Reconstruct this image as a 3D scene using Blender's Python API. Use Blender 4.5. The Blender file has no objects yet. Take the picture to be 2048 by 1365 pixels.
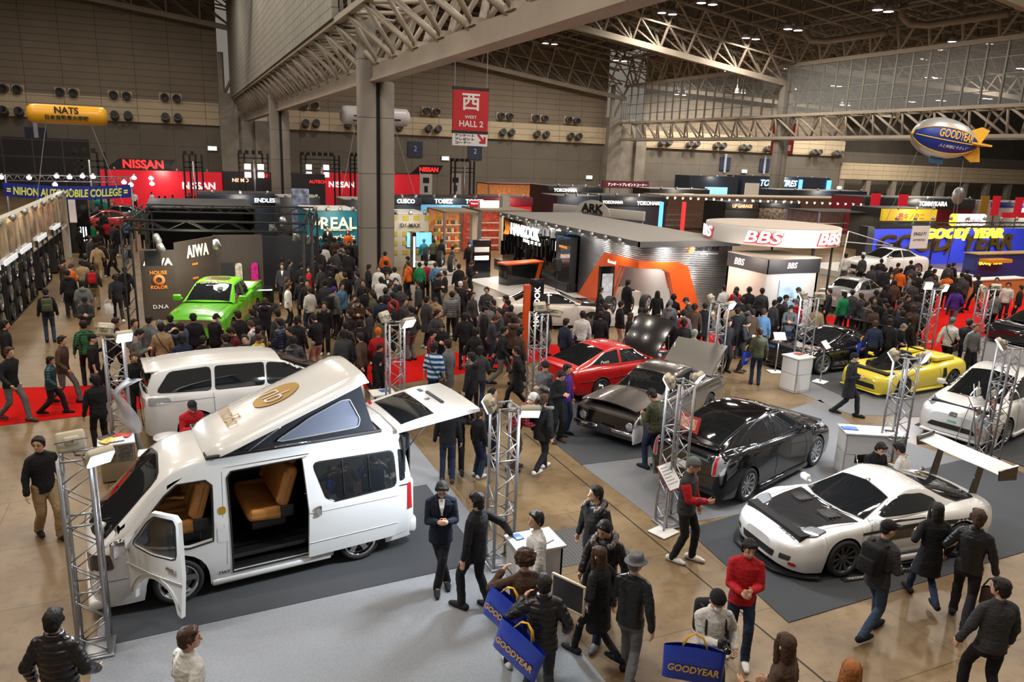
import bpy, bmesh, math, random
from math import sin, cos, pi, radians as rad, sqrt, atan2, hypot
from mathutils import Vector as V, Matrix as MX, noise
from mathutils.bvhtree import BVHTree
from mathutils.geometry import delaunay_2d_cdt
SC = bpy.context.scene; COL = SC.collection
random.seed(7)
CF = 1505.07; CH = 6.1543
YAW, PIT, ROL = rad(23.989), rad(13.816), rad(2.1476)
FW = V((sin(YAW)*cos(PIT), cos(YAW)*cos(PIT), -sin(PIT)))
_rt = V((cos(YAW), -sin(YAW), 0)); _up = _rt.cross(FW)
RT = _rt*cos(ROL)+_up*sin(ROL); UP = -_rt*sin(ROL)+_up*cos(ROL)
def Q(x, y, ax, v):
 """point of the hall seen at pixel x,y on the plane ax = v"""
 d = FW*CF+RT*(x-1024)-UP*(y-682.5); i = 'xyz'.index(ax); o = V((0, 0, CH))
 return o+d*((v-o[i])/d[i])
def G(x, y, z=0.0): return Q(x, y, 'z', z)
cam = bpy.data.cameras.new('camera'); cam.lens = CF/2048*36; cam.sensor_width = 36; cam.clip_end = 400
camo = bpy.data.objects.new('camera', cam); COL.objects.link(camo)
camo.matrix_world = MX(((RT.x, UP.x, -FW.x, 0), (RT.y, UP.y, -FW.y, 0), (RT.z, UP.z, -FW.z, CH), (0, 0, 0, 1)))
SC.camera = camo
MATS = {}
def new_mat(name):
 m = bpy.data.materials.new(name); m.use_nodes = True; nt = m.node_tree
 return m, nt, nt.nodes['Principled BSDF'], nt.nodes, nt.links
def M(name, col, rough=0.5, metal=0.0, coat=0.0, spec=0.5, emit=None, es=1.0, bump=0.0, bs=40.0, var=0.0, vs=3.0, alpha=1.0, trans=0.0, sheen=0.0, coord='Object', flake=0.0):
 if name in MATS: return MATS[name]
 m, nt, b, N, Lk = new_mat(name)
 c = tuple(col)+(1,) if len(col) == 3 else tuple(col)
 b.inputs['Base Color'].default_value = c
 b.inputs['Roughness'].default_value = rough; b.inputs['Metallic'].default_value = metal
 b.inputs['Coat Weight'].default_value = coat; b.inputs['Coat Roughness'].default_value = 0.03
 b.inputs['Specular IOR Level'].default_value = spec
 b.inputs['Alpha'].default_value = alpha; b.inputs['Transmission Weight'].default_value = trans
 b.inputs['Sheen Weight'].default_value = sheen
 if emit:
  b.inputs['Emission Color'].default_value = tuple(emit)+(1,); b.inputs['Emission Strength'].default_value = es
 tc = N.new('ShaderNodeTexCoord')
 if var > 0:
  n = N.new('ShaderNodeTexNoise'); n.inputs['Scale'].default_value = vs; n.inputs['Detail'].default_value = 6
  Lk.new(tc.outputs[coord], n.inputs['Vector'])
  mr = N.new('ShaderNodeMapRange'); mr.inputs[1].default_value = 0.3; mr.inputs[2].default_value = 0.7
  mr.inputs[3].default_value = 1-var; mr.inputs[4].default_value = 1+var
  Lk.new(n.outputs['Fac'], mr.inputs[0])
  hs = N.new('ShaderNodeHueSaturation'); hs.inputs['Color'].default_value = c
  Lk.new(mr.outputs[0], hs.inputs['Value']); Lk.new(hs.outputs[0], b.inputs['Base Color'])
 if bump > 0:
  n = N.new('ShaderNodeTexNoise'); n.inputs['Scale'].default_value = bs; n.inputs['Detail'].default_value = 4
  Lk.new(tc.outputs[coord], n.inputs['Vector'])
  bp = N.new('ShaderNodeBump'); bp.inputs['Strength'].default_value = bump; bp.inputs['Distance'].default_value = 0.02
  Lk.new(n.outputs['Fac'], bp.inputs['Height']); Lk.new(bp.outputs[0], b.inputs['Normal'])
 MATS[name] = m; return m
def cloth_mat(name, rough=0.85, coat=0.0, bump=0.5, bs=30, sheen=0.0, pat=None):
 """fabric whose colour is the object's own colour"""
 if name in MATS: return MATS[name]
 m, nt, b, N, Lk = new_mat(name)
 oi = N.new('ShaderNodeObjectInfo'); tc = N.new('ShaderNodeTexCoord')
 n = N.new('ShaderNodeTexNoise'); n.inputs['Scale'].default_value = bs; n.inputs['Detail'].default_value = 3
 Lk.new(tc.outputs['Object'], n.inputs['Vector'])
 hs = N.new('ShaderNodeHueSaturation'); Lk.new(oi.outputs['Color'], hs.inputs['Color'])
 mr = N.new('ShaderNodeMapRange'); mr.inputs[3].default_value = 0.75; mr.inputs[4].default_value = 1.25
 Lk.new(n.outputs['Fac'], mr.inputs[0]); Lk.new(mr.outputs[0], hs.inputs['Value'])
 out = hs.outputs[0]
 if pat:
  if pat == 'stripe':
   w = N.new('ShaderNodeTexWave'); w.bands_direction = 'Z'; w.inputs['Scale'].default_value = 2.6
   Lk.new(tc.outputs['Object'], w.inputs['Vector'])
   cr = N.new('ShaderNodeValToRGB'); cr.color_ramp.interpolation = 'CONSTANT'
   cr.color_ramp.elements[0].color = (0.02, 0.05, 0.16, 1); cr.color_ramp.elements[1].position = 0.35; cr.color_ramp.elements[1].color = (0.06, 0.35, 0.7, 1)
   e = cr.color_ramp.elements.new(0.68); e.color = (0.65, 0.68, 0.68, 1)
   Lk.new(w.outputs['Fac'], cr.inputs[0]); out = cr.outputs[0]
  else:
   ck = []
   for ax in 'XZ':
    w = N.new('ShaderNodeTexWave'); w.bands_direction = ax; w.inputs['Scale'].default_value = 5.0
    Lk.new(tc.outputs['Object'], w.inputs['Vector']); ck.append(w)
   mu = N.new('ShaderNodeMath'); mu.operation = 'ADD'; Lk.new(ck[0].outputs['Fac'], mu.inputs[0]); Lk.new(ck[1].outputs['Fac'], mu.inputs[1])
   st = N.new('ShaderNodeMath'); st.operation = 'GREATER_THAN'; st.inputs[1].default_value = 1.15; Lk.new(mu.outputs[0], st.inputs[0])
   mx = N.new('ShaderNodeMixRGB'); mx.inputs[2].default_value = (0.012, 0.012, 0.015, 1); Lk.new(st.outputs[0], mx.inputs[0]); Lk.new(out, mx.inputs[1]); out = mx.outputs[0]
 Lk.new(out, b.inputs['Base Color'])
 b.inputs['Roughness'].default_value = rough; b.inputs['Coat Weight'].default_value = coat; b.inputs['Coat Roughness'].default_value = 0.25
 b.inputs['Sheen Weight'].default_value = sheen; b.inputs['Specular IOR Level'].default_value = 0.3
 bp = N.new('ShaderNodeBump'); bp.inputs['Strength'].default_value = bump; bp.inputs['Distance'].default_value = 0.02
 Lk.new(n.outputs['Fac'], bp.inputs['Height']); Lk.new(bp.outputs[0], b.inputs['Normal'])
 MATS[name] = m; return m
def emi(name, col, s): return M(name, col, 0.5, emit=col, es=s)
def E_(*a): return V(a)
class MB:
 def __init__(s): s.v = []; s.f = []; s.m = []; s.sm = []
 def add(s, vs, fs, mi=0, T=None, smooth=False):
  o = len(s.v)
  s.v += [tuple(T@V(p)) if T is not None else tuple(p) for p in vs]
  s.f += [tuple(i+o for i in f) for f in fs]; s.m += [mi]*len(fs); s.sm += [smooth]*len(fs); return s
 def box(s, c, d, rz=0, mi=0, T=None, rx=0, ry=0):
  x, y, z = d[0]/2, d[1]/2, d[2]/2
  R = MX.Translation(c)@MX.Rotation(rz, 4, 'Z')@MX.Rotation(ry, 4, 'Y')@MX.Rotation(rx, 4, 'X')
  if T is not None: R = T@R
  return s.add([(a*x, b*y, e*z) for e in (-1, 1) for b in (-1, 1) for a in (-1, 1)],
                     [(0, 2, 3, 1), (4, 5, 7, 6), (0, 1, 5, 4), (2, 6, 7, 3), (0, 4, 6, 2), (1, 3, 7, 5)], mi, R)
 def bx(s, x0, x1, y0, y1, z0, z1, mi=0, T=None): return s.box(((x0+x1)/2, (y0+y1)/2, (z0+z1)/2), (x1-x0, y1-y0, z1-z0), 0, mi, T)
 def rbox(s, c, d, r=0.02, rz=0, mi=0, T=None, seg=2, rx=0, ry=0):
  """box with bevelled edges"""
  bm = bmesh.new(); bmesh.ops.create_cube(bm, size=1)
  for v in bm.verts: v.co = V((v.co.x*d[0], v.co.y*d[1], v.co.z*d[2]))
  bmesh.ops.bevel(bm, geom=list(bm.edges), offset=min(r, min(d)*0.45), segments=seg, affect='EDGES', profile=0.5)
  R = MX.Translation(c)@MX.Rotation(rz, 4, 'Z')@MX.Rotation(ry, 4, 'Y')@MX.Rotation(rx, 4, 'X')
  if T is not None: R = T@R
  bm.verts.ensure_lookup_table()
  s.add([v.co.copy() for v in bm.verts], [[v.index for v in f.verts] for f in bm.faces], mi, R, True); bm.free(); return s
 def rod(s, a, b, r, n=6, mi=0, T=None, r2=None, cap=True):
  a = V(a); b = V(b); d = b-a
  if d.length < 1e-6: return s
  q = d.to_track_quat('Z', 'Y').to_matrix(); r2 = r if r2 is None else r2
  vs = [a+q@V((cos(2*pi*(i+.5)/n)*r, sin(2*pi*(i+.5)/n)*r, 0)) for i in range(n)]+[b+q@V((cos(2*pi*(i+.5)/n)*r2, sin(2*pi*(i+.5)/n)*r2, 0)) for i in range(n)]
  fs = [(i, (i+1) % n, (i+1) % n+n, i+n) for i in range(n)]
  if cap: fs += [tuple(range(n-1, -1, -1)), tuple(range(n, 2*n))]
  return s.add(vs, fs, mi, T, n > 4)
 def tube(s, pts, r, n=8, mi=0, T=None, closed=False):
  pts = [V(p) for p in pts]; k = len(pts); rr = r if isinstance(r, (list, tuple)) else [r]*k
  vs = []; fs = []; up = None
  for i, p in enumerate(pts):
   if closed: d = pts[(i+1) % k]-pts[i-1]
   else: d = pts[min(i+1, k-1)]-pts[max(i-1, 0)]
   d.normalize()
   if up is None: up = d.orthogonal().normalized()
   up = (up-d*up.dot(d)); up = up.normalized() if up.length > 1e-6 else d.orthogonal().normalized()
   w = d.cross(up)
   vs += [p+(up*cos(2*pi*j/n)+w*sin(2*pi*j/n))*rr[i] for j in range(n)]
  for i in range(k if closed else k-1):
   a = i*n; b = ((i+1) % k)*n
   fs += [(a+j, a+(j+1) % n, b+(j+1) % n, b+j) for j in range(n)]
  if not closed: fs += [tuple(range(n-1, -1, -1)), tuple(range((k-1)*n, k*n))]
  return s.add(vs, fs, mi, T, True)
 def lathe(s, prof, n=24, mi=0, T=None, a0=0, a1=2*pi):
  """prof: (radius, height) turned about Z"""
  full = abs(a1-a0-2*pi) < 1e-6; m = n if full else n+1; vs = []; fs = []
  for r, z in prof:
   vs += [(r*cos(a0+(a1-a0)*i/n), r*sin(a0+(a1-a0)*i/n), z) for i in range(m)]
  for k in range(len(prof)-1):
   for i in range(n):
    j = (i+1) % m; fs.append((k*m+i, k*m+j, (k+1)*m+j, (k+1)*m+i))
  return s.add(vs, fs, mi, T, True)
 def prism(s, pts, z0, z1, mi=0, T=None, smooth=False):
  """outline in XY pulled from z0 to z1"""
  n = len(pts); r = delaunay_2d_cdt([V(p) for p in pts], [], [list(range(n))], 1, 1e-5)
  vs = [(p[0], p[1], z1) for p in r[0]]; m = len(vs)
  vs += [(p[0], p[1], z0) for p in r[0]]
  fs = [tuple(f) for f in r[2]]+[tuple(i+m for i in reversed(f)) for f in r[2]]
  mp = {}
  for i, o in enumerate(r[3]):
   for k in o: mp[k] = i
  for i in range(n):
   a, b = mp.get(i, i), mp.get((i+1) % n, (i+1) % n)
   fs.append((a, a+m, b+m, b))
  return s.add(vs, fs, mi, T, smooth)
 def grid(s, P, mi=0, T=None, smooth=True, closeu=False):
  nu = len(P); nv = len(P[0]); vs = [p for row in P for p in row]; fs = []
  for i in range(nu if closeu else nu-1):
   for j in range(nv-1):
    a = i*nv+j; b = ((i+1) % nu)*nv+j; fs.append((a, b, b+1, a+1))
  return s.add(vs, fs, mi, T, smooth)
 def build(s, name, mats, parent=None, smooth=None, loc=None, rz=None, weld=False):
  me = bpy.data.meshes.new(name); me.from_pydata(s.v, [], s.f)
  for m in (mats if isinstance(mats, (list, tuple)) else [mats]): me.materials.append(m)
  me.polygons.foreach_set('material_index', s.m)
  me.polygons.foreach_set('use_smooth', [bool(x) if smooth is None else smooth for x in s.sm])
  if weld:
   bm = bmesh.new(); bm.from_mesh(me); bmesh.ops.remove_doubles(bm, verts=bm.verts, dist=1e-4); bm.to_mesh(me); bm.free()
  me.update(); o = bpy.data.objects.new(name, me); COL.objects.link(o)
  if parent: o.parent = parent
  if loc is not None: o.location = loc
  if rz is not None: o.rotation_euler = (0, 0, rz)
  return o
def TR(loc, rz=0, rx=0, ry=0, s=1): return MX.Translation(V(loc))@MX.Rotation(rz, 4, 'Z')@MX.Rotation(ry, 4, 'Y')@MX.Rotation(rx, 4, 'X')@MX.Scale(s, 4)
def tag(o, label=None, cat=None, group=None, kind=None):
 if label: o['label'] = label
 if cat: o['category'] = cat
 if group: o['group'] = group
 if kind: o['kind'] = kind
 return o
def thing(name, label, cat, loc=(0, 0, 0), rz=0, group=None):
 o = bpy.data.objects.new(name, None); COL.objects.link(o); o.empty_display_size = 0.2
 o.location = loc; o.rotation_euler = (0, 0, rz); return tag(o, label, cat, group)
def S(o): o['kind'] = 'structure'; return o
def dup(root, loc, rz=0, label=None, group=None, scale=1):
 r = root.copy(); COL.objects.link(r); r.location = loc; r.rotation_euler = (0, 0, rz); r.scale = (scale,)*3
 if label: r['label'] = label
 if group: r['group'] = group
 for ch in list(root.children):
  c = ch.copy(); COL.objects.link(c); c.parent = r
  for g in ch.children:
   d = g.copy(); COL.objects.link(d); d.parent = c
 return r
FONTS = {}
def text_mesh(txt, size=1.0, ext=0.0, bold=0.0, shear=0.0, sx=1.0, spacing=1.0, align='CENTER'):
 """lettering as mesh data, lying in XY, centred"""
 c = bpy.data.curves.new('lettering', 'FONT'); c.body = txt; c.size = size; c.extrude = ext; c.offset = bold
 c.shear = shear; c.space_character = spacing; c.align_x = align; c.align_y = 'CENTER'; c.resolution_u = 3; c.fill_mode = 'BOTH' if ext > 0 else 'FRONT'
 o = bpy.data.objects.new('lettering', c); COL.objects.link(o)
 dg = bpy.context.evaluated_depsgraph_get(); me = bpy.data.meshes.new_from_object(o.evaluated_get(dg))
 bpy.data.objects.remove(o); bpy.data.curves.remove(c)
 if sx != 1:
  for v in me.vertices: v.co.x *= sx
 return me
def text(name, txt, w, mat, parent, loc, nrm, upv=(0, 0, 1), ext=0.004, bold=0.0, shear=0.0, h=None, spacing=1.0):
 """lettering w wide (h high) facing nrm at loc (parent's space)"""
 me = text_mesh(txt, 1.0, 0.001, bold, shear, 1, spacing)
 xs = [v.co.x for v in me.vertices]; ys = [v.co.y for v in me.vertices]
 if not xs: return None
 W = max(xs)-min(xs); Hh = max(ys)-min(ys); cx = (max(xs)+min(xs))/2; cy = (max(ys)+min(ys))/2
 kx = w/W; ky = kx if h is None else h/Hh
 n = V(nrm).normalized(); u = V(upv); u = (u-n*u.dot(n)).normalized(); r = u.cross(n); L = V(loc)
 for v in me.vertices:
  z = (0.5+0.5*(1 if v.co.z > 0 else -1))*ext+0.001
  v.co = L+r*(v.co.x-cx)*kx+u*(v.co.y-cy)*ky+n*z
 me.materials.clear(); me.materials.append(mat)
 o = bpy.data.objects.new(name, me); COL.objects.link(o)
 if parent: o.parent = parent
 return o
def cr(p, t):
 """Catmull-Rom through list p (tuples), t in 0..len-1"""
 n = len(p)-1; i = min(int(t), n-1); f = t-i
 a, b, c, d = p[max(i-1, 0)], p[i], p[i+1], p[min(i+2, n)]
 return tuple(0.5*((2*b[k])+(-a[k]+c[k])*f+(2*a[k]-5*b[k]+4*c[k]-d[k])*f*f+(-a[k]+3*b[k]-3*c[k]+d[k])*f**3) for k in range(len(b)))
def spl(p, n): return [cr(p, (len(p)-1)*i/n) for i in range(n+1)]
def lerp(a, b, t): return a+(b-a)*t
def interp(tab, x):
 """piecewise smooth lookup; tab rows (x, ...)"""
 if x <= tab[0][0]: return tab[0][1:]
 if x >= tab[-1][0]: return tab[-1][1:]
 for i in range(len(tab)-1):
  if tab[i][0] <= x <= tab[i+1][0]:
   x0, x1 = tab[i][0], tab[i+1][0]; h = x1-x0; f = (x-x0)/h if h else 0; o = []
   for k in range(1, len(tab[0])):
    y0, y1 = tab[i][k], tab[i+1][k]; sl = (y1-y0)/h if h else 0
    def s_(j):
     if j <= 0 or j >= len(tab)-1: return (tab[min(j+1, len(tab)-1)][k]-tab[max(j-1, 0)][k])/max(tab[min(j+1, len(tab)-1)][0]-tab[max(j-1, 0)][0], 1e-9)
     a = (tab[j][k]-tab[j-1][k])/max(tab[j][0]-tab[j-1][0], 1e-9); b = (tab[j+1][k]-tab[j][k])/max(tab[j+1][0]-tab[j][0], 1e-9)
     return 0 if a*b <= 0 else 2*a*b/(a+b)
    m0, m1 = s_(i), s_(i+1)
    o.append(y0*(2*f**3-3*f*f+1)+m0*h*(f**3-2*f*f+f)+y1*(-2*f**3+3*f*f)+m1*h*(f**3-f*f))
   return tuple(o)
X0, X1, YB = 8.6, 66.0, 108.0
def panel_mat(name, col, line, w, h, lw, ax='xz', rough=0.8, off=0.0, var=0.08, col2=None, ox=0, oz=0):
 m, nt, b, N, Lk = new_mat(name)
 tc = N.new('ShaderNodeTexCoord'); sp = N.new('ShaderNodeSeparateXYZ'); cb = N.new('ShaderNodeCombineXYZ')
 Lk.new(tc.outputs['Object'], sp.inputs[0])
 for k, a in enumerate(ax):
  ad = N.new('ShaderNodeMath'); ad.operation = 'ADD'; ad.inputs[1].default_value = (ox, oz)[k]
  Lk.new(sp.outputs['xyz'.index(a)], ad.inputs[0]); Lk.new(ad.outputs[0], cb.inputs[k])
 br = N.new('ShaderNodeTexBrick'); br.offset = off; br.squash = 1; Lk.new(cb.outputs[0], br.inputs['Vector'])
 br.inputs['Scale'].default_value = 1; br.inputs['Brick Width'].default_value = w; br.inputs['Row Height'].default_value = h
 br.inputs['Mortar Size'].default_value = lw; br.inputs['Mortar Smooth'].default_value = 0.1
 br.inputs['Color1'].default_value = tuple(col)+(1,); br.inputs['Color2'].default_value = tuple(col2 or [c*1.06 for c in col])+(1,); br.inputs['Mortar'].default_value = tuple(line)+(1,)
 n = N.new('ShaderNodeTexNoise'); n.inputs['Scale'].default_value = 0.35; n.inputs['Detail'].default_value = 8; Lk.new(tc.outputs['Object'], n.inputs['Vector'])
 mr = N.new('ShaderNodeMapRange'); mr.inputs[1].default_value = 0.3; mr.inputs[2].default_value = 0.7; mr.inputs[3].default_value = 1-var; mr.inputs[4].default_value = 1+var; Lk.new(n.outputs['Fac'], mr.inputs[0])
 hs = N.new('ShaderNodeHueSaturation'); Lk.new(mr.outputs[0], hs.inputs['Value']); Lk.new(br.outputs['Color'], hs.inputs['Color']); Lk.new(hs.outputs[0], b.inputs['Base Color'])
 b.inputs['Roughness'].default_value = rough; MATS[name] = m; return m
def floor_mat():
 m, nt, b, N, Lk = new_mat('polished stained concrete')
 tc = N.new('ShaderNodeTexCoord'); vec = tc.outputs['Object']
 def noi(s, d=8, r=0.6):
  n = N.new('ShaderNodeTexNoise'); n.inputs['Scale'].default_value = s; n.inputs['Detail'].default_value = d; n.inputs['Roughness'].default_value = r; Lk.new(vec, n.inputs['Vector']); return n.outputs['Fac']
 r1 = N.new('ShaderNodeValToRGB'); Lk.new(noi(0.55), r1.inputs[0])
 r1.color_ramp.elements[0].position = 0.3; r1.color_ramp.elements[0].color = (0.12, 0.078, 0.038, 1)
 r1.color_ramp.elements[1].position = 0.72; r1.color_ramp.elements[1].color = (0.26, 0.18, 0.092, 1)
 br = N.new('ShaderNodeTexBrick'); br.offset = 0.5; br.inputs['Scale'].default_value = 1; br.inputs['Brick Width'].default_value = 3.0; br.inputs['Row Height'].default_value = 1.8
 br.inputs['Mortar Size'].default_value = 0.008; br.inputs['Bias'].default_value = -0.5
 br.inputs['Color1'].default_value = (1, 1, 1, 1); br.inputs['Color2'].default_value = (0.72, 0.74, 0.78, 1); br.inputs['Mortar'].default_value = (0.45, 0.42, 0.4, 1); Lk.new(vec, br.inputs['Vector'])
 mx = N.new('ShaderNodeMixRGB'); mx.blend_type = 'MULTIPLY'; mx.inputs[0].default_value = 1; Lk.new(r1.outputs[0], mx.inputs[1]); Lk.new(br.outputs['Color'], mx.inputs[2])
 r2 = N.new('ShaderNodeValToRGB'); Lk.new(noi(5, 10, 0.75), r2.inputs[0]); r2.color_ramp.elements[0].position = 0.33; r2.color_ramp.elements[0].color = (0.55, 0.5, 0.46, 1); r2.color_ramp.elements[1].position = 0.5; r2.color_ramp.elements[1].color = (1, 1, 1, 1)
 m2 = N.new('ShaderNodeMixRGB'); m2.blend_type = 'MULTIPLY'; m2.inputs[0].default_value = 0.8; Lk.new(mx.outputs[0], m2.inputs[1]); Lk.new(r2.outputs[0], m2.inputs[2])
 Lk.new(m2.outputs[0], b.inputs['Base Color'])
 r3 = N.new('ShaderNodeMapRange'); r3.inputs[3].default_value = 0.22; r3.inputs[4].default_value = 0.5; Lk.new(noi(1.3), r3.inputs[0]); Lk.new(r3.outputs[0], b.inputs['Roughness'])
 bp = N.new('ShaderNodeBump'); bp.inputs['Strength'].default_value = 0.06; bp.inputs['Distance'].default_value = 0.005; Lk.new(noi(6), bp.inputs['Height']); Lk.new(bp.outputs[0], b.inputs['Normal'])
 return m
FLOOR = floor_mat()
CONC = M('grey cast concrete', (0.30, 0.275, 0.235), 0.85, var=0.16, vs=0.9, bump=0.2, bs=8)
CONC_L = panel_mat('jointed light concrete', (0.235, 0.215, 0.185), (0.08, 0.075, 0.065), 50, 2.55, 0.02, 'xz', 0.85, var=0.16)
WALL_UP = panel_mat('brown wall panel', (0.27, 0.225, 0.17), (0.1, 0.08, 0.06), 3.9, 0.78, 0.03, 'xz', 0.75)
WALL_BAND = panel_mat('cream wall panel', (0.62, 0.52, 0.36), (0.22, 0.18, 0.12), 3.9, 0.85, 0.035, 'xz', 0.6)
WALL_LOW = panel_mat('grey lower wall panel', (0.19, 0.17, 0.14), (0.10, 0.09, 0.075), 3.9, 2.9, 0.03, 'xz', 0.85)
PART = panel_mat('perforated pale partition panel', (0.27, 0.26, 0.22), (0.13, 0.125, 0.105), 1.2, 0.5, 0.03, 'yz', 0.7, var=0.1)
STEEL = M('brown painted roof steel', (0.38, 0.33, 0.265), 0.55, 0.1, var=0.1, vs=0.6)
STEEL_D = M('dull dark roof steel', (0.2, 0.17, 0.135), 0.6, 0.1)
DECK = M('dark roof deck', (0.075, 0.066, 0.055), 0.9, var=0.15, vs=0.3)
BLK = M('matt black', (0.012, 0.012, 0.013), 0.6)
BLKG = M('gloss black', (0.008, 0.008, 0.009), 0.12, coat=0.5)
WHT = M('white laminate', (0.75, 0.75, 0.74), 0.4)
CHROME = M('chrome', (0.8, 0.8, 0.82), 0.08, 1.0)
ALU = M('brushed aluminium truss', (0.42, 0.43, 0.45), 0.38, 0.8)
S(MB().bx(-70, 175, -12, 112, -0.3, 0).build('floor', FLOOR))
def carpet_mat(name, col, var=0.12): return M(name, col, 0.95, bump=0.5, bs=160, var=var, vs=60, sheen=0.2)
CP_D = carpet_mat('charcoal carpet', (0.02, 0.024, 0.03)); CP_G = carpet_mat('light grey carpet', (0.215, 0.225, 0.24), 0.16); CP_R = M('red carpet', (0.48, 0.006, 0.005), 0.95, bump=.4, bs=160, spec=.1); CP_W = M('pale stage floor', (0.6, 0.6, 0.6), 0.35)
CP_M = carpet_mat('mid grey carpet', (0.15, 0.155, 0.165), 0.12)
ncp = [0]
def carpet(px, mat, label, z=0.006):
 pts = [(G(*p).x, G(*p).y) for p in px] if len(px[0]) == 2 and abs(px[0][1]) > 200 else px
 o = MB().prism(pts, 0.0005, z).build('carpet', mat); tag(o, label, 'carpet'); return o
a, b_, c_, d_ = (Q(215, 1283, 'z', 0), Q(982, 1143, 'z', 0), Q(1049, 1100, 'z', 0), None)
carpet([(-1.3, 3.0), (4.38, 3.0), (4.38, 15.5), (-1.3, 12.6)], CP_G, 'light grey carpet spread beneath and in front of the white camper van')
carpet([(-1.2, 9.5), (4.02, 9.75), (4.0, 12.75), (-1.3, 12.3)], CP_D, 'charcoal carpet rectangle directly under the white camper van', 0.012)
carpet([(1104, 884), (1164, 931), (1322, 912), (1480, 900), (1330, 790), (1080, 800)], CP_D, 'dark carpet under the grey classic coupe with raised bonnet', 0.012)
carpet([(1164, 931), (1322, 1050), (1376, 1046), (1760, 985), (2048, 962), (1700, 848), (1640, 800), (1320, 905)], CP_M, 'mid grey carpet around the black hatchback and white counter')
carpet([(1373, 1060), (1577, 1247), (2048, 1105), (2200, 1010), (1960, 912), (1505, 1022)], CP_D, 'charcoal carpet under the white coupe with rear wing', 0.012)
carpet([(1560, 770), (1700, 830), (1840, 835), (2048, 905), (2200, 900), (2100, 690), (1900, 620), (1600, 680)], CP_M, 'grey carpet under the yellow roadster and white hatchback')
carpet([(1830, 850), (2048, 935), (2400, 930), (2200, 760), (2048, 760)], CP_D, 'dark carpet under the white hatchback by the brochure rack', 0.012)
carpet([(1380, 640), (1600, 755), (1700, 800), (1860, 725), (1640, 640)], CP_D, 'dark carpet under the black sports coupe', 0.012)
carpet([(-200, 800), (-80, 862), (190, 830), (330, 812), (760, 775), (1085, 722), (1330, 722), (1560, 690), (1980, 652), (1960, 600), (1500, 650), (1300, 690), (1090, 690), (840, 712), (640, 735), (180, 772), (0, 778)], CP_R, 'long red aisle carpet running across the hall', 0.01)
carpet([(1630, 650), (1760, 760), (2048, 640), (2300, 560), (2000, 560)], CP_R, 'red carpet in front of the blue tyre stage', 0.011)
carpet([(935, 560), (1180, 655), (1430, 630), (1420, 600), (1160, 585), (1090, 545)], M('white stage vinyl', (0.62, 0.6, 0.58), 0.3), 'pale stage floor in front of the tyre display wall', 0.03)
gr = MB()
ga, gb = G(1112, 1125), G(1140, 1098)
gx, gy = G(1140, 1130).x, G(1140, 1130).y
tag(MB().bx(5.0, 6.35, 9.2, 10.3, 0.0005, 0.006).build('floor_grating', panel_mat('steel grating', (0.10, 0.10, 0.10), (0.04, 0.04, 0.04), 0.06, 0.06, 0.012, 'xy', 0.5)), 'dark steel grating set in the concrete aisle', 'grating')
p0, p1 = G(1049, 867), G(1560, 1290)
S(MB().rod((p0.x, p0.y, 0), (p1.x, p1.y-2, 0), 0.012, 4).build('trim_1', BLK))
def wall_bay(name, x0, x1, zb, zt, top, y=YB, d=0.5):
 S(MB().bx(x0, x1, y, y+d, 0, zb).build(name, WALL_LOW)); S(MB().bx(x0, x1, y-0.35, y+d, zb, zt).build(name+'_band', WALL_BAND)); S(MB().bx(x0, x1, y+0.1, y+d, zt, top).build(name+'_upper', WALL_UP))
wall_bay('wall_north_west', -70, 5.7, 8.55, 11.3, 34)
wall_bay('wall_north', 11.5, 63, 8.5, 11.0, 30)
wall_bay('wall_north_east', 70, 114, 8.3, 11.0, 26)
S(MB().bx(114, 180, YB+4, YB+4.5, 0, 9.3).build('wall_east_back', WALL_LOW)); S(MB().bx(114, 180, YB-0.3, YB+0.4, 4.2, 7.2).build('wall_east_band', WALL_BAND))
pl = MB()
for k in range(8): pl.bx(114+k*6.9, 115.2+k*6.9, YB-0.2, YB+0.8, 0, 4.2)
S(pl.build('wall_east_piers', CONC)); S(MB().bx(114, 180, YB+4, YB+4.5, 9.3, 26).build('wall_east_upper', DECK))
S(MB().bx(-70.5, -70, -12, 112, 0, 34).build('wall_west', WALL_LOW)); S(MB().bx(175, 175.5, -12, 112, 0, 34).build('wall_east', WALL_LOW))
for k, (xa, xb) in enumerate(((5.5, 11.7), (62.8, 70.2))):
 m = MB(); m.bx(xa, xa+2.2, YB-1.4, YB+0.4, 0, 12.6); m.bx(xb-1.9, xb, YB-0.9, YB+0.4, 0, 9.4); m.bx(xa+2.2, xb-1.9, YB-0.35, YB+0.4, 0, 12.6)
 S(m.build('wall_pier_%s' % ('west', 'east')[k], CONC))
 m = MB()
 for q in range(5): m.rod((xa+2.5+q*0.4, YB-0.6, 12.6), (xa+2.5+q*0.4, YB-0.6, 15), 0.08, 5)
 m.rod((xa+0.8, YB-1, 12.6), (xa+3.2, YB-1, 17.5), 0.2, 5); m.rod((xa+0.5, YB-1, 17.5), (xa+0.5, YB-1, 9), 0.35, 8)
 S(m.build('wall_pier_posts_%s' % ('west', 'east')[k], STEEL))
S(MB().bx(-22, -9.6, YB-0.4, YB, 0, 6.2).build('door_1', panel_mat('dark glazed shutter', (0.03, 0.03, 0.035), (0.1, 0.09, 0.08), 3.1, 2.0, 0.08, 'xz', 0.3)))
NZ = M('dark nozzle mouth', (0.01, 0.01, 0.01), 0.5); NZB = M('nozzle barrel', (0.14, 0.13, 0.12), 0.45, 0.3)
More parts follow.
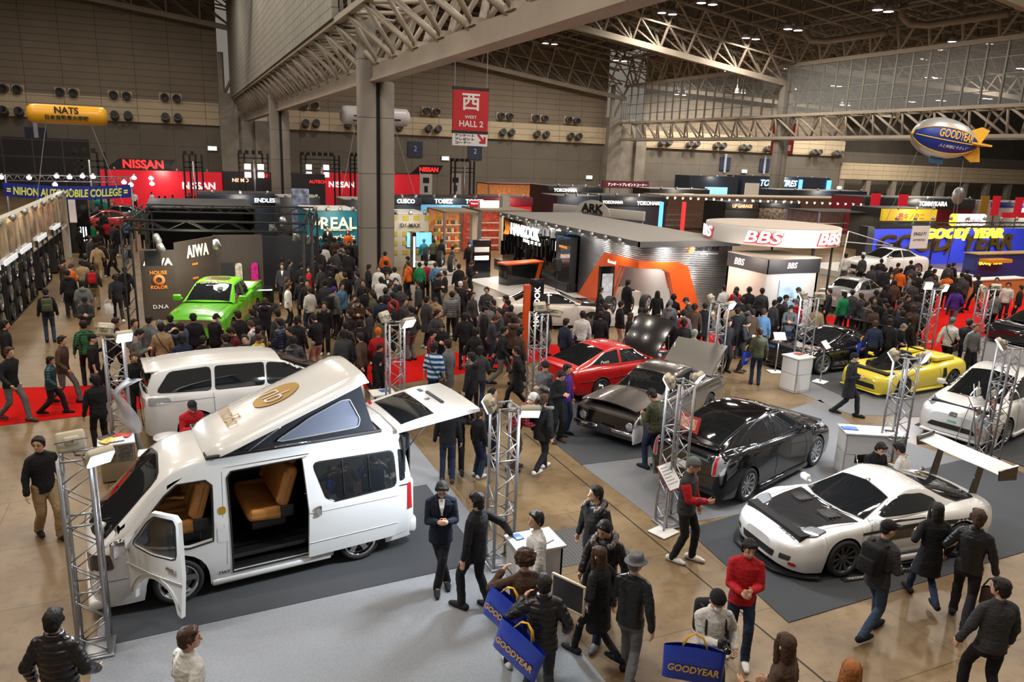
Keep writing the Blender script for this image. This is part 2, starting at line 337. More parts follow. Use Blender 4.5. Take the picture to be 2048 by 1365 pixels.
def nozzle(up):
 t = thing('air_nozzle', '', 'air nozzle'); m = MB(); m.lathe([(0.5, 0), (0.5, 0.7), (0.42, 1.0), (0.42, 0.95)], 14, 0, TR((0, 0, 0), 0, pi/2+(0.0 if up else -0.35)))
 m.build('barrel', NZB, t); MB().lathe([(0.001, 0.9), (0.4, 0.95)], 14, 0, TR((0, 0, 0), 0, pi/2+(0.0 if up else -0.35))).build('mouth', NZ, t)
 if up: MB().bx(-0.62, 0.62, -0.1, 0.1, -0.55, 0.55).build('mounting_panel', M('cream nozzle housing', (0.6, 0.5, 0.36), 0.6), t)
 return t
NZU, NZL = nozzle(True), nozzle(False); first = [True, True]
def put_nozzles(px_list, up, z, where):
 for x, y in px_list:
  p = Q(x, y, 'y', YB-0.4)
  lab = 'black round air nozzle %s %s' % ('above the cream band' if up else 'on the cream band', where)
  src = NZU if up else NZL; k = 0 if up else 1
  if first[k]:
   src.location = (p.x, YB-(.02 if up else .56), p.z); o = src; first[k] = False
  else: o = dup(src, (p.x, YB-(.02 if up else .56), p.z))
  o['label'] = lab; o['group'] = lab.replace('black round air nozzle', 'air nozzles')
put_nozzles([(7, 177), (35, 179), (120, 184), (147, 186), (227, 190), (253, 192), (329, 195), (353, 197)], True, 0, 'of the far wall in the west bay')
put_nozzles([(9, 225), (40, 227), (230, 234), (257, 235), (331, 238), (356, 239)], False, 0, 'of the far wall in the west bay')
put_nozzles([(609, 210), (630, 210), (853, 222), (873, 224), (1002, 232), (1019, 233), (1071, 236), (1089, 237), (1137, 240), (1153, 242)], True, 0, 'of the far wall in the middle bay')
put_nozzles([(610, 250), (631, 250), (695, 252), (716, 253), (797, 258), (855, 260), (874, 261), (1003, 267), (1020, 268), (1071, 271), (1089, 272), (1138, 275), (1154, 276)], False, 0, 'of the far wall in the middle bay')
put_nozzles([(1320, 288), (1334, 288), (1375, 291), (1389, 291), (1429, 293), (1442, 294), (1480, 297), (1492, 298), (1530, 300), (1542, 301), (1622, 307), (1633, 307), (1666, 309), (1676, 310)], False, 0, 'of the far wall in the east bay')
for k, (x, y, d) in enumerate(((72, 274, '1'), (832, 299, '2'), (952, 304, '2'), (1453, 328, '1'), (1532, 331, '1'))):
 p = Q(x, y, 'y', YB-0.5); t = thing('hall_number_board', 'navy square wall board numbered %s, %s' % (d, ('above the dark shutter', 'left of the red west hall banner', 'below the red west hall banner', 'first of two east of the pier', 'beside the hall column')[k]), 'sign', (p.x, YB-0.05, p.z))
 MB().bx(-1.1, 1.1, -0.12, 0, -1.1, 1.1).build('panel', M('navy board', (0.03, 0.04, 0.08), 0.5), t)
 text('numeral', d, 0.45, M('pale lettering', (0.5, 0.55, 0.65), 0.5), t, (0, -0.12, 0.1), (0, -1, 0), ext=0.02)
for k, (x, y, l) in enumerate(((425, 297, 'above the red booth wall'), (892, 317, 'above the second red booth'), (1180, 355, 'beside the east pier'), (1491, 343, 'above the blue-lit tyre booth'), (1681, 376, 'near the far right corner'))):
 p = Q(x, y, 'y', YB-0.5); t = thing('exit_sign', 'small glowing exit sign on the far wall %s' % l, 'sign', (p.x, YB-0.1, p.z))
 MB().bx(-0.6, 0.6, -0.15, 0, -0.3, 0.3).build('housing', WHT, t); MB().bx(-0.5, 0.5, -0.17, -0.15, -0.24, 0.24).build('lit_panel', emi('exit glow', (0.55, 1.0, 0.7), 2.2), t)
def zroof(x):
 if x < X0: return 20.3+0.119*(X0-x)
 if x <= X1: return 15.5+0.128*(X1-x)
 return 17.8-0.03*(x-X1)
def member(m, a, b, r=0.12, n=4): m.rod(a, b, r, n, cap=False)
def roof_bay(idx, xa, xb, ya, yb, mod=4.1):
 nx = max(2, round((xb-xa)/mod)); ny = round((yb-ya)/mod); dx = (xb-xa)/nx; dy = (yb-ya)/ny; h0, h1 = 4.3, 6.2
 m = MB(); B = [[V((xa+i*dx, ya+j*dy, zroof(xa+i*dx)+h0)) for j in range(ny+1)] for i in range(nx+1)]
 T = [[V((xa+(i+.5)*dx, ya+(j+.5)*dy, zroof(xa+(i+.5)*dx)+h1)) for j in range(ny)] for i in range(nx)]
 for i in range(nx+1):
  for j in range(ny+1):
   if i < nx: member(m, B[i][j], B[i+1][j], 0.11)
   if j < ny: member(m, B[i][j], B[i][j+1], 0.09)
 m2 = MB()
 for i in range(nx):
  for j in range(ny):
   t = T[i][j]
   for a in ((0, 0), (1, 0), (0, 1), (1, 1)): member(m2, B[i+a[0]][j+a[1]], t, 0.055)
   if i < nx-1: member(m2, t, T[i+1][j], 0.08)
   if j < ny-1: member(m2, t, T[i][j+1], 0.06)
 S(m.build('ceiling_grid_%d' % idx, STEEL)); S(m2.build('ceiling_web_%d' % idx, STEEL_D))
 S(MB().add([(xa, ya, zroof(xa)+6.9), (xb, ya, zroof(xb-.01)+6.9), (xb, yb, zroof(xb-.01)+6.9), (xa, yb, zroof(xa)+6.9)], [(0, 1, 2, 3)]).build('ceiling_%d' % idx, DECK))
roof_bay(1, -50, X0-0.8, 30, YB); roof_bay(2, X0+0.8, X1-0.8, 0, YB, 3.9); roof_bay(3, X1+0.8, 130, 20, YB, 5.0)
def main_truss(idx, Y, xa, xb, n):
 m = MB(); w = 2.6; h = 4.3
 for i in range(n):
  x, x2 = xa+(xb-xa)*i/n, xa+(xb-xa)*(i+1)/n; z, z2 = zroof(x), zroof(x2)
  m.box(((x+x2)/2, Y, (z+z2)/2-0.1), (hypot(x2-x, z2-z), 0.55, 0.6), 0, 0, None, 0, atan2(z-z2, x2-x))
  for s in (-1, 1):
   a, b2 = V((x, Y, z)), V((x2, Y, z2)); ta, tb = V((x, Y+s*w, z+h)), V((x2, Y+s*w, z2+h)); ma, mb = (a+ta)/2, (b2+tb)/2
   member(m, ta, tb, 0.16); member(m, ma, mb, 0.12); member(m, a, ta, 0.13)
   member(m, b2, ma, 0.11); member(m, mb, ta, 0.11)
 S(m.build('ceiling_beam_%d' % idx, STEEL))
k = 0
for Y in (36, 72, 106.6):
 for xa, xb, n in ((-45, X0-1, 14), (X0+1, X1-0.6, 16), (X1+0.6, 125, 14)): k += 1; main_truss(k, Y, xa, xb, n)
def long_truss(idx, X, ya, yb, w, zl, zu, step, r, beam, up=None):
 m = MB(); n = round((yb-ya)/step); L, Rr = X-w/2, X+w/2; UL, UR = (X+up[0], X+up[1]) if up else (L-.5, Rr+.5)
 for i in range(n+1):
  y = ya+(yb-ya)*i/n; y2 = y+(yb-ya)/n
  m.rod((UL, y, zu), (UR, y, zu), r*0.8, 5); m.rod((L, y, zl), (Rr, y, zl), r*0.8, 5)
  if i < n:
   for xl, xu, s in ((L, UL, 0), (Rr, UR, 1)):
    m.rod((xl, y, zl), (xu, y2, zu), r, 6); m.rod((xl, y, zl), (xu, y, zu), r*0.8, 6)
   m.rod((UL, y, zu), (Rr, y2, zl), r*0.9, 5); m.rod((L, y, zl), (Rr, y2, zl), r*0.6, 5); m.rod((UL, y, zu), (UR, y2, zu), r*0.6, 5)
 for x, z, hh in ((L, zl, beam), (Rr, zl, beam), (UL, zu, 0.3), (UR, zu, 0.3)): m.bx(x-0.22, x+0.22, ya, yb, z-hh/2, z+hh/2)
 S(m.build('ceiling_beam_%d' % idx, STEEL))
 m = MB()
 for s in (-1, 1): m.bx((L if s < 0 else Rr)+s*0.25-0.05, (L if s < 0 else Rr)+s*0.25+0.05, ya, yb, zl-beam*0.42, zl-beam*0.2)
 S(m.build('ceiling_rail_%d' % idx, M('worn steel rail', (0.6, 0.58, 0.55), 0.3, 0.8)))
m = MB(); LX, UL_, UR_ = X0+.15, X0-1.35, X0+1.7; n = 34
for i in range(n+1):
 y = 5+i*3.0; y2 = y+3.0; m.rod((UL_, y, 11.9), (UR_, y, 12.2), .1, 5)
 if i < n:
  for u, z in ((UL_, 11.9), (UR_, 12.2)): m.rod((LX, y, 9.7), (u, y2, z), .13, 6); m.rod((LX, y, 9.7), (u, y, z), .1, 6)
  m.rod((UL_, y, 11.9), (UR_, y2, 12.2), .09, 5); m.bx(LX-.3, LX+.3, y-.35, y+.35, 9.95, 10.15)
m.bx(LX-.24, LX+.24, 5, YB-1.5, 9.3, 9.95); m.bx(LX-.34, LX+.34, 5, YB-1.5, 9.24, 9.36); m.bx(UL_-.16, UL_+.16, 5, YB-1.5, 11.8, 12.05); m.bx(UR_-.16, UR_+.16, 5, YB-1.5, 12.1, 12.4)
S(m.build('ceiling_beam_20', STEEL)); m = MB()
for z in (9.42, 9.58): m.bx(LX+.24, LX+.32, 5, YB-1.5, z, z+.05)
S(m.build('ceiling_rail_20', M('worn steel rail', (0.6, 0.58, 0.55), 0.3, 0.8)))
long_truss(21, X1, 20, YB-1.5, 1.8, 9.3, 11.8, 3.4, 0.13, 0.4)
m = MB()   # truss above the glazed screen
n = 26
for i in range(n):
 y, y2 = 20+i*3.38, 20+(i+1)*3.38; m.rod((X1, y, 17.5), (X1, y2, 17.5), 0.3, 4); m.rod((X1-1.2, y, 21.3), (X1-1.2, y2, 21.3), 0.18, 4); m.rod((X1, y, 17.5), (X1-1.2, y, 21.3), 0.16, 5); m.rod((X1, y2, 17.5), (X1-1.2, y, 21.3), 0.14, 5)
S(m.build('ceiling_beam_22', STEEL))
m = MB()
for i in range(48):
 y = 18+i*1.87; m.bx(X1-0.1, X1+0.1, y-0.08, y+0.08, 11.9, 17.4)
for z in (13.2, 14.6, 16.0): m.bx(X1-0.05, X1+0.05, 18, YB-1, z-0.04, z+0.04)
S(m.build('window_frame_1', M('green grey mullion', (0.25, 0.25, 0.22), 0.5, 0.3)))
S(MB().bx(X1-0.01, X1+0.01, 18, YB-1, 11.9, 17.4).build('window_1', M('hall screen glass', (0.8, 0.85, 0.85), 0.02, alpha=0.12)))
m = MB()
for i in range(22):
 y = 4+i*1.9; m.bx(X0-1.1, X0-0.95, y-0.07, y+0.07, 11.9, 21)
S(m.build('window_frame_2', M('green grey mullion', (0.25, 0.25, 0.22), 0.5, 0.3)))
S(MB().bx(X0-1.6, X0-1.3, 37.5, YB, 12.0, 26).build('wall_partition', PART)); S(MB().bx(X0-1.3, X0-1.0, 37.5, YB, 12.0, 12.3).build('wall_partition_rail', STEEL))
m = MB()
for i in range(60): m.rod((X0-0.7, 37+i*1.15, 12.0), (X0-0.7, 37+i*1.15, 13.0), 0.025, 4)
for z in (12.5, 13.0): m.rod((X0-0.6, 37, z), (X0-0.6, YB-2, z), 0.03, 4)
S(m.build('wall_partition_handrail', STEEL))
def column(name, X, Y, top, w=0.8):
 m = MB()
 for xa, xb, tp in ((X-0.83, X-0.83+w, top), (X+0.83-w*0.83, X+0.83, min(top, 9.3) if X < 20 else top)): m.rbox(((xa+xb)/2, Y, tp/2), (xb-xa, w, tp), 0.14)
 S(m.build(name, CONC_L)); S(MB().bx(X-0.1, X+0.25, Y-0.12, Y+0.3, 0, 9.2).build(name+'_recess', BLK))
column('pillar_1', X0+0.15, 36.4, 13.4); column('pillar_2', X0+.05, 72, 13.4); column('pillar_3', X1, 72, 15.5, 0.9)
S(MB().rbox((X0-1.25, 72, 20), (0.6, 0.9, 14), 0.1).build('pillar_4', CONC)); S(MB().lathe([(0.62, 14.6), (0.62, 15.6)], 14, 0, TR((X1, 72, 0))).build('pillar_5', STEEL_D))
m = MB()   # ducts under the east roof
for (a, b2, z) in (((1595, 40), (1640, 95), 17), ((1770, 45), (1810, 68), 17)):
 pass
for Y in (44, 54, 66):
 m.tube([(62, Y, zroof(62)+5), (62, Y, zroof(62)+3.9), (62.4, Y-0.6, zroof(62)+3.2), (63.2, Y-2, zroof(62)+3.0), (63.6, Y-9, zroof(62)+3.0)], 0.32, 8)
S(m.build('ceiling_duct', STEEL))
LH = M('lamp housing', (0.35, 0.33, 0.33), 0.4, 0.5); LG = emi('lamp glow', (1.0, 0.84, 0.92), 24)
def high_bay():
 t = thing('high_bay_lamp', 'x', 'lamp'); MB().lathe([(0.09, 1.3), (0.12, 0.75), (0.3, 0.6), (0.45, 0.0), (0.42, 0.0)], 14).build('reflector', LH, t)
 MB().lathe([(0.001, 0.02), (0.43, 0.02)], 14).build('bulb', LG, t); MB().rod((0, 0, 1.2), (0, 0, 2.6), 0.05, 5).build('hanger', STEEL_D, t)
 return t
HB = high_bay(); used = [False]
def lamp_pair(p, power, lab, grp, light=True):
 for Yt in (36, 72, 106.6):
  if abs(p.y-Yt) < 3: p.y = Yt-3.3
 for s in (-0.65, 0.65):
  if not used[0]: HB.location = (p.x+s, p.y, p.z); o = HB; used[0] = True
  else: o = dup(HB, (p.x+s, p.y, p.z))
  o['label'] = lab; o['group'] = grp
 if light:
  l = bpy.data.lights.new('high_bay_light', 'AREA'); l.shape = 'RECTANGLE'; l.size = 1.9; l.size_y = 0.45; l.energy = power; l.color = (1.0, 0.89, 0.76); l.spread = rad(170)
  lo = bpy.data.objects.new('high_bay_light', l); COL.objects.link(lo); lo.location = (p.x, p.y, p.z-0.05)
def on_roof(x, y, drop=3.1):
 z = 19.0
 for _ in range(12):
  p = Q(x, y, 'z', z); z = zroof(p.x)+drop
  if p.z > 40 or p.y < 0: break
 return Q(x, y, 'z', z)
HBP = 1250
for x, y in ((1414, 8), (1280, 42), (1100, 88), (1186, 58), (1240, 122), (1586, 60), (1766, 22), (1445, 88), (1480, 186), (1690, 211), (1862, 156), (1975, 198), (1460, 143), (1912, 85), (1821, 204), (1585, 178), (1360, 190), (2046, 138)):
 p = on_roof(x, y, 2.6)
 if p.y > 104: p = Q(x, y, 'y', 101)
 lamp_pair(p, HBP, 'glowing bell shaped lamp in a pair under the roof grid', 'pairs of bell lamps under the roof')
for X in (-16, -4, 16, 27, 38, 50):      # unseen lamps of the same kind, added to light the near hall
 for Y in (4, 14, 25):
  if X < 0 or X > 12: lamp_pair(V((X, Y, zroof(X)+2.4)), HBP, 'unseen bell shaped lamp added under the roof near the balcony', 'added bell lamps near the balcony')
for X in (-12, 0):
 for Y in (40, 55, 70, 88): lamp_pair(V((X, Y, zroof(X)+2.4)), HBP, 'glowing bell shaped lamp above the west bay', 'bell lamps of the west bay')
for X in (20, 40):
 for Y in (48, 92): lamp_pair(V((X, Y, zroof(X)+2.4)), HBP, 'glowing bell shaped lamp high in the middle bay', 'bell lamps of the middle bay')
for X in (80, 100, 125):  # extra lamps put in to brighten the far right end wall
 for Y in (50, 80, 98): lamp_pair(V((X, Y, zroof(X)+2.4)), HBP*1.3, 'glowing bell shaped lamp added high in the east bay to brighten it', 'added bell lamps of the east bay')
w = bpy.data.worlds.new('world'); SC.world = w; w.use_nodes = True
w.node_tree.nodes['Background'].inputs[0].default_value = (1.0, 0.9, 0.78, 1); w.node_tree.nodes['Background'].inputs[1].default_value = 0.22
SC.view_settings.view_transform = 'Standard'; SC.view_settings.look = 'None'; SC.view_settings.gamma = 1; SC.view_settings.exposure = -0.2; SC.view_settings.use_curve_mapping = False
SC.cycles.max_bounces = 5; SC.cycles.diffuse_bounces = 2; SC.cycles.glossy_bounces = 3; SC.cycles.transparent_max_bounces = 12; SC.cycles.caustics_reflective = False; SC.cycles.caustics_refractive = False
SC.cycles.sample_clamp_indirect = 4.0
def paint(name, col, rough=0.25, metal=0.0, coat=1.0, **k): return M(name, col, rough, metal, coat, **k)
TYRE = M('tyre rubber', (0.018, 0.018, 0.018), 0.75); GLASS = M('dark car glass', (0.01, 0.012, 0.014), 0.03, coat=1.0, spec=0.7); RUB = M('black window rubber', (0.01, 0.01, 0.01), 0.5)
ALLOY = M('silver alloy', (0.55, 0.56, 0.58), 0.25, 0.85); GUN = M('gunmetal alloy', (0.16, 0.17, 0.18), 0.3, 0.8); LENS = M('clear lamp lens', (0.55, 0.58, 0.62), 0.06, 0.6, coat=1.0); LENSD = M('smoked lamp lens', (0.05, 0.055, 0.06), 0.05, 0.3, coat=1.0)
REDL = M('red lamp lens', (0.45, 0.01, 0.015), 0.1, coat=1.0); ORANGE = M('amber lens', (0.8, 0.25, 0.03), 0.15, coat=1.0); DISC = M('brake disc', (0.3, 0.3, 0.3), 0.35, 0.9); UNDER = M('underbody black', (0.006, 0.006, 0.006), 0.9)
PLATE = M('white number plate', (0.75, 0.75, 0.73), 0.5); SEATB = M('black seat cloth', (0.02, 0.02, 0.022), 0.8); CARB = M('carbon weave', (0.018, 0.018, 0.02), 0.18, coat=1.0, var=0.3, vs=150)
def wheel(parent, x, y, R, w=0.21, rr=None, sp=5, mat=None, style='spoke', lipmat=None, side=None):
 rr = rr or R*0.7; mat = mat or ALLOY; s = (1 if y > 0 else -1) if side is None else side
 T = TR((x, y, R), 0)@MX.Rotation(-s*pi/2, 4, 'X')   # local +Z points outwards
 h = w/2; ty = MB().lathe([(rr*0.98, -h), (R*0.93, -h), (R*0.985, -h*0.8), (R, -h*0.5), (R, h*0.5), (R*0.985, h*0.8), (R*0.93, h), (rr+0.005, h*0.96), (rr-0.005, h*0.8)], 36, 0, T)
 o = ty.build('wheel', TYRE, parent)
 m = MB(); m.lathe([(rr, h*0.98), (rr-0.012, h*1.0), (rr-0.03, h*0.75), (rr-0.03, -h)], 36, 0, T)
 d = {'spoke': 0.62, 'dish': 0.2, 'flat': 0.9, 'mesh': 0.5}[style]*h
 for k in range(sp):
  a = 2*pi*k/sp
  if style == 'mesh':
   for q in (-1, 1):
    m.add(*_spoke(rr-0.03, 0.04, 0.014, 0.016, a+q*0.17, d, h*0.8, 0.03, q*0.16), 0, T)
  else: m.add(*_spoke(rr-0.02, 0.05, rr*(0.55 if sp < 7 else 0.26)/2, rr*(0.34 if sp < 7 else 0.2)/2, a, d, h*0.86 if style != 'dish' else h*0.35, 0.035), 0, T)
 m.lathe([(0.001, d+0.012), (0.045, d+0.012), (0.075, d-0.01), (0.08, d-0.06)], 16, 0, T); m.build('rim', mat, o)
 m = MB(); m.lathe([(0.001, -0.01), (rr*0.78, -0.01), (rr*0.78, -0.03)], 28, 0, T); m.build('brake_disc', DISC, o)
 MB().lathe([(0.001, -h+.02), (rr-.031, -h+.02)], 20, 0, T).build('inner_wheel', UNDER, o)
 return o
def _spoke(r1, r0, w0, w1, a, z0, z1, th, skew=0):
 ca, sa = cos(a), sin(a); c2, s2 = cos(a+skew), sin(a+skew)
 def p(r, t, z, c, s): return (c*r-s*t, s*r+c*t, z)
 vs = [p(r0, -w0*.55, z0, ca, sa), p(r0, w0*.55, z0, ca, sa), p(r1, w1, z1, c2, s2), p(r1, -w1, z1, c2, s2)]
 vs += [(x, y, z-th) for x, y, z in vs]
 return vs, [(0, 1, 2, 3), (4, 7, 6, 5), (0, 4, 5, 1), (1, 5, 6, 2), (2, 6, 7, 3), (3, 7, 4, 0)]
def resample(pl, n):
 d = [0]
 for a, b in zip(pl, pl[1:]): d.append(d[-1]+hypot(b[0]-a[0], b[1]-a[1]))
 o = []; j = 0
 for i in range(n+1):
  t = d[-1]*i/n
  while j < len(pl)-2 and d[j+1] < t: j += 1
  f = (t-d[j])/max(d[j+1]-d[j], 1e-9); f = min(max(f, 0), 1)
  o.append((lerp(pl[j][0], pl[j+1][0], f), lerp(pl[j][1], pl[j+1][1], f)))
 return o
class Car:
 def __init__(s, root, low, cab, wheels, mat, Ra=None, ns=110, drop=None):
  """low rows (x, zb, wb, zm, wm, zs, ws, zt); cab rows (xb, zb, wb, xr, zr, wr, xc, zc)"""
  s.root = root; s.mat = mat; low = sorted(low); s.low = low; m = MB()
  xs = [lerp(low[0][0], low[-1][0], i/ns) for i in range(ns+1)]
  for xw, R in wheels:
   r_ = (Ra or R+0.05); xs += [xw-r_*.999, xw+r_*.999, xw-r_*.96, xw+r_*.96]
  xs = sorted(xs); P = []
  for x in xs:
   zb, wb, zm, wm, zs, ws, zt = interp(low, x)
   pl = spl([(wb, zb), (wb+(wm-wb)*.75, lerp(zb, zm, .45)), (wm, zm), (lerp(wm, ws, .35), lerp(zm, zs, .75)), (ws, zs), (ws*.93, lerp(zs, zt, .35)), (ws*.62, lerp(zs, zt, .82)), (0, zt)], 42)
   cut = zb
   for xw, R in wheels:
    r_ = (Ra or R+0.05)
    if abs(x-xw) < r_: cut = max(cut, R+sqrt(r_*r_-(x-xw)**2)*1.0)
   if cut > zb:
    k = next((i for i, p in enumerate(pl) if p[1] > cut and i > 0), 1); a, b = pl[k-1], pl[k]; f = (cut-a[1])/max(b[1]-a[1], 1e-9)
    pl = [(lerp(a[0], b[0], min(max(f, 0), 1)), cut)]+pl[k:]
   half = resample(pl, 26)
   P.append([(x, -y, z) for y, z in half]+[(x, y, z) for y, z in reversed(half[:-1])])
  m.grid(P); n = len(P[0])
  for row in (P[0], P[-1]): m.add(row, [tuple(range(n))], 0, None, False)
  if cab:
   R = []
   for i in range(49):
    t = (len(cab)-1)*i/48; xb, zb, wb, xr, zr, wr, xc, zc = cr(cab, t); row = []
    pts = [(xb, wb, zb), (lerp(xb, xr, .5), lerp(wb, wr, .45)+0.012, lerp(zb, zr, .5)), (lerp(xb, xr, .93), lerp(wb, wr, .88), lerp(zb, zr, .93)), (lerp(xr, xc, .12), wr*.93, lerp(zr, zc, .35)), (lerp(xr, xc, .55), wr*.6, lerp(zr, zc, .8)), (xc, 0, zc)]
    h = spl(pts, 20)
    R.append([(a, -b, c) for a, b, c in h]+[(a, b, c) for a, b, c in reversed(h[:-1])])
   m.grid(R)
  s.bvh = BVHTree.FromPolygons([V(v) for v in m.v], m.f)
  if drop:
   kp = [i for i, f in enumerate(m.f) if not drop(*(sum(m.v[k][c_] for k in f)/len(f) for c_ in range(3)))]
   m.f = [m.f[i] for i in kp]; m.m = [m.m[i] for i in kp]; m.sm = [m.sm[i] for i in kp]
  s.body = m.build('body', mat, root, True)
  mw = max(r[4] for r in low); xf, xr_ = low[-1][0], low[0][0]
  MB().bx(xr_+.25, xf-.25, -mw+.26, mw-.26, min(r[1] for r in low)+.01, max(r[5] for r in low)*0.8).build('underbody', UNDER, root)
 PL = {'L': (V((1, 0, 0)), V((0, 0, 1)), V((0, 3, 0)), V((0, -1, 0))), 'R': (V((1, 0, 0)), V((0, 0, 1)), V((0, -3, 0)), V((0, 1, 0))),
          'T': (V((1, 0, 0)), V((0, 1, 0)), V((0, 0, 4)), V((0, 0, -1))), 'F': (V((0, 1, 0)), V((0, 0, 1)), V((5, 0, 0)), V((-1, 0, 0))), 'B': (V((0, 1, 0)), V((0, 0, 1)), V((-5, 0, 0)), V((1, 0, 0)))}
 def hit(s, pl, a, b, off=0.004):
  if pl == 'L' and getattr(s, 'flat', None) and s.flat[0] < a < s.flat[1] and b < s.flat[2]:
   q = s.hit(pl, a, s.flat[2], off); return V((q.x, q.y-.012*((s.flat[2]-b)/.6)**2, b))
  u, v, o, d = s.PL[pl] if isinstance(pl, str) else pl
  r = s.bvh.ray_cast(o+u*a+v*b, d)
  if r[0] is None:
   q = s.bvh.find_nearest(o*0.2+u*a+v*b); return q[0]+(-d)*off
  return r[0]-d*off
 def patch(s, name, pts, pl, mat, off=0.005, res=0.07, mirror=True, parent=None, smoothn=0, rim=None, holes=()):
  """outline in a plane laid onto the body like a pressed panel"""
  if smoothn: pts = rounded(pts, smoothn)
  if rim: s.patch('window_rubber' if mat is GLASS else name+'_rim', grow(pts, rim), pl, RUB, off*.5, res, mirror, parent)
  n = len(pts); ps = []
  for i in range(n):
   a, b = pts[i], pts[(i+1) % n]; k = max(1, int(hypot(b[0]-a[0], b[1]-a[1])/res))
   ps += [V((lerp(a[0], b[0], j/k), lerp(a[1], b[1], j/k))) for j in range(k)]
  m_ = len(ps); x0, x1 = min(p[0] for p in ps), max(p[0] for p in ps); y0, y1 = min(p[1] for p in ps), max(p[1] for p in ps)
  inn = []; x = x0+res/2
  while x < x1:
   y = y0+res/2
   while y < y1: inn.append(V((x, y))); y += res
   x += res
  ed = []
  for hl in holes:
   hp = []
   for i in range(len(hl)):
    a, b = hl[i-1], hl[i]; k = max(1, int(hypot(b[0]-a[0], b[1]-a[1])/res)); hp += [V((lerp(a[0], b[0], j/k), lerp(a[1], b[1], j/k))) for j in range(k)]
   o_ = len(ps)+len(inn); inn += hp; ed += [(o_+i, o_+(i+1) % len(hp)) for i in range(len(hp))]
  r = delaunay_2d_cdt(ps+inn, ed, [list(range(m_))], 1, 1e-5)
  if holes: r = (r[0], r[1], [f for f in r[2] if not any(inpoly(sum(r[0][i][0] for i in f)/3, sum(r[0][i][1] for i in f)/3, h) for h in holes)])
  used_ = sorted({i for f in r[2] for i in f}); mp = {k: i for i, k in enumerate(used_)}
  outs = []
  for sd in ((pl, 1), ({'L': 'R', 'R': 'L'}.get(pl, pl), -1))[:2 if mirror else 1]:
   vs = []
   for i in used_:
    a, b = r[0][i]
    if sd[1] < 0 and pl in 'TFB': a, b = (a, -b) if pl == 'T' else (-a, b)
    vs.append(s.hit(sd[0], a, b, off))
   fs = [tuple(mp[i] for i in f) for f in r[2]]
   o = MB().add(vs, fs, 0, None, True).build(name, mat, parent or s.root); outs.append(o)
  return outs
 def seam(s, lines, pl='L', r=0.005, mat=None, mirror=True, off=0.001, name='panel_gap'):
  m = MB()
  for ln in lines:
   for sd in ((pl, 1), ({'L': 'R', 'R': 'L'}.get(pl, pl), -1))[:2 if mirror else 1]:
    ps = []
    for (a, b), (c, d) in zip(ln, ln[1:]):
     k = max(1, int(hypot(c-a, d-b)/0.06)); ps += [(lerp(a, c, j/k), lerp(b, d, j/k)) for j in range(k)]
    ps.append(ln[-1])
    if sd[1] < 0 and pl in 'TFB': ps = [(a, -b) if pl == 'T' else (-a, b) for a, b in ps]
    m.tube([s.hit(sd[0], a, b, off) for a, b in ps], r, 4)
  return m.build(name, mat or RUB, s.root)
 def decal(s, name, txt, w, mat, pl, c, ang=0, h=None, bold=0, shear=0, off=0.004, flip=False, me=None):
  me = text_mesh(txt, 1, 0, bold, shear) if me is None else me
  xs = [v.co.x for v in me.vertices]; ys = [v.co.y for v in me.vertices]
  if not xs: return
  W = max(xs)-min(xs); H_ = max(ys)-min(ys); kx = w/W; ky = kx if h is None else h/H_; cx, cy = (max(xs)+min(xs))/2, (max(ys)+min(ys))/2
  bm = bmesh.new(); bm.from_mesh(me); bmesh.ops.triangulate(bm, faces=bm.faces); bm.to_mesh(me); bm.free()
  for v in me.vertices:
   x, y = (v.co.x-cx)*kx, (v.co.y-cy)*ky
   if flip: x = -x
   a, b = c[0]+x*cos(ang)-y*sin(ang), c[1]+x*sin(ang)+y*cos(ang); v.co = s.hit(pl, a, b, off)
  me.materials.clear(); me.materials.append(mat); o = bpy.data.objects.new(name, me); COL.objects.link(o); o.parent = s.root; return o
 def mirrors(s, x, y, z, mat, sz=(0.12, 0.2, 0.13)):
  for q in (-1, 1):
   m = MB(); m.rbox((x, q*(y+sz[1]/2), z), sz, 0.045, 0, 0, None, 3); m.rod((x, q*(y-0.05), z-0.03), (x, q*(y+0.05), z-0.02), 0.022, 6); o = m.build('door_mirror', mat, s.root)
   MB().rbox((x-sz[0]/2, q*(y+sz[1]/2), z), (0.012, sz[1]*.82, sz[2]*.78), 0.03).build('mirror_glass', M('mirror glass', (0.6, 0.65, 0.7), 0.03, 1.0), o)
def inpoly(x, y, p):
 c = False
 for i in range(len(p)):
  (a, b), (d, e) = p[i-1], p[i]
  if (b > y) != (e > y) and x < (d-a)*(y-b)/(e-b)+a: c = not c
 return c
def rounded(pts, k=3, r=0.22):
 o = []; n = len(pts)
 for i in range(n):
  p, a, b = V(pts[i]), V(pts[i-1]), V(pts[(i+1) % n]); la = (a-p).length; lb = (b-p).length; rr = min(la, lb)*r
  A, B = p+(a-p)*(rr/la), p+(b-p)*(rr/lb)
  for j in range(k+1): t = j/k; o.append(tuple(A*(1-t)**2+p*2*t*(1-t)+B*t*t))
 return o
def grow(pts, d):
 cx, cy = sum(p[0] for p in pts)/len(pts), sum(p[1] for p in pts)/len(pts); o = []; n = len(pts)
 area = sum(pts[i][0]*pts[(i+1) % n][1]-pts[(i+1) % n][0]*pts[i][1] for i in range(n)); sg = 1 if area > 0 else -1
 for i in range(n):
  e1 = V(pts[i])-V(pts[i-1]); e2 = V(pts[(i+1) % n])-V(pts[i])
  if e1.length < 1e-6 or e2.length < 1e-6: o.append(tuple(pts[i])); continue
  nn = (V((e1.y, -e1.x)).normalized()+V((e2.y, -e2.x)).normalized())
  if nn.length < 0.2: nn = V((e1.y, -e1.x))
  nn.normalize(); o.append((pts[i][0]+nn.x*d*sg, pts[i][1]+nn.y*d*sg))
 return o
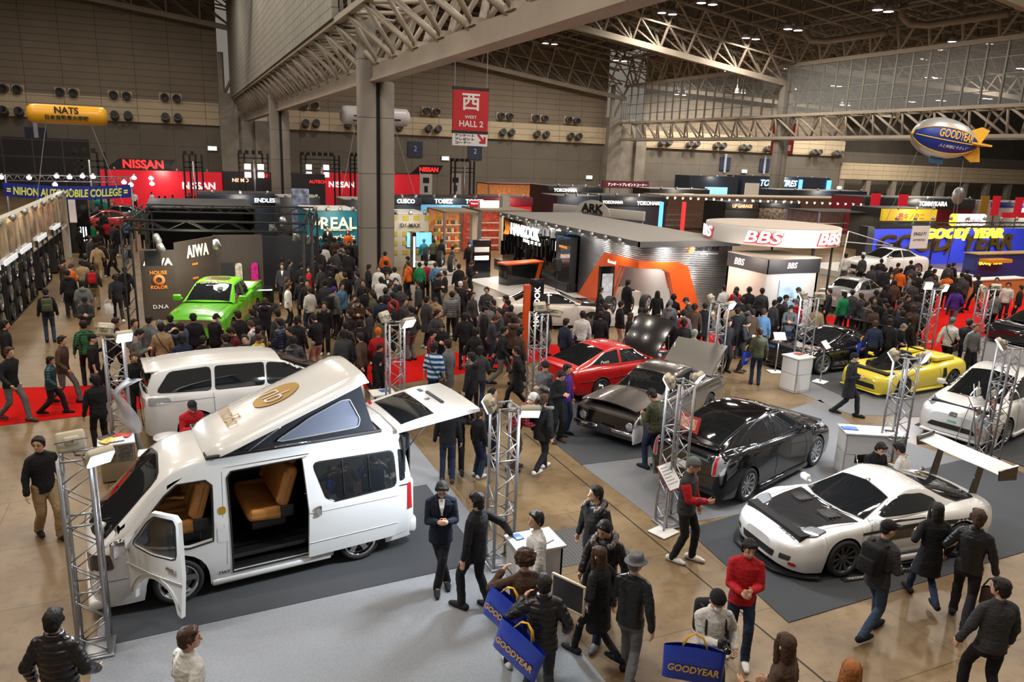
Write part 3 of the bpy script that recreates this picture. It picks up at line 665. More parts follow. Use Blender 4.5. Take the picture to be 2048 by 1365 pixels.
def place_car(name, label, cx, cy, hd, group=None): return thing(name, label, 'car', (cx, cy, 0.012), hd, group)
def from_wheels(pf, pr, wb, side, tr):
 """centre and heading from the ground pixels of the front and rear wheels on the side we see"""
 a, b = G(*pf), G(*pr); h = atan2(a.y-b.y, a.x-b.x); c = (a+b)/2; n = V((-sin(h), cos(h), 0)); c = c-n*side*tr
 return c.x, c.y, h
def coupe_fd():
 x, y, h = from_wheels((1672, 1152), (1935, 1082), 2.43, 1, 0.78)
 a = G(1668, 1150); h = rad(175); x, y = a.x+1.25*cos(h+pi)-0.78*cos(h+pi/2), a.y+1.25*sin(h+pi)-0.78*sin(h+pi/2)
 t = place_car('sports_coupe', 'white tuned sports coupe with black carbon bonnet and tall white rear wing', x, y, h)
 t.scale = (.96,)*3; t.location.z = 0.012
 W = paint('pearl white paint', (0.78, 0.79, 0.78))
 low = [(2.22, .16, .25, .3, .34, .48, .26, .5), (2.17, .14, .5, .31, .58, .5, .5, .54), (2.06, .12, .7, .33, .75, .54, .64, .59), (1.88, .11, .83, .37, .86, .61, .74, .66), (1.6, .11, .88, .42, .92, .72, .82, .73), (1.25, .12, .87, .46, .94, .79, .84, .78), (.85, .13, .84, .46, .9, .79, .82, .82), (.4, .13, .83, .46, .88, .8, .8, .86), (-.3, .13, .83, .46, .88, .82, .79, .88), (-.9, .13, .84, .48, .92, .84, .8, .88), (-1.2, .14, .86, .5, .95, .86, .8, .9), (-1.7, .16, .84, .5, .92, .86, .74, .9), (-2.0, .2, .78, .5, .82, .82, .66, .86), (-2.1, .24, .6, .5, .68, .76, .55, .8)]
 cab = [(.78, .78, .74, .74, .82, .64, 1.0, .84), (.58, .8, .76, .45, .92, .64, .68, .95), (.3, .82, .77, .08, 1.07, .6, .24, 1.1), (.05, .83, .78, -.12, 1.15, .56, -.02, 1.19), (-.25, .84, .77, -.3, 1.19, .55, -.3, 1.235), (-.6, .84, .75, -.62, 1.15, .53, -.65, 1.2), (-1.0, .85, .7, -1.1, 1.02, .5, -1.2, 1.06), (-1.5, .86, .62, -1.5, .93, .5, -1.65, .92), (-1.7, .86, .5, -1.75, .88, .42, -1.85, .86)]
 c = Car(t, low, cab, [(1.25, .32), (-1.18, .32)], W, 0.36)
 for xx, s in ((1.25, 1), (1.25, -1), (-1.18, 1), (-1.18, -1)): wheel(t, xx, s*.82, .32, .25, .245, 10, GUN)
 c.patch('bonnet', [(1.84, -.36), (1.85, .36), (1.58, .56), (.85, .7), (.9, .35), (.96, 0), (.9, -.35), (.85, -.7), (1.58, -.56)], 'T', CARB, .006, .06, False)
 for s in (-1, 1):
  m = MB()
  for k in range(4): m.rbox((1.25-k*.07+.05*s*0, s*.34, .83-.002*k), (.05, .3, .012), .004, 0, 0, None, 1, 0, .35)
  m.build('bonnet_vent', M('dark vent', (.004, .004, .004), .4), t)
 c.patch('windscreen', [(.72, -.66), (.86, -.35), (.92, 0), (.86, .35), (.72, .66), (.14, .52), (.1, 0), (.14, -.52)], 'T', GLASS, .006, .07, False, rim=.02)
 c.patch('side_window', rounded([(.5, .87), (.1, 1.07), (-.15, 1.13), (-.5, 1.11), (-.76, 1.0), (-.82, .88)], 2), 'L', GLASS, .006, .05, rim=.014)
 c.patch('rear_window', [(-.72, -.5), (-.72, .5), (-1.3, .62), (-1.78, .56), (-1.86, 0), (-1.78, -.56), (-1.3, -.62)], 'T', GLASS, .006, .07, False, rim=.02)
 c.patch('engine_cover_panel', [(-1.75, -.6), (-1.75, .6), (-1.96, .6), (-1.96, -.6)], 'T', W, .004, .08, False)
 c.patch('headlight', rounded([(1.62, .5), (1.86, .48), (1.92, .6), (1.72, .76), (1.52, .74)], 3), 'T', LENS, .012, .03, rim=.02)
 c.patch('front_intake', rounded([(-.38, .22), (.38, .22), (.42, .34), (-.42, .34)], 3), 'F', BLK, .008, .05, False)
 c.patch('fog_light', rounded([(.5, .26), (.68, .28), (.7, .37), (.52, .36)], 3), 'F', LENSD, .008, .04)
 c.patch('tail_light', rounded([(.3, .6), (.62, .6), (.62, .72), (.3, .72)], 3), 'B', REDL, .008, .05)
 c.seam([[(.72, .2), (.8, .5), (.66, .84)], [(-.62, .22), (-.7, .5), (-.6, .84)], [(.72, .2), (-.62, .22)]]); c.seam([[(2.02, .4), (1.62, .66), (.95, .72)]], 'T', .004)
 c.mirrors(.62, .78, .9, W)
 m = MB(); P = []
 for i in range(21):
  a = -1+2*i/20; r = 1-.45*max(0, abs(a)-.55)**1.5; P.append((2.33*r-.12*a*a, a*.9))
 m.prism([(p[0]+.02, p[1]) for p in P]+[(1.7, .97), (1.7, -.97)], .05, .075); m.build('front_splitter', CARB, t)
 MB().bx(-.95, .95, -.98, .98, .08, .1).build('side_skirt', BLK, t)
 for s in (-1, 1): MB().rbox((.02, s*.93, .17), (1.7, .06, .1), .02).build('side_sill', W, t)
 w = MB(); P = []
 for i in range(25):
  a = -1+2*i/24; z = 1.44-.03*a*a*a*a; xx = -2.02-.07*a*a; P.append([(xx+.17, a*.86, z-.02), (xx+.05, a*.86, z+.015), (xx-.12, a*.86, z+.045), (xx-.19, a*.86, z+.09), (xx-.19, a*.86, z+.06), (xx-.08, a*.86, z+.01), (xx+.08, a*.86, z-.025), (xx+.17, a*.86, z-.03)])
 w.grid(P, 0); wing = w.build('rear_wing', W, t, True)
 for s in (-1, 1):
  MB().prism([(-.24, -.14), (.16, -.12), (.2, .06), (-.22, .13)], s*.86-.012, s*.86+.012, 0, MX.Translation((-2.06, 0, 1.42))@MX.Rotation(pi/2, 4, 'X')@MX.Scale(-1, 4, V((0, 0, 1)))).build('wing_endplate', CARB, wing)
  m = MB()
  m.prism([(-.02, 0), (.16, 0), (.04, .56), (-.1, .56)], -.01, .01, 0, MX.Translation((-1.98, s*.42, .86))@MX.Rotation(pi/2, 4, 'X')); m.build('wing_strut', CARB, wing)
 c.decal('bumper_lettering', 'YOKOHAMA', .46, BLK, ((V((0, 1, 0)), V((-.35, 0, 1)), V((5, 0, 0)), V((-1, 0, 0)))), (-.32, 1.05), 0, None, .02) if False else None
 c.decal('bumper_lettering', 'YOKOHAMA', .42, BLK, 'T', (1.98, .4), rad(-90), .06, .02, flip=False)
 c.decal('roof_badge', 'O', .1, BLK, 'T', (.12, 0), rad(90), .2)
 c.decal('side_lettering', 'RAYS', .3, M('white lettering', (.8, .8, .8), .4), 'L', (-.35, .6), 0, .07, .01, .2, .005, True)
 b = c.patch('side_graphic', [(.9, .66), (-1.5, .64), (-1.5, .72), (.9, .7)], 'L', M('black side graphic', (.02, .02, .02), .3), .004, .08)
 b = c.patch('door_graphic', [(.5, .5), (-.55, .5), (-.45, .82), (.3, .8)], 'L', CARB, .003, .08)
 c.patch('bumper_badge', rounded([(.66, .2), (.76, .2), (.76, .26), (.66, .26)], 4, .5), 'F', M('red badge', (.5, .02, .02), .4), .009, .03, False)
 return t
CO = coupe_fd()
pf = G(1712, 1160); t = thing('floor_plate', 'small black plate with white tyre maker lettering on the charcoal carpet', 'sign', (pf.x, pf.y, .014), rad(-8)); MB().rbox((0, 0, .01), (.5, .1, .02), .004).build('plate', BLK, t); text('lettering', 'YOKOHAMA', .4, WHT, t, (.03, 0, .021), (0, 0, 1), (0, 1, 0), ext=.001, bold=.02)
def hatch(lbl, x, y, h, P, rear_detail, wm):
 t = place_car('hatchback', lbl, x, y, h)
 low = [(2.23, .2, .4, .42, .5, .62, .42, .66), (2.15, .17, .66, .45, .72, .68, .6, .74), (1.95, .16, .8, .48, .83, .76, .72, .84), (1.35, .16, .85, .52, .875, .88, .76, .95), (.9, .16, .85, .54, .875, .93, .77, 1.0), (0, .16, .85, .55, .875, .98, .78, 1.05), (-1.0, .17, .85, .6, .875, 1.03, .76, 1.1), (-1.6, .18, .84, .64, .865, 1.06, .74, 1.12), (-2.05, .2, .78, .66, .82, 1.06, .68, 1.1), (-2.2, .24, .68, .66, .74, 1.0, .64, 1.04), (-2.24, .3, .6, .66, .66, .9, .6, .92)]
 cab = [(1.22, .9, .74, 1.15, .94, .62, 1.42, .96), (.8, .94, .76, .55, 1.2, .6, .75, 1.24), (.4, .97, .77, .1, 1.4, .56, .2, 1.44), (-.3, .99, .77, -.35, 1.46, .55, -.3, 1.5), (-.9, 1.02, .76, -.95, 1.4, .54, -.95, 1.45), (-1.5, 1.05, .72, -1.6, 1.24, .55, -1.65, 1.3), (-2.0, 1.06, .66, -2.08, 1.1, .56, -2.12, 1.13)]
 c = Car(t, low, cab, [(1.35, .33), (-1.35, .33)], P, .37)
 for xx, s in ((1.35, 1), (1.35, -1), (-1.35, 1), (-1.35, -1)): wheel(t, xx, s*.77, .33, .21, .24, 10, wm)
 c.patch('windscreen', [(1.3, -.58), (1.38, 0), (1.3, .58), (.24, .5), (.2, 0), (.24, -.5)], 'T', GLASS, .006, .08, False, rim=.015)
 c.patch('roof_panel_line', [(.1, -.5), (.1, .5), (-.85, .5), (-.85, -.5)], 'T', M('gloss roof '+P.name, P.node_tree.nodes['Principled BSDF'].inputs['Base Color'].default_value[:3], .06, coat=1), .003, .1, False)
 c.patch('rear_window', [(-.98, -.5), (-.98, .5), (-1.95, .52), (-1.95, -.52)], 'T', GLASS, .006, .08, False, rim=.015)
 c.patch('front_quarter_window', [(1.0, .99), (.62, 1.2), (.6, 1.0)], 'L', GLASS, .006, .04, rim=.012)
 c.patch('front_side_window', [(.55, 1.0), (.56, 1.22), (.2, 1.38), (-.3, 1.42), (-.33, 1.03)], 'L', GLASS, .006, .06, rim=.014)
 c.patch('rear_side_window', [(-.4, 1.03), (-.37, 1.42), (-.8, 1.38), (-1.1, 1.3), (-1.2, 1.08)], 'L', GLASS, .006, .06, rim=.014)
 c.patch('rear_quarter_window', [(-1.27, 1.09), (-1.18, 1.27), (-1.55, 1.13)], 'L', GLASS, .006, .04, rim=.012)
 c.seam([[(.78, .24), (.86, .6), (.72, .98)], [(-.36, .24), (-.38, 1.02)], [(-1.05, .3), (-1.15, .6), (-1.3, 1.05)], [(.78, .24), (-1.0, .26)]], 'L', .004)
 for xx in (-.2, -1.1): m = c.patch('door_handle', rounded([(xx-.1, .86), (xx+.1, .87), (xx+.1, .9), (xx-.1, .9)], 2), 'L', CHROME if P.name[0] == 'w' else BLKG, .012, .05)
 c.patch('headlight', rounded([(1.75, .62), (2.0, .5), (2.1, .55), (1.9, .74), (1.55, .8), (1.6, .72)], 2), 'T', LENS, .008, .04, rim=.01)
 c.patch('front_grille', rounded([(-.55, .3), (.55, .3), (.45, .42), (-.45, .42)], 2), 'F', BLK, .01, .06, False)
 c.patch('front_badge', rounded([(-.09, .62), (.09, .62), (.09, .72), (-.09, .72)], 5, .5), 'F', CHROME, .012, .03, False)
 o = c.patch('number_plate', [(-.22, .44), (.22, .44), (.22, .56), (-.22, .56)], 'F', PLATE, .014, .1, False)
 c.decal('plate_mark', 'ooo', .2, M('green mark', (.02, .4, .12), .5), 'F', (0, .5), 0, .06, .02, 0, .018)
 c.patch('tail_light', rounded([(.6, .66), (.8, .7), (.78, 1.04), (.66, 1.1), (.6, .9)], 2), 'B', LENS, .01, .04)
 c.patch('tail_lamp_red', rounded([(.62, .68), (.68, .7), (.68, 1.04), (.64, 1.0)], 2), 'B', REDL, .016, .04)
 c.patch('lower_rear_glass', [(-.55, .88), (.55, .88), (.55, 1.0), (-.55, 1.0)], 'B', GLASS, .006, .08, False)
 c.patch('rear_plate', [(-.17, .62), (.17, .62), (.17, .78), (-.17, .78)], 'B', PLATE, .014, .1, False)
 c.patch('rear_diffuser', rounded([(-.6, .24), (.6, .24), (.66, .4), (-.66, .4)], 2), 'B', M('dark trim', (.02, .02, .02), .5), .008, .08, False)
 for s in (-1, 1): MB().rbox((0, s*.87, .17), (1.9, .06, .1), .03).build('side_sill', P, t)
 MB().rbox((2.1, 0, .15), (.3, 1.4, .07), .03).build('front_lip', P, t); MB().rbox((-2.06, 0, 1.13), (.2, 1.2, .025), .01).build('rear_spoiler', P, t)
 c.mirrors(.78, .85, 1.02, P); return t, c
x, y, h = from_wheels((1622, 932), (1487, 1002), 2.7, -1, .8)
BP = paint('black pearl paint', (.006, .006, .008), .12)
BH, bc = hatch('black hatchback seen from behind with a red placard on its tail', x, y, h, BP, True, ALLOY)
sg = thing('placard', 'small red and white placard standing on the tail of the black hatchback', 'sign', (0, 0, 0)); sg.location = BH.matrix_world@V((0, 0, 0))
pt = V((x, y, 0))+V((cos(h), sin(h), 0))*-1.95+V((-sin(h), cos(h), 0))*.18; sg.location = (pt.x, pt.y, 1.12); sg.rotation_euler = (0, 0, h+pi)
MB().box((0, 0, .28), (.02, .5, .3), 0, 0, None, 0, -.25).build('board', M('red board', (.5, .04, .03), .4), sg); MB().box((.012, 0, .285), (.012, .4, .2), 0, 0, None, 0, -.25).build('picture', M('red and cream print', (.7, .35, .22), .5, var=.6, vs=14), sg)
m = MB(); m.rod((0, -.2, 0), (0, -.2, .2), .008); m.rod((0, .2, 0), (0, .2, .2), .008); m.build('stand', CHROME, sg)
WP = paint('white pearl paint', (.8, .81, .8))
hatch('white hatchback facing the aisle beside the brochure rack', G(1975, 850).x, G(1975, 850).y, rad(180+14), WP, False, ALLOY)
def hachi():
 a = G(1196, 799); h = rad(12); x, y = a.x+1.2*cos(h)-sin(h)*.72, a.y+1.2*sin(h)+cos(h)*.72
 t = place_car('hatchback_coupe', 'red two door coupe with its black bonnet propped open', x, y, h); P = paint('bright red paint', (.62, .012, .015))
 low = [(2.1, .22, .74, .4, .79, .6, .76, .64), (2.02, .2, .78, .42, .81, .68, .77, .72), (1.2, .18, .8, .48, .82, .76, .76, .82), (.6, .18, .8, .5, .82, .8, .76, .86), (-.6, .18, .8, .5, .82, .83, .75, .9), (-1.3, .19, .8, .5, .82, .86, .73, .92), (-1.9, .22, .78, .5, .8, .86, .7, .9), (-2.08, .26, .74, .5, .78, .82, .7, .86)]
 cab = [(.78, .81, .73, .76, .84, .68, .86, .87), (.55, .83, .73, .42, 1.02, .6, .5, 1.04), (.1, .84, .73, .02, 1.22, .54, .06, 1.26), (-.4, .85, .73, -.42, 1.26, .52, -.42, 1.3), (-.85, .86, .72, -.9, 1.22, .52, -.9, 1.26), (-1.4, .87, .7, -1.45, 1.04, .56, -1.45, 1.07), (-1.88, .87, .66, -1.95, .88, .6, -1.95, .9)]
 c = Car(t, low, cab, [(1.2, .29), (-1.2, .29)], P, .33)
 for xx, s in ((1.2, 1), (1.2, -1), (-1.2, 1), (-1.2, -1)): wheel(t, xx, s*.74, .29, .2, .2, 8, ALLOY, 'dish')
 c.patch('windscreen', [(.72, -.62), (.72, .62), (.1, .52), (.1, -.52)], 'T', GLASS, .006, .07, False, rim=.012)
 c.patch('rear_window', [(-.92, -.5), (-.92, .5), (-1.8, .56), (-1.8, -.56)], 'T', GLASS, .006, .07, False, rim=.012)
 c.patch('side_window', [(.6, .88), (.1, 1.18), (-.4, 1.22), (-.42, .9)], 'L', GLASS, .006, .05, rim=.012); c.patch('rear_side_window', [(-.52, .91), (-.5, 1.22), (-.9, 1.18), (-1.45, .94)], 'L', GLASS, .006, .05, rim=.012)
 c.decal('window_sticker', 'Petit', .3, WHT, 'R', (-1.0, .97), 0, .07, .01, .3, .01); c.seam([[(.66, .22), (.7, .6), (.62, .86)], [(-.5, .22), (-.48, .88)], [(.66, .22), (-.5, .22)]]); c.seam([[(1.9, .55), (-1.9, .55)]], 'L', .012)
 c.patch('engine_bay', [(1.95, -.66), (1.95, .66), (.9, .66), (.9, -.66)], 'T', BLK, .006, .1, False)
 eng = MB(); eng.rbox((1.4, 0, .82), (.5, .3, .16), .03); eng.rbox((1.3, .42, .8), (.3, .2, .14), .03); eng.tube([(1.2, -.2, .86), (1.45, -.4, .88), (1.75, -.3, .84)], .04, 8); eng.lathe([(.1, 0), (.1, .12), (.02, .13)], 14, 0, TR((1.2, -.48, .76))); eng.rod((1.0, -.6, .9), (1.0, .6, .9), .02, 6); eng.build('engine', M('engine metal', (.4, .4, .42), .35, .7), t)
 T = TR((.85, 0, .87), 0, 0, rad(52)); m = MB(); m.rbox((0, 0, 0), (1.2, 1.42, .03), .02, 0, 0, MX.Translation((.85, 0, .87))@MX.Rotation(rad(-53), 4, 'Y')@MX.Translation((.6, 0, 0)), 2); m.build('bonnet', CARB, t)
 MB().rod((1.5, -.6, .8), (1.42, -.6, 1.6), .008).build('bonnet_stay', CHROME, t)
 c.patch('headlight', [(.46, .46), (.72, .46), (.72, .6), (.46, .6)], 'F', LENS, .01, .06); c.patch('front_grille', [(-.42, .46), (.42, .46), (.42, .6), (-.42, .6)], 'F', BLK, .01, .08, False); c.patch('side_marker', [(1.86, .5), (2.0, .5), (2.0, .6), (1.86, .6)], 'L', ORANGE, .006, .05)
 c.patch('tail_light', [(.4, .55), (.76, .55), (.76, .72), (.4, .72)], 'B', REDL, .01, .06); MB().rbox((2.1, 0, .4), (.1, 1.6, .12), .03).build('front_bumper', P, t); MB().rbox((-2.1, 0, .4), (.1, 1.6, .14), .03).build('rear_bumper', P, t)
 c.mirrors(.5, .78, .92, P, (.1, .16, .1))
hachi()
def classic():
 a, b = G(1158, 852), G(1262, 894); d = (b-a).normalized(); hd = atan2(-d.x, d.y)+pi; h = rad(180+27)
 fc = G(1212, 888); x, y = fc.x-2.15*cos(h), fc.y-2.15*sin(h)
 t = place_car('classic_coupe', 'dark grey metallic classic coupe with black grille and raised boot lid', x, y, h); P = paint('grey brown metallic paint', (.17, .155, .145), .22, .75)
 low = [(2.2, .24, .76, .45, .8, .72, .78, .76), (2.1, .22, .79, .46, .82, .78, .77, .82), (1.3, .2, .8, .5, .83, .85, .75, .9), (.6, .2, .8, .52, .83, .88, .74, .93), (-.4, .2, .8, .52, .83, .9, .73, .95), (-1.3, .2, .8, .54, .83, .92, .72, .96), (-1.9, .22, .79, .54, .82, .9, .72, .94), (-2.15, .25, .76, .54, .8, .84, .72, .9)]
 cab = [(.85, .9, .7, .84, .92, .64, .98, .94), (.6, .9, .71, .5, 1.08, .58, .6, 1.11), (.25, .91, .71, .15, 1.27, .53, .2, 1.31), (-.3, .92, .7, -.3, 1.33, .52, -.3, 1.37), (-.7, .93, .69, -.75, 1.3, .52, -.75, 1.34), (-1.2, .94, .66, -1.2, 1.1, .54, -1.22, 1.12), (-1.5, .94, .6, -1.5, .96, .5, -1.52, .97)]
 c = Car(t, low, cab, [(1.3, .29), (-1.3, .29)], P, .33)
 for xx, s in ((1.3, 1), (1.3, -1), (-1.3, 1), (-1.3, -1)): wheel(t, xx, s*.74, .29, .2, .2, 8, GUN, 'dish')
 c.patch('windscreen', [(.8, -.58), (.84, 0), (.8, .58), (.24, .5), (.24, -.5)], 'T', GLASS, .006, .07, False, rim=.012)
 c.patch('rear_window', [(-.8, -.5), (-.8, .5), (-1.35, .5), (-1.35, -.5)], 'T', GLASS, .006, .07, False, rim=.012)
 c.patch('side_window', [(.66, .95), (.22, 1.24), (-.7, 1.26), (-1.15, .98)], 'L', GLASS, .006, .05, rim=.012)
 c.patch('front_grille', [(-.74, .4), (.74, .4), (.76, .7), (-.76, .7)], 'F', BLKG, .012, .1, False)
 m = MB()
 for s in (-1, 1):
  for yy in (.6,):
   m.lathe([(.1, .0), (.1, .05), (.085, .06)], 20, 0, TR((2.2, s*yy, .56), 0, 0, pi/2))
 m.build('headlamp_ring', CHROME, t); m = MB()
 for s in (-1, 1): m.lathe([(.085, .05), (.001, .065)], 20, 0, TR((2.2, s*.6, .56), 0, 0, pi/2))
 m.build('headlight', LENS, t)
 MB().rbox((2.24, 0, .38), (.08, 1.66, .1), .03).build('front_bumper', CHROME, t); MB().rbox((-2.2, 0, .42), (.08, 1.62, .1), .03).build('rear_bumper', CHROME, t)
 MB().rbox((2.3, 0, .36), (.01, .34, .17), .004).build('number_plate', M('dark plate', (.03, .03, .035), .4), t); 0
 m = MB()
 for s in (-.45, -.1, .25): m.box((.5, s, 1.05), (.012, .01, .6), 0, 0, None, 0, rad(58))
 m.build('windscreen_chrome_bar', CHROME, t)
 m = MB(); P2 = []
 for i in range(13):
  xx = 2.16-1.22*i/12; P2.append([(xx, (-.72+1.44*j/12)*(1-.02*(i == 0)), .845+.1*i/12+.07*(1-((j-6)/6)**2)+(.06*(12-i)/12)) for j in range(13)])
 m.grid(P2); m.grid([[(a, b, c_-.03) for a, b, c_ in r] for r in P2]); m.build('bonnet', P, t, True)
 m = MB(); P2 = []
 for i in range(11):
  P2.append([(0.02*sin(pi*i/10), -.7+1.4*j/10, 1.05*i/10) for j in range(11)])
 m.grid(P2, 0, MX.Translation((-1.5, 0, .96))@MX.Rotation(rad(-52), 4, 'Y')); m.grid([[(a-.03, b, c_) for a, b, c_ in r] for r in P2], 0, MX.Translation((-1.5, 0, .96))@MX.Rotation(rad(-52), 4, 'Y')); m.build('boot_lid', M('satin grey metallic', (.3, .28, .26), .3, .7), t, True)
 m = MB(); m.rod((-2.0, -.62, .9), (-2.0, -.62, 1.5), .01); m.build('boot_stay', CHROME, t)
 c.seam([[(.7, .24), (.74, .6), (.66, .9)], [(-.45, .24), (-.44, .92)], [(.7, .24), (-.45, .24)]]); c.seam([[(2.0, .66), (-2.0, .68)]], 'L', .008, CHROME)
 c.mirrors(1.2, .76, .94, CHROME, (.08, .14, .09)); c.patch('tail_light', [(.35, .55), (.74, .55), (.74, .7), (.35, .7)], 'B', REDL, .01, .06)
classic()
def minivan():
 h = rad(6); r = G(300, 868); x, y = r.x+2.3*cos(h)-sin(h)*.3, r.y+.25
 t = place_car('minivan', 'white people carrier with clear tail lamps parked behind the camper van', x, y, h); P = WP
 low = [(2.38, .22, .5, .45, .6, .7, .5, .74), (2.3, .2, .72, .48, .8, .78, .68, .82), (1.9, .18, .86, .55, .89, .92, .78, .98), (1.2, .18, .88, .6, .9, 1.05, .82, 1.1), (0, .18, .88, .62, .9, 1.1, .83, 1.15), (-1.4, .18, .88, .62, .9, 1.12, .83, 1.2), (-2.1, .2, .86, .62, .88, 1.12, .8, 1.2), (-2.33, .24, .78, .62, .82, 1.08, .76, 1.15), (-2.38, .3, .7, .62, .76, 1.0, .7, 1.05)]
 cab = [(1.65, 1.02, .76, 1.6, 1.06, .66, 1.85, 1.08), (1.1, 1.06, .8, .8, 1.42, .66, .95, 1.46), (.5, 1.08, .81, .3, 1.64, .64, .4, 1.69), (-.5, 1.1, .82, -.5, 1.7, .64, -.5, 1.76), (-1.5, 1.1, .82, -1.5, 1.68, .64, -1.55, 1.74), (-2.05, 1.1, .8, -2.1, 1.6, .62, -2.25, 1.64), (-2.25, 1.08, .76, -2.3, 1.3, .64, -2.38, 1.3)]
 c = Car(t, low, cab, [(1.42, .34), (-1.4, .34)], P, .39)
 for xx, s in ((1.42, 1), (1.42, -1), (-1.4, 1), (-1.4, -1)): wheel(t, xx, s*.79, .34, .22, .26, 7, CHROME)
 c.patch('windscreen', [(1.7, -.62), (1.78, 0), (1.7, .62), (.46, .56), (.46, -.56)], 'T', GLASS, .006, .08, False, rim=.02)
 c.patch('front_side_window', rounded([(1.25, 1.13), (.7, 1.52), (.12, 1.62), (.1, 1.14)], 2, .15), 'L', GLASS, .006, .06, rim=.02)
 c.patch('sliding_door_window', rounded([(.02, 1.14), (.04, 1.62), (-.95, 1.64), (-.98, 1.15)], 2, .1), 'L', GLASS, .006, .06, rim=.02)
 c.patch('rear_quarter_window', rounded([(-1.08, 1.15), (-1.06, 1.64), (-1.85, 1.6), (-2.12, 1.2)], 2, .15), 'L', GLASS, .006, .06, rim=.02)
 c.patch('rear_window', rounded([(-.66, 1.14), (.66, 1.14), (.6, 1.56), (-.6, 1.56)], 2), 'B', GLASS, .01, .08, False, rim=.02)
 c.patch('tail_light', rounded([(-2.3, .92), (-1.85, .96), (-1.9, 1.08), (-2.3, 1.1)], 2), 'L', LENS, .008, .05); c.patch('tail_lamp', rounded([(.4, .9), (.78, .9), (.76, 1.08), (.4, 1.04)], 2), 'B', LENS, .01, .05)
 c.seam([[(1.1, .25), (1.16, .7), (1.02, 1.1)], [(.06, .22), (.06, 1.12)], [(-1.02, .3), (-1.04, 1.12)], [(1.1, .25), (-.95, .25)], [(-1.0, .98), (-2.1, .98)]])
 for xx in (.22, -.12): c.patch('door_handle', rounded([(xx-.1, .93), (xx+.1, .93), (xx+.1, .97), (xx-.1, .97)], 2), 'L', CHROME, .015, .06)
 c.seam([[(.3, -.5), (-2.0, -.5)]], 'T', .006, WHT); c.mirrors(1.0, .88, 1.12, P); t.scale = (1, 1, .94); MB().rbox((-2.16, 0, 1.63), (.3, 1.2, .04), .02).build('roof_spoiler', P, t)
 c.patch('rear_plate', [(-.2, .7), (.2, .7), (.2, .84), (-.2, .84)], 'B', PLATE, .012, .1, False); c.patch('headlight', rounded([(1.9, .4), (2.25, .45), (2.2, .62), (1.9, .74)], 2), 'T', LENS, .008, .05)
minivan()
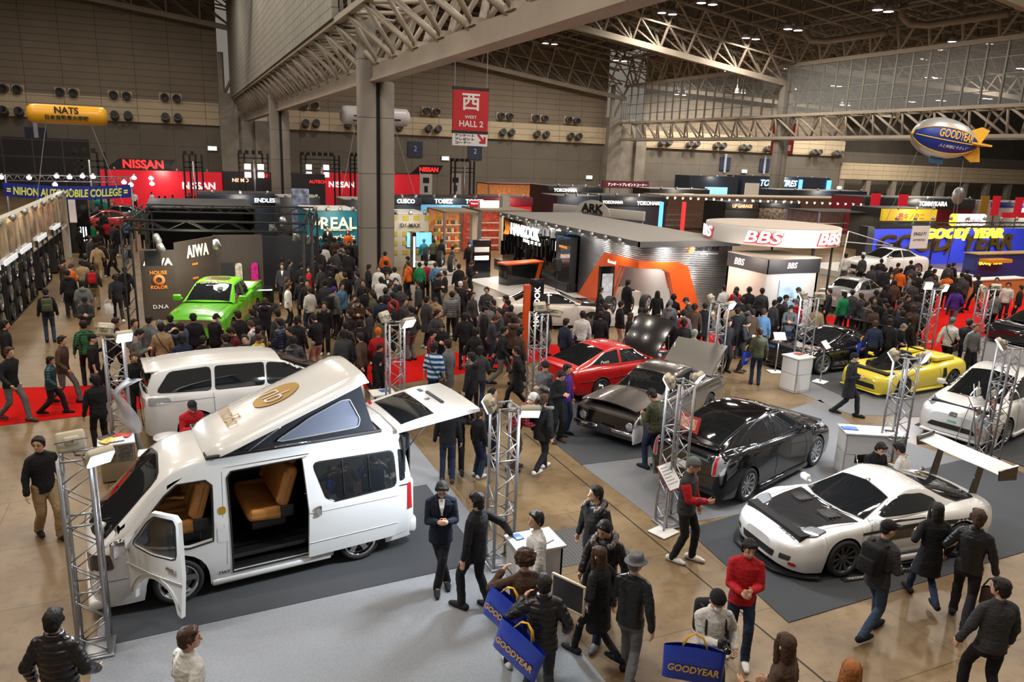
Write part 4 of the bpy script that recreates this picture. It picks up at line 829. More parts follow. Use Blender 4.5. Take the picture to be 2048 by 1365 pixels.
def lowcar(name, lbl, x, y, h, P, roadster=False, txt=None, wmat=ALLOY, nose=0):
 t = place_car(name, lbl, x, y, h)
 low = [(1.95, .16, .4, .3, .5, .46, .4, .5), (1.88, .14, .66, .32, .7, .52, .58, .57), (1.65, .13, .8, .38, .83, .62, .72, .66), (1.15, .13, .84, .44, .88, .74, .76, .72), (.6, .14, .8, .46, .84, .74, .74, .76), (0, .14, .79, .46, .82, .74, .72, .76), (-.5, .15, .8, .5, .85, .78, .72, .8), (-1.15, .16, .84, .54, .9, .86, .74, .86), (-1.6, .18, .82, .56, .87, .86, .68, .88), (-1.9, .24, .72, .56, .78, .82, .6, .86), (-1.97, .3, .6, .56, .66, .76, .5, .8)]
 cab = [(.85, .72, .68, .82, .76, .58, 1.0, .78), (.55, .74, .7, .35, .95, .55, .5, .97), (.15, .75, .7, -.02, 1.08, .5, .05, 1.12), (-.3, .77, .68, -.35, 1.1, .48, -.35, 1.14), (-.7, .8, .64, -.85, 1.0, .44, -.9, 1.04), (-1.3, .84, .5, -1.4, .9, .4, -1.45, .92)]
 c = Car(t, low, None if roadster else cab, [(1.15, .3), (-1.15, .31)], P, .345)
 for xx, s in ((1.15, 1), (1.15, -1), (-1.15, 1), (-1.15, -1)): wheel(t, xx, s*.77, .305, .22, .22, 6, wmat)
 if roadster:
  c.patch('cockpit_opening', rounded([(.5, -.56), (.5, .56), (-.55, .56), (-.55, -.56)], 3), 'T', BLK, .008, .1, False)
  c.patch('bonnet', rounded([(1.45, -.3), (1.45, .3), (.95, .62), (.5, .6), (.5, -.6), (.95, -.62)], 3), 'T', BLKG, .007, .08, False)
  m = MB()
  P2 = [[(.75-.42*v, (-.58+1.16*u/12)*(1-.1*v), .74+.28*v-.0*u) for v in (0, .33, .66, 1)] for u in range(13)]
  P2 = [[(a-.14*((u-6)/6)**2, b, c_) for a, b, c_ in r] for u, r in enumerate(P2)]; m.grid(P2); m.build('windscreen', GLASS, t, True)
  for s in (-1, 1):
   m = MB(); m.rbox((-.35, s*.28, .74), (.14, .4, .5), .05, 0, 0, None, 2, 0, -.2); m.rbox((-.1, s*.28, .56), (.45, .4, .12), .05); m.build('seat', SEATB, t)
  m = MB(); m.tube([(-.6, -.42, .78), (-.6, -.36, 1.08), (-.6, .36, 1.08), (-.6, .42, .78)], .025, 8); m.build('roll_hoop', BLKG, t)
  m = MB(); m.lathe([(.15, 0), (.17, .015), (.15, .03)], 20, 0, TR((.28, .28, .82), 0, 0, 1.1)); m.build('steering_wheel', BLK, t)
 else:
  c.patch('windscreen', [(.88, -.54), (.96, 0), (.88, .54), (.1, .44), (.1, -.44)], 'T', GLASS, .006, .07, False, rim=.015)
  c.patch('side_window', [(.6, .8), (.1, 1.03), (-.4, 1.05), (-.75, .84)], 'L', GLASS, .006, .05, rim=.012); c.patch('rear_window', [(-.5, -.4), (-.5, .4), (-1.3, .36), (-1.3, -.36)], 'T', GLASS, .006, .07, False)
 c.patch('headlight', rounded([(1.35, .56), (1.62, .5), (1.66, .62), (1.4, .74)], 3), 'T', LENS if not roadster else LENSD, .008, .04, rim=.012)
 c.patch('front_intake', rounded([(-.5, .22), (.5, .22), (.44, .36), (-.44, .36)], 3), 'F', BLK, .01, .06, False)
 c.patch('side_intake', rounded([(-.62, .42), (-.8, .44), (-.78, .72), (-.66, .7)], 2), 'L', BLK, .008, .04)
 c.seam([[(.6, .2), (.64, .5), (.56, .74)], [(-.5, .2), (-.56, .5), (-.48, .76)], [(.6, .2), (-.5, .2)]]); c.mirrors(.55, .74, .86, P, (.1, .16, .1))
 MB().rbox((1.85, 0, .12), (.3, 1.35, .04), .015).build('front_splitter', P, t); MB().rbox((0, 0, .13), (1.6, 1.72, .06), .02).build('side_skirt', P, t)
 if txt: c.decal('sill_lettering', txt, 1.2, M('grey lettering', (.4, .4, .42), .4), 'L', (.1, .28), 0, .12, .01, 0, .01, True)
 return t, c
x, y, h = from_wheels((1798, 797), (1925, 765), 2.3, 1, .8)
h = rad(184); a = G(1800, 797); x, y = a.x+1.15*cos(h+pi)-.8*cos(h+pi/2), a.y+1.15*sin(h+pi)-.8*sin(h+pi/2)
YP = paint('bright yellow paint', (.85, .68, .06), .25)
yr, yc = lowcar('roadster', 'yellow open two seat roadster with a black bonnet panel', x, y, h, YP, True, None, GUN)
for s in (-1, 1): yr.scale = (.94, .95, .97); MB().rbox((-1.0, s*.5, .92), (.9, .3, .14), .07, 0, 0, None, 3).build('rear_fairing', YP, yr)
x, y = G(1668, 732).x, G(1668, 732).y
bs, bsc = lowcar('sports_coupe', 'black low sports coupe with a raised rear wing behind white counter', x, y+.3, rad(180+3), paint('deep black paint', (.006, .006, .007), .1), False, 'PRODUCTION', ALLOY)
bs.scale = (1.14, 1.12, 1.04)
w = MB(); w.rbox((-1.85, 0, 1.12), (.28, 1.6, .03), .012); wg = w.build('rear_wing', CARB, bs)
for s in (-1, 1): MB().rbox((-1.82, s*.5, .98), (.14, .02, .28), .008).build('wing_strut', CARB, wg); MB().rbox((-1.85, s*.8, 1.1), (.3, .02, .14), .008).build('wing_endplate', CARB, wg)
lowcar('sports_coupe', 'dark sports car at the edge of the stand with its bonnet area lit', G(2105, 690).x, G(2105, 690).y+.8, rad(188), paint('dark blue black paint', (.01, .011, .014), .12), False, None)
def saloon(lbl, x, y, h, P, sc=1, name='saloon_car', wm=ALLOY):
 t = place_car(name, lbl, x, y, h)
 low = [(2.3, .2, .5, .4, .6, .62, .5, .66), (2.2, .17, .74, .44, .8, .7, .68, .76), (1.8, .16, .84, .5, .87, .8, .76, .86), (1.3, .16, .86, .54, .9, .88, .78, .93), (.6, .16, .86, .56, .9, .92, .78, .97), (-.8, .16, .86, .58, .9, .96, .77, 1.02), (-1.5, .17, .86, .6, .9, .98, .76, 1.03), (-2.0, .2, .82, .6, .86, .97, .72, 1.03), (-2.25, .24, .72, .6, .78, .9, .66, .96), (-2.3, .3, .64, .6, .7, .82, .6, .86)]
 cab = [(1.0, .9, .75, .96, .94, .66, 1.15, .97), (.65, .93, .76, .45, 1.16, .6, .6, 1.2), (.2, .95, .76, .02, 1.36, .55, .1, 1.4), (-.4, .96, .76, -.4, 1.4, .54, -.4, 1.44), (-.9, .98, .75, -.95, 1.34, .54, -.98, 1.38), (-1.35, .99, .72, -1.4, 1.14, .56, -1.5, 1.17), (-1.7, 1.0, .68, -1.75, 1.01, .6, -1.85, 1.03)]
 c = Car(t, low, cab, [(1.38, .33), (-1.36, .33)], P, .37, 80)
 for xx, s in ((1.38, 1), (1.38, -1), (-1.36, 1), (-1.36, -1)): wheel(t, xx, s*.79, .33, .22, .25, 5, wm)
 c.patch('windscreen', [(1.0, -.6), (1.1, 0), (1.0, .6), (.14, .5), (.14, -.5)], 'T', GLASS, .006, .09, False, rim=.015)
 c.patch('rear_window', [(-1.02, -.48), (-1.02, .48), (-1.6, .54), (-1.6, -.54)], 'T', GLASS, .006, .09, False, rim=.015)
 c.patch('front_side_window', [(.75, .99), (.15, 1.32), (-.28, 1.36), (-.3, 1.0)], 'L', GLASS, .006, .07, rim=.012); c.patch('rear_side_window', [(-.38, 1.0), (-.36, 1.36), (-.9, 1.3), (-1.35, 1.04)], 'L', GLASS, .006, .07, rim=.012)
 c.seam([[(.78, .22), (.8, .93)], [(-.33, .22), (-.34, .98)], [(-1.0, .3), (-1.2, .98)], [(.78, .22), (-.95, .24)]])
 c.patch('headlight', rounded([(.5, .52), (.76, .54), (.74, .66), (.52, .62)], 2), 'F', LENS, .01, .06); c.patch('tail_light', rounded([(.42, .68), (.76, .7), (.74, .86), (.44, .82)], 2), 'B', REDL, .01, .06); c.patch('front_grille', rounded([(-.4, .34), (.4, .34), (.36, .56), (-.36, .56)], 2), 'F', BLK, .01, .08, False)
 c.patch('rear_plate', [(-.17, .6), (.17, .6), (.17, .74), (-.17, .74)], 'B', PLATE, .012, .1, False); c.mirrors(.7, .84, 1.0, P); t.scale = (sc,)*3
 return t, c
saloon('silver saloon car with rear towards the crowd in front of the wheel booth', G(1716, 618).x, G(1716, 618).y+.2, rad(18), paint('silver paint', (.6, .62, .64), .2, .6), 1.0)
GY = Q(1768, 548, 'z', .35)
saloon('white coupe turned nose left on the tyre stage before the blue wall', GY.x, GY.y, rad(180-4), paint('gleaming white paint', (.85, .85, .85)), 1.05, 'coupe_car')[0].location.z = .36
def pickup():
 a = G(430, 668); h = rad(180+72); p = G(398, 690); x, y = p.x-cos(h)*2.3, p.y-sin(h)*2.3
 t = place_car('pickup_truck', 'bright green pickup truck with flame graphics facing the crowd', x, y, h); P = paint('lime green paint', (.12, .55, .01), .22)
 low = [(2.6, .28, .7, .5, .82, .82, .78, .86), (2.45, .26, .84, .55, .9, .92, .84, .98), (1.9, .25, .88, .6, .95, 1.0, .86, 1.08), (1.0, .25, .88, .62, .93, 1.04, .86, 1.14), (0, .25, .88, .64, .93, 1.08, .87, 1.12), (-1.0, .25, .88, .66, .94, 1.16, .9, 1.16), (-2.4, .28, .88, .66, .94, 1.18, .9, 1.18), (-2.65, .32, .84, .66, .9, 1.16, .88, 1.16)]
 cab = [(1.15, 1.1, .82, 1.12, 1.14, .74, 1.3, 1.17), (.75, 1.1, .83, .6, 1.42, .68, .75, 1.46), (.3, 1.1, .84, .15, 1.62, .62, .25, 1.67), (-.3, 1.12, .84, -.3, 1.65, .62, -.3, 1.71), (-.8, 1.12, .84, -.8, 1.62, .62, -.82, 1.68), (-1.05, 1.12, .84, -1.0, 1.4, .68, -1.02, 1.4), (-1.15, 1.12, .84, -1.1, 1.15, .8, -1.1, 1.15)]
 c = Car(t, low, cab, [(1.75, .36), (-1.6, .36)], P, .42)
 for xx, s in ((1.75, 1), (1.75, -1), (-1.6, 1), (-1.6, -1)): wheel(t, xx, s*.82, .36, .24, .27, 6, CHROME)
 c.patch('windscreen', [(1.12, -.68), (1.2, 0), (1.12, .68), (.3, .58), (.3, -.58)], 'T', GLASS, .006, .08, False, rim=.02)
 c.patch('side_window', [(.85, 1.16), (.3, 1.54), (-.2, 1.58), (-.22, 1.17)], 'L', GLASS, .006, .07, rim=.015); c.patch('rear_side_window', [(-.3, 1.17), (-.28, 1.58), (-.75, 1.56), (-.85, 1.18)], 'L', GLASS, .006, .07, rim=.015)
 c.patch('sunroof', rounded([(.1, -.4), (.1, .4), (-.5, .4), (-.5, -.4)], 2), 'T', M('brown sunroof', (.08, .05, .03), .2, coat=.6), .008, .1, False)
 c.decal('windscreen_lettering', 'TOP Body Dressup', .85, WHT, 'T', (.36, 0), rad(90), .045, .01, .3, .01); c.decal('windscreen_script', 'Motorsports', .42, WHT, 'T', (.5, 0), rad(90), .045, .01, .3, .01)
 m = MB(); m.bx(-2.5, -1.25, -.74, .74, 1.165, 1.2); m.build('cargo_bed', M('white bed liner', (.6, .62, .58), .5), t)
 for s in (-1, 1): MB().rbox((-1.9, s*.85, 1.22), (1.5, .14, .12), .04).build('bed_rail', P, t)
 MB().rbox((-2.6, 0, 1.0), (.1, 1.7, .45), .04).build('tailgate', P, t)
 c.patch('front_grille', rounded([(-.5, .62), (.5, .62), (.5, .84), (-.5, .84)], 2), 'F', M('chrome grille', (.5, .5, .52), .2, .9), .012, .06, False); c.patch('headlight', rounded([(.55, .62), (.82, .62), (.8, .84), (.55, .84)], 2), 'F', LENS, .012, .05)
 fl = M('orange flame graphic', (.75, .3, .05), .3, coat=1, var=.5, vs=6)
 for k in range(4): c.patch('flame_graphic', [(.9-k*.55, .5), (.5-k*.55, .62+.06*(k % 2)), (-.1-k*.55, .9), (.25-k*.55, .66), (.1-k*.55, .5)], 'L', fl, .005, .08)
 c.mirrors(.85, .92, 1.22, P, (.14, .26, .2)); c.seam([[(.8, .3), (.82, 1.1)], [(-.25, .3), (-.26, 1.1)], [(-1.1, .3), (-1.12, 1.12)]]); c.seam([[(2.4, .6), (1.3, .7)]], 'T', .006)
 for k in range(9): MB().rbox((.28, -.4+.1*k, 1.69), (.06, .04, .03), .01).build('roof_marker_light', ORANGE, t)
pickup()
def camper():
 a, b = G(360, 1205), G(715, 1118); h = atan2(a.y-b.y, a.x-b.x); x = a.x-1.27*cos(h)-.78*cos(h+pi/2); y = a.y-1.27*sin(h)-.78*sin(h+pi/2)
 t = thing('camper_van', 'white camper van with raised pop-up roof, open doors and tan leather seats', 'van', (x, y, .012), h)
 P = paint('camper pearl white', (.8, .81, .8), .22); DK = M('black cabin trim', (.012, .012, .013), .6); TAN = M('tan leather', (.52, .22, .045), .42, var=.15, vs=6, bump=.25, bs=25)
 GOLD = M('gold lettering', (.5, .3, .03), .35, .4); NAVY = M('navy tent canvas', (.008, .011, .017), .8, bump=.3, bs=12)
 low = [(2.3, .2, .5, .45, .6, .85, .5, .95), (2.27, .18, .68, .48, .74, .92, .6, 1.02), (2.15, .17, .78, .5, .82, 1.0, .7, 1.1), (1.9, .17, .82, .55, .85, 1.08, .8, 1.2), (1.4, .18, .83, .58, .86, 1.12, .83, 1.2), (.5, .18, .83, .6, .86, 1.12, .84, 1.2), (-1.6, .18, .83, .6, .86, 1.12, .84, 1.2), (-2.1, .2, .81, .6, .84, 1.12, .82, 1.2), (-2.2, .22, .76, .6, .79, 1.12, .77, 1.18)]
 cab = [(2.12, 1.02, .74, 2.1, 1.06, .68, 2.26, 1.05), (1.85, 1.08, .8, 1.78, 1.36, .7, 1.95, 1.38), (1.5, 1.1, .83, 1.4, 1.74, .68, 1.56, 1.77), (1.15, 1.12, .84, 1.1, 1.9, .66, 1.2, 1.96), (.6, 1.12, .84, .6, 1.95, .66, .6, 2.03), (-.8, 1.12, .84, -.8, 1.96, .66, -.8, 2.04), (-1.7, 1.12, .83, -1.7, 1.95, .65, -1.75, 2.02), (-2.0, 1.12, .8, -2.0, 1.9, .62, -2.05, 1.92), (-2.18, 1.12, .76, -2.1, 1.6, .66, -2.16, 1.6)]
 front = [(.8, .84), (.76, 1.62), (.84, 1.7), (1.2, 1.7), (1.36, 1.58), (1.74, 1.16), (1.76, .95), (1.45, .86), (1.1, .8)]
 slide = [(.56, .3), (.56, 1.68), (.5, 1.76), (-.5, 1.78), (-.58, 1.7), (-.58, .3)]
 def drop(cx, cy, cz):
  if cy > .55 and (inpoly(cx, cz, grow(front, .05)) or inpoly(cx, cz, grow(slide, .05))): return True
  if abs(cy) < .8 and .95 < cz < 1.25 and cx < 1.95 and not (abs(cy) > .74): return True
  return False
 c = Car(t, low, cab, [(1.27, .33), (-1.3, .33)], P, .4, 150, drop)
 for o in list(t.children):
  if o.name.startswith('underbody'): bpy.data.objects.remove(o)
 MB().bx(-2.0, 2.0, -.6, .6, .2, .42).build('underbody', UNDER, t)
 def zt(x): return 1.86-.0*x
 ol = [(1.9, .4), (1.62, .4)]+[(1.27+.4*cos(a_), .33+.4*sin(a_)) for a_ in [rad(10+16*i) for i in range(11)]]+[(.86, .2), (-.88, .2)]+[(-1.3+.4*cos(a_), .33+.4*sin(a_)) for a_ in [rad(-5+19*i) for i in range(11)]]+[(-1.72, .25), (-2.05, .3), (-2.05, 1.82), (1.05, 1.82), (1.5, 1.55), (1.88, 1.12)]
 sk = c.patch('side_panel', ol, 'L', P, .0035, .07, False, holes=(front, slide))
 for nm, hl in (('front_door_frame', front), ('side_door_frame', slide)):
  m = MB(); ps = []
  for i in range(len(hl)):
   p, q = hl[i-1], hl[i]; k = max(1, int(hypot(q[0]-p[0], q[1]-p[1])/.06)); ps += [(lerp(p[0], q[0], j/k), lerp(p[1], q[1], j/k)) for j in range(k)]
  pp = [c.hit('L', u, v, 0) for u, v in ps]; m.tube(pp, .014, 6, 0, None, True); m.build(nm, RUB, t)
  m = MB(); n = len(pp); m.add(pp+[p+V((0, -.1, 0)) for p in pp], [(i, (i+1) % n, (i+1) % n+n, i+n) for i in range(n)], 0, None, True); m.build('door_jamb', P, t)
 m = MB(); m.bx(-2.05, .62, -.76, .74, .44, .5); m.bx(.62, 2.0, -.74, .74, .62, .78); m.bx(-.57, .57, .55, .8, .3, .36); m.bx(-.57, .57, .53, .56, .3, .5); m.build('cabin_floor', M('black cabin floor', (.01, .01, .011), .25, coat=.3), t)
 m = MB(); m.bx(-2.1, 1.2, -.79, -.77, .5, 1.15); m.bx(-2.1, .9, -.62, .62, 1.9, 1.93); m.bx(-2.08, -2.05, -.76, .76, .45, 1.85); m.bx(-2.0, -.62, .7, .78, .45, 1.1); m.build('cabin_lining', DK, t)
 m = MB(); m.rbox((1.78, 0, 1.0), (.34, 1.4, .3), .08); m.lathe([(.17, 0), (.19, .015), (.17, .03)], 24, 0, TR((1.55, -.38, 1.12), 0, 0, -.9)); m.rod((1.7, -.38, 1.0), (1.55, -.38, 1.12), .025); m.build('dashboard', DK, t)
 text('step_lettering', 'noBo', .42, GOLD, t, (0, .565, .43), (0, 1, .0), ext=.004, shear=.3, bold=.01)
 def seat(nm, sx, sy, sz, w, tilt=.28, fold=False):
  m = MB(); m.rbox((sx, sy, sz), (.52, w, .17), .07, 0, 0, None, 3, 0, -.08); m.rbox((sx-.33, sy, sz+.38), (.17, w, .62), .07, 0, 0, None, 3, 0, -tilt)
  for s in (-1, 1): m.rbox((sx, sy+s*(w/2-.05), sz+.05), (.46, .1, .13), .05, 0, 0, None, 3); m.rbox((sx-.29, sy+s*(w/2-.05), sz+.38), (.17, .1, .5), .05, 0, 0, None, 3, 0, -tilt)
  for q in ([sy] if w < .7 else [sy-w/4, sy+w/4]): m.rbox((sx-.46, q, sz+.74), (.11, .27, .17), .05, 0, 0, None, 3, 0, -tilt)
  o = m.build(nm, TAN, t); m = MB(); m.rbox((sx-.05, sy, sz-.15), (.5, w*.9, .14), .03); m.rbox((sx-.3, sy+w/2-.01, sz+.02), (.2, .04, .18), .02); m.build('seat_base', DK, o); return o
 seat('front_seat', 1.22, .4, 1.0, .52); seat('driver_seat', 1.22, -.42, 1.0, .52); seat('rear_seat', .02, .02, .92, 1.15, .3); seat('rear_bench', -1.5, -.1, .86, 1.2, .3)
 MB().rbox((1.2, 0, 1.08), (.5, .24, .2), .04).build('centre_console', TAN, t)
 R = MX.Translation((1.76, .86, 0))@MX.Rotation(rad(-180+58), 4, 'Z')     # u runs back from the hinge
 R = MX.Translation((1.84, .85, 0))@MX.Rotation(rad(180-56), 4, 'Z')@MX.Diagonal((.95, 1, .95, 1))
 D = [(0, .38), (.02, 1.1), (.06, 1.16), (.42, 1.6), (.56, 1.73), (.98, 1.77), (1.05, 1.7), (1.05, .9), (.98, .28), (.93, .3)]+[(.5+.4*cos(rad(a_)), .33+.4*sin(rad(a_))) for a_ in range(0, 181, 18)]+[(.06, .33)]
 win = rounded([(.13, 1.16), (.46, 1.55), (.6, 1.67), (.95, 1.7), (.98, 1.64), (.96, 1.14), (.5, 1.1)], 2, .2)
 def plate(nm, ol, y0, y1, mat, hole=None, par=None):
  nn = len(ol); ed = []; ps = [V(p) for p in ol]
  if hole: ps += [V(p) for p in hole]; ed = [(nn+i, nn+(i+1) % len(hole)) for i in range(len(hole))]
  r = delaunay_2d_cdt(ps, ed, [list(range(nn))], 1, 1e-5); fs = [f for f in r[2] if not hole or not inpoly(sum(r[0][i][0] for i in f)/3, sum(r[0][i][1] for i in f)/3, hole)]
  k = len(r[0]); bul = lambda z, yy: yy
  vs = [(p[0], y0, p[1]) for p in r[0]]+[(p[0], y1, p[1]) for p in r[0]]
  ff = [tuple(f) for f in fs]+[tuple(i+k for i in reversed(f)) for f in fs]+[(i, (i+1) % nn, (i+1) % nn+k, i+k) for i in range(nn)]
  if hole: m_ = len(hole); ff += [(nn+i, nn+(i+1) % m_, nn+(i+1) % m_+k, nn+i+k) for i in range(m_)]
  return MB().add(vs, ff, 0, R).build(nm, mat, par or t)
 d = plate('front_door', D, -.03, .03, P, win); plate('door_window', win, -.006, .006, M('tinted door glass', (.02, .03, .03), .03, coat=1, alpha=.72), None, d)
 plate('window_rubber', grow(win, .018), -.034, -.031, RUB, win, d); plate('door_card', grow(D[:9]+D[9:], -.05), .031, .04, DK, grow(win, .03), d)
 MB().rbox((.86, -.045, .98), (.17, .03, .05), .015, 0, 0, R).build('door_handle', CHROME, d)
 m = MB(); m.tube([R@V((.0, -.045, .86)), R@V((.5, -.05, .82)), R@V((1.04, -.045, .82))], .008, 6); m.tube([R@V((.5+.47*cos(rad(a_)), -.035, .33+.47*sin(rad(a_)))) for a_ in range(10, 171, 16)], .012, 6); m.build('door_crease', P, d)
 m = MB(); m.rbox((.06, -.19, 1.14), (.1, .2, .25), .05, 0, 0, R, 3); m.rod(R@V((.04, 0, 1.05)), R@V((.05, -.14, 1.08)), .02); m.build('door_mirror', CHROME, d)
 m = MB(); m.lathe([(.001, .07), (.06, .05), (.085, 0), (.001, -.03)], 16, 0, TR((2.12, .52, 1.2), 0, 0, .6)); m.rod((2.1, .55, 1.1), (2.1, .52, 1.2), .015); m.build('bonnet_mirror', P, t)
 S_ = [(-.5, .27), (-.52, 1.0), (-.48, 1.78), (-.54, 1.81), (-1.9, 1.78), (-1.93, .95), (-1.92, .5), (-1.85, .3)]; c.flat = (-2.0, -.4, .95)
 sd = c.patch('sliding_door', S_, 'L', P, .055, .07, False)[0]
 e = [c.hit('L', u, v, .055) for u, v in S_]; MB().add(e+[p+V((0, -.05, 0)) for p in e], [(i, (i+1) % 8, (i+1) % 8+8, i+8) for i in range(8)]).build('door_edge', P, sd)
 W = rounded([(-.62, 1.7), (-1.86, 1.68), (-1.88, 1.14), (-.9, 1.1), (-.78, 1.18)], 3, .16); c.patch('window_rubber', grow(W, .02), 'L', RUB, .058, .07, False, sd); c.patch('door_window', W, 'L', GLASS, .062, .07, False, sd)
 c.seam([[(-1.05, 1.14), (-1.05, 1.7)], [(-1.45, 1.14), (-1.45, 1.7)]], 'L', .008, None, False, .066); c.seam([[(-.52, .98), (-1.92, .98)], [(-.5, .5), (-1.9, .52)]], 'L', .007, P, False, .056, 'door_crease')
 MB().rbox((-.66, .925, 1.0), (.08, .03, .15), .02).build('door_handle', CHROME, sd); c.seam([[(-.95, 1.1), (-2.1, 1.1)]], 'L', .012, DK, False, .004, 'door_rail')
 c.flat = None; c.patch('rear_quarter_window', rounded([(-1.97, 1.66), (-1.97, 1.16), (-2.06, 1.18), (-2.05, 1.62)], 2, .3), 'L', GLASS, .008, .05, False, rim=.01)
 c.patch('windscreen', rounded([(2.12, -.62), (2.2, -.3), (2.22, 0), (2.2, .3), (2.12, .62), (1.42, .58), (1.36, 0), (1.42, -.58)], 2, .15), 'T', GLASS, .006, .06, False, rim=.03)
 m = MB()
 for s in (-.45, .15): m.rod((2.2, s, 1.12), (2.0, s+.4, 1.32), .01)
 m.build('wiper', RUB, t)
 c.patch('headlight', rounded([(.42, .7), (.74, .7), (.76, .92), (.5, .9)], 3, .2), 'F', LENSD, .012, .04); c.patch('headlight_side', rounded([(2.02, .72), (2.26, .72), (2.24, .92), (2.05, .93)], 2, .2), 'L', LENSD, .012, .04)
 c.patch('front_grille', rounded([(-.4, .72), (.4, .72), (.42, .86), (-.42, .86)], 2), 'F', CHROME, .01, .06, False); c.patch('lower_grille', rounded([(-.6, .3), (.6, .3), (.55, .46), (-.55, .46)], 2), 'F', DK, .01, .06, False)
 c.patch('fog_light', rounded([(2.1, .4), (2.24, .4), (2.24, .5), (2.12, .5)], 2), 'L', LENS, .008, .04); MB().rbox((2.22, 0, .22), (.26, 1.56, .16), .06, 0, 0, None, 3).build('front_lip', P, t)
 c.patch('side_window', rounded([(-.2, 1.16), (-.2, 1.7), (1.3, 1.7), (1.6, 1.3), (1.6, 1.16)], 2, .2), 'R', GLASS, .006, .07, False, rim=.015); c.patch('rear_side_window', rounded([(-.35, 1.16), (-.35, 1.7), (-1.9, 1.7), (-1.9, 1.16)], 2, .1), 'R', GLASS, .006, .07, False, rim=.015)
 c.patch('tail_light', [(-2.17, .68), (-2.08, .68), (-2.08, 1.12), (-2.15, 1.12)], 'L', REDL, .012, .05); MB().rbox((-2.16, 0, .36), (.22, 1.64, .3), .08, 0, 0, None, 3).build('rear_bumper', P, t)
 MB().rbox((0, .82, .19), (1.7, .07, .1), .03).build('side_sill', P, t); MB().rbox((0, -.82, .19), (1.7, .07, .1), .03).build('side_sill', P, t)
 c.patch('fuel_flap', rounded([(.6, .8), (.74, .8), (.74, 1.02), (.6, 1.02)], 3), 'L', P, .009, .06, False); c.patch('pillar_badge', rounded([(.61, 1.2), (.71, 1.2), (.71, 1.31), (.61, 1.31)], 5, .5), 'L', GOLD, .01, .03, False)
 c.decal('sill_lettering', 'TWS', .16, BLK, 'L', (.68, .33), 0, .05, .02, .4, .01, True); c.seam([[(.64, .44), (.62, .8), (.66, 1.1), (.62, 1.78)], [(2.24, .56), (1.8, .56)]], 'L', .004, None, False)
 for xx, s in ((1.27, 1), (1.27, -1), (-1.3, 1), (-1.3, -1)): wheel(t, xx, s*.75, .33, .22, .255, 6, M('mirror chrome', (.85, .85, .87), .06, 1), 'dish')
 Rr = MX.Translation((.86, 0, 2.04))@MX.Rotation(rad(-19.5), 4, 'Y')@MX.Scale(-1, 4, V((1, 0, 0)))
 Rr = MX.Translation((.82, 0, 2.03))@MX.Rotation(rad(180), 4, 'Z')@MX.Rotation(rad(-21), 4, 'Y')
 L_ = 2.46; P2 = []
 for i in range(25):
  u = i/24; x_ = L_*u; wv = .74*(1-.14*max(0, 1-u*8)**2-.08*max(0, u*12-11)**2)
  P2.append([(x_, wv*(-1+2*j/16), .07*(1-abs(-1+2*j/16)**3)-(.09 if j in (0, 16) else 0)-.05*(max(0, 1-u*10)**2+max(0, u*14-13)**2)) for j in range(17)])
 m = MB(); m.grid(P2, 0, Rr); m.grid([[(a_, b_, -.1) for a_, b_, c__ in r] for r in P2], 0, Rr)
 for r in (P2[0], P2[-1]): m.add([*r]+[(a_, b_, -.1) for a_, b_, c__ in reversed(r)], [tuple(range(34))], 0, Rr)
 for j in (0, 16): m.grid([[r[j], (r[j][0], r[j][1], -.1)] for r in P2], 0, Rr)
 rp = m.build('pop_up_roof', P, t, True)
 def onroof(u, v): return Rr@V((u, v, .085*(1-abs(v/.74)**3)+.0))
 n = (Rr.to_3x3()@V((0, 0, 1))); back = (Rr.to_3x3()@V((1, 0, 0)))
 m = MB(); pts = [(1.25+.36*cos(2*pi*i/40), .0+.3*sin(2*pi*i/40)) for i in range(40)]; m.add([onroof(1.25, 0)]+[onroof(*p) for p in pts], [(0, i+1, (i+1) % 40+1) for i in range(40)]); m.build('roof_emblem', M('ochre emblem', (.42, .24, .035), .35, .3), rp, False)
 o = text('roof_emblem_lettering', 'nb', .42, WHT, rp, onroof(1.25, 0)+n*.006, n, back, .003, -.012, .25, .4)
 o = text('roof_lettering', 'noBo', .75, M('ochre emblem', (.42, .24, .035), .35, .3), rp, onroof(.55, .02)+n*.004, n, back, .003, -.005, .25, .24); 
 rt = [Rr@V((u, .66, -.09)) for u in (.12, L_-.12)]; rb = [Rr@V((u, -.66, -.09)) for u in (.12, L_-.12)]
 def tent(q):
  A = V((.74, q*.66, 2.0)); B = V((-1.62, q*.66, 2.0)); T1 = rt if q > 0 else rb; sgn = -1 if q > 0 else 1
  T1 = [Rr@V((.12, -q*.66, -.09)), Rr@V((L_-.12, -q*.66, -.09))]; P3 = []
  for i in range(21):
   u = i/20; lo = A.lerp(B, u); hi = T1[0].lerp(T1[1], u); P3.append([lo.lerp(hi, v/8)+V((0, q*(-.05*sin(pi*v/8)*u), 0)) for v in range(9)])
  return P3
 m = MB(); L1, R1 = tent(1), tent(-1); m.grid(L1); m.grid(R1); m.grid([[L1[-1][j].lerp(R1[-1][j], i/8)+V((-.06*sin(pi*j/8)*0, 0, 0)) for j in range(9)] for i in range(9)]); tn = m.build('tent_canvas', NAVY, t)
 for q, g_ in ((1, L1), (-1, R1)):
  def on(u, v):
   a_ = u*20; i = min(int(a_), 19); f = a_-i; b_ = v*8; j = min(int(b_), 7); k = b_-j
   return g_[i][j].lerp(g_[i+1][j], f).lerp(g_[i][j+1].lerp(g_[i+1][j+1], f), k)+V((0, q*.012, 0))
  wp = rounded([(.33, .2), (.9, .14), (.93, .3), (.9, .78), (.84, .84), (.6, .74)], 3, .3); r = delaunay_2d_cdt([V(p) for p in wp]+[V((.5+.05*i, .25+.1*j)) for i in range(8) for j in range(4) if inpoly(.5+.05*i, .25+.1*j, grow(wp, -.02))], [], [list(range(len(wp)))], 1, 1e-5)
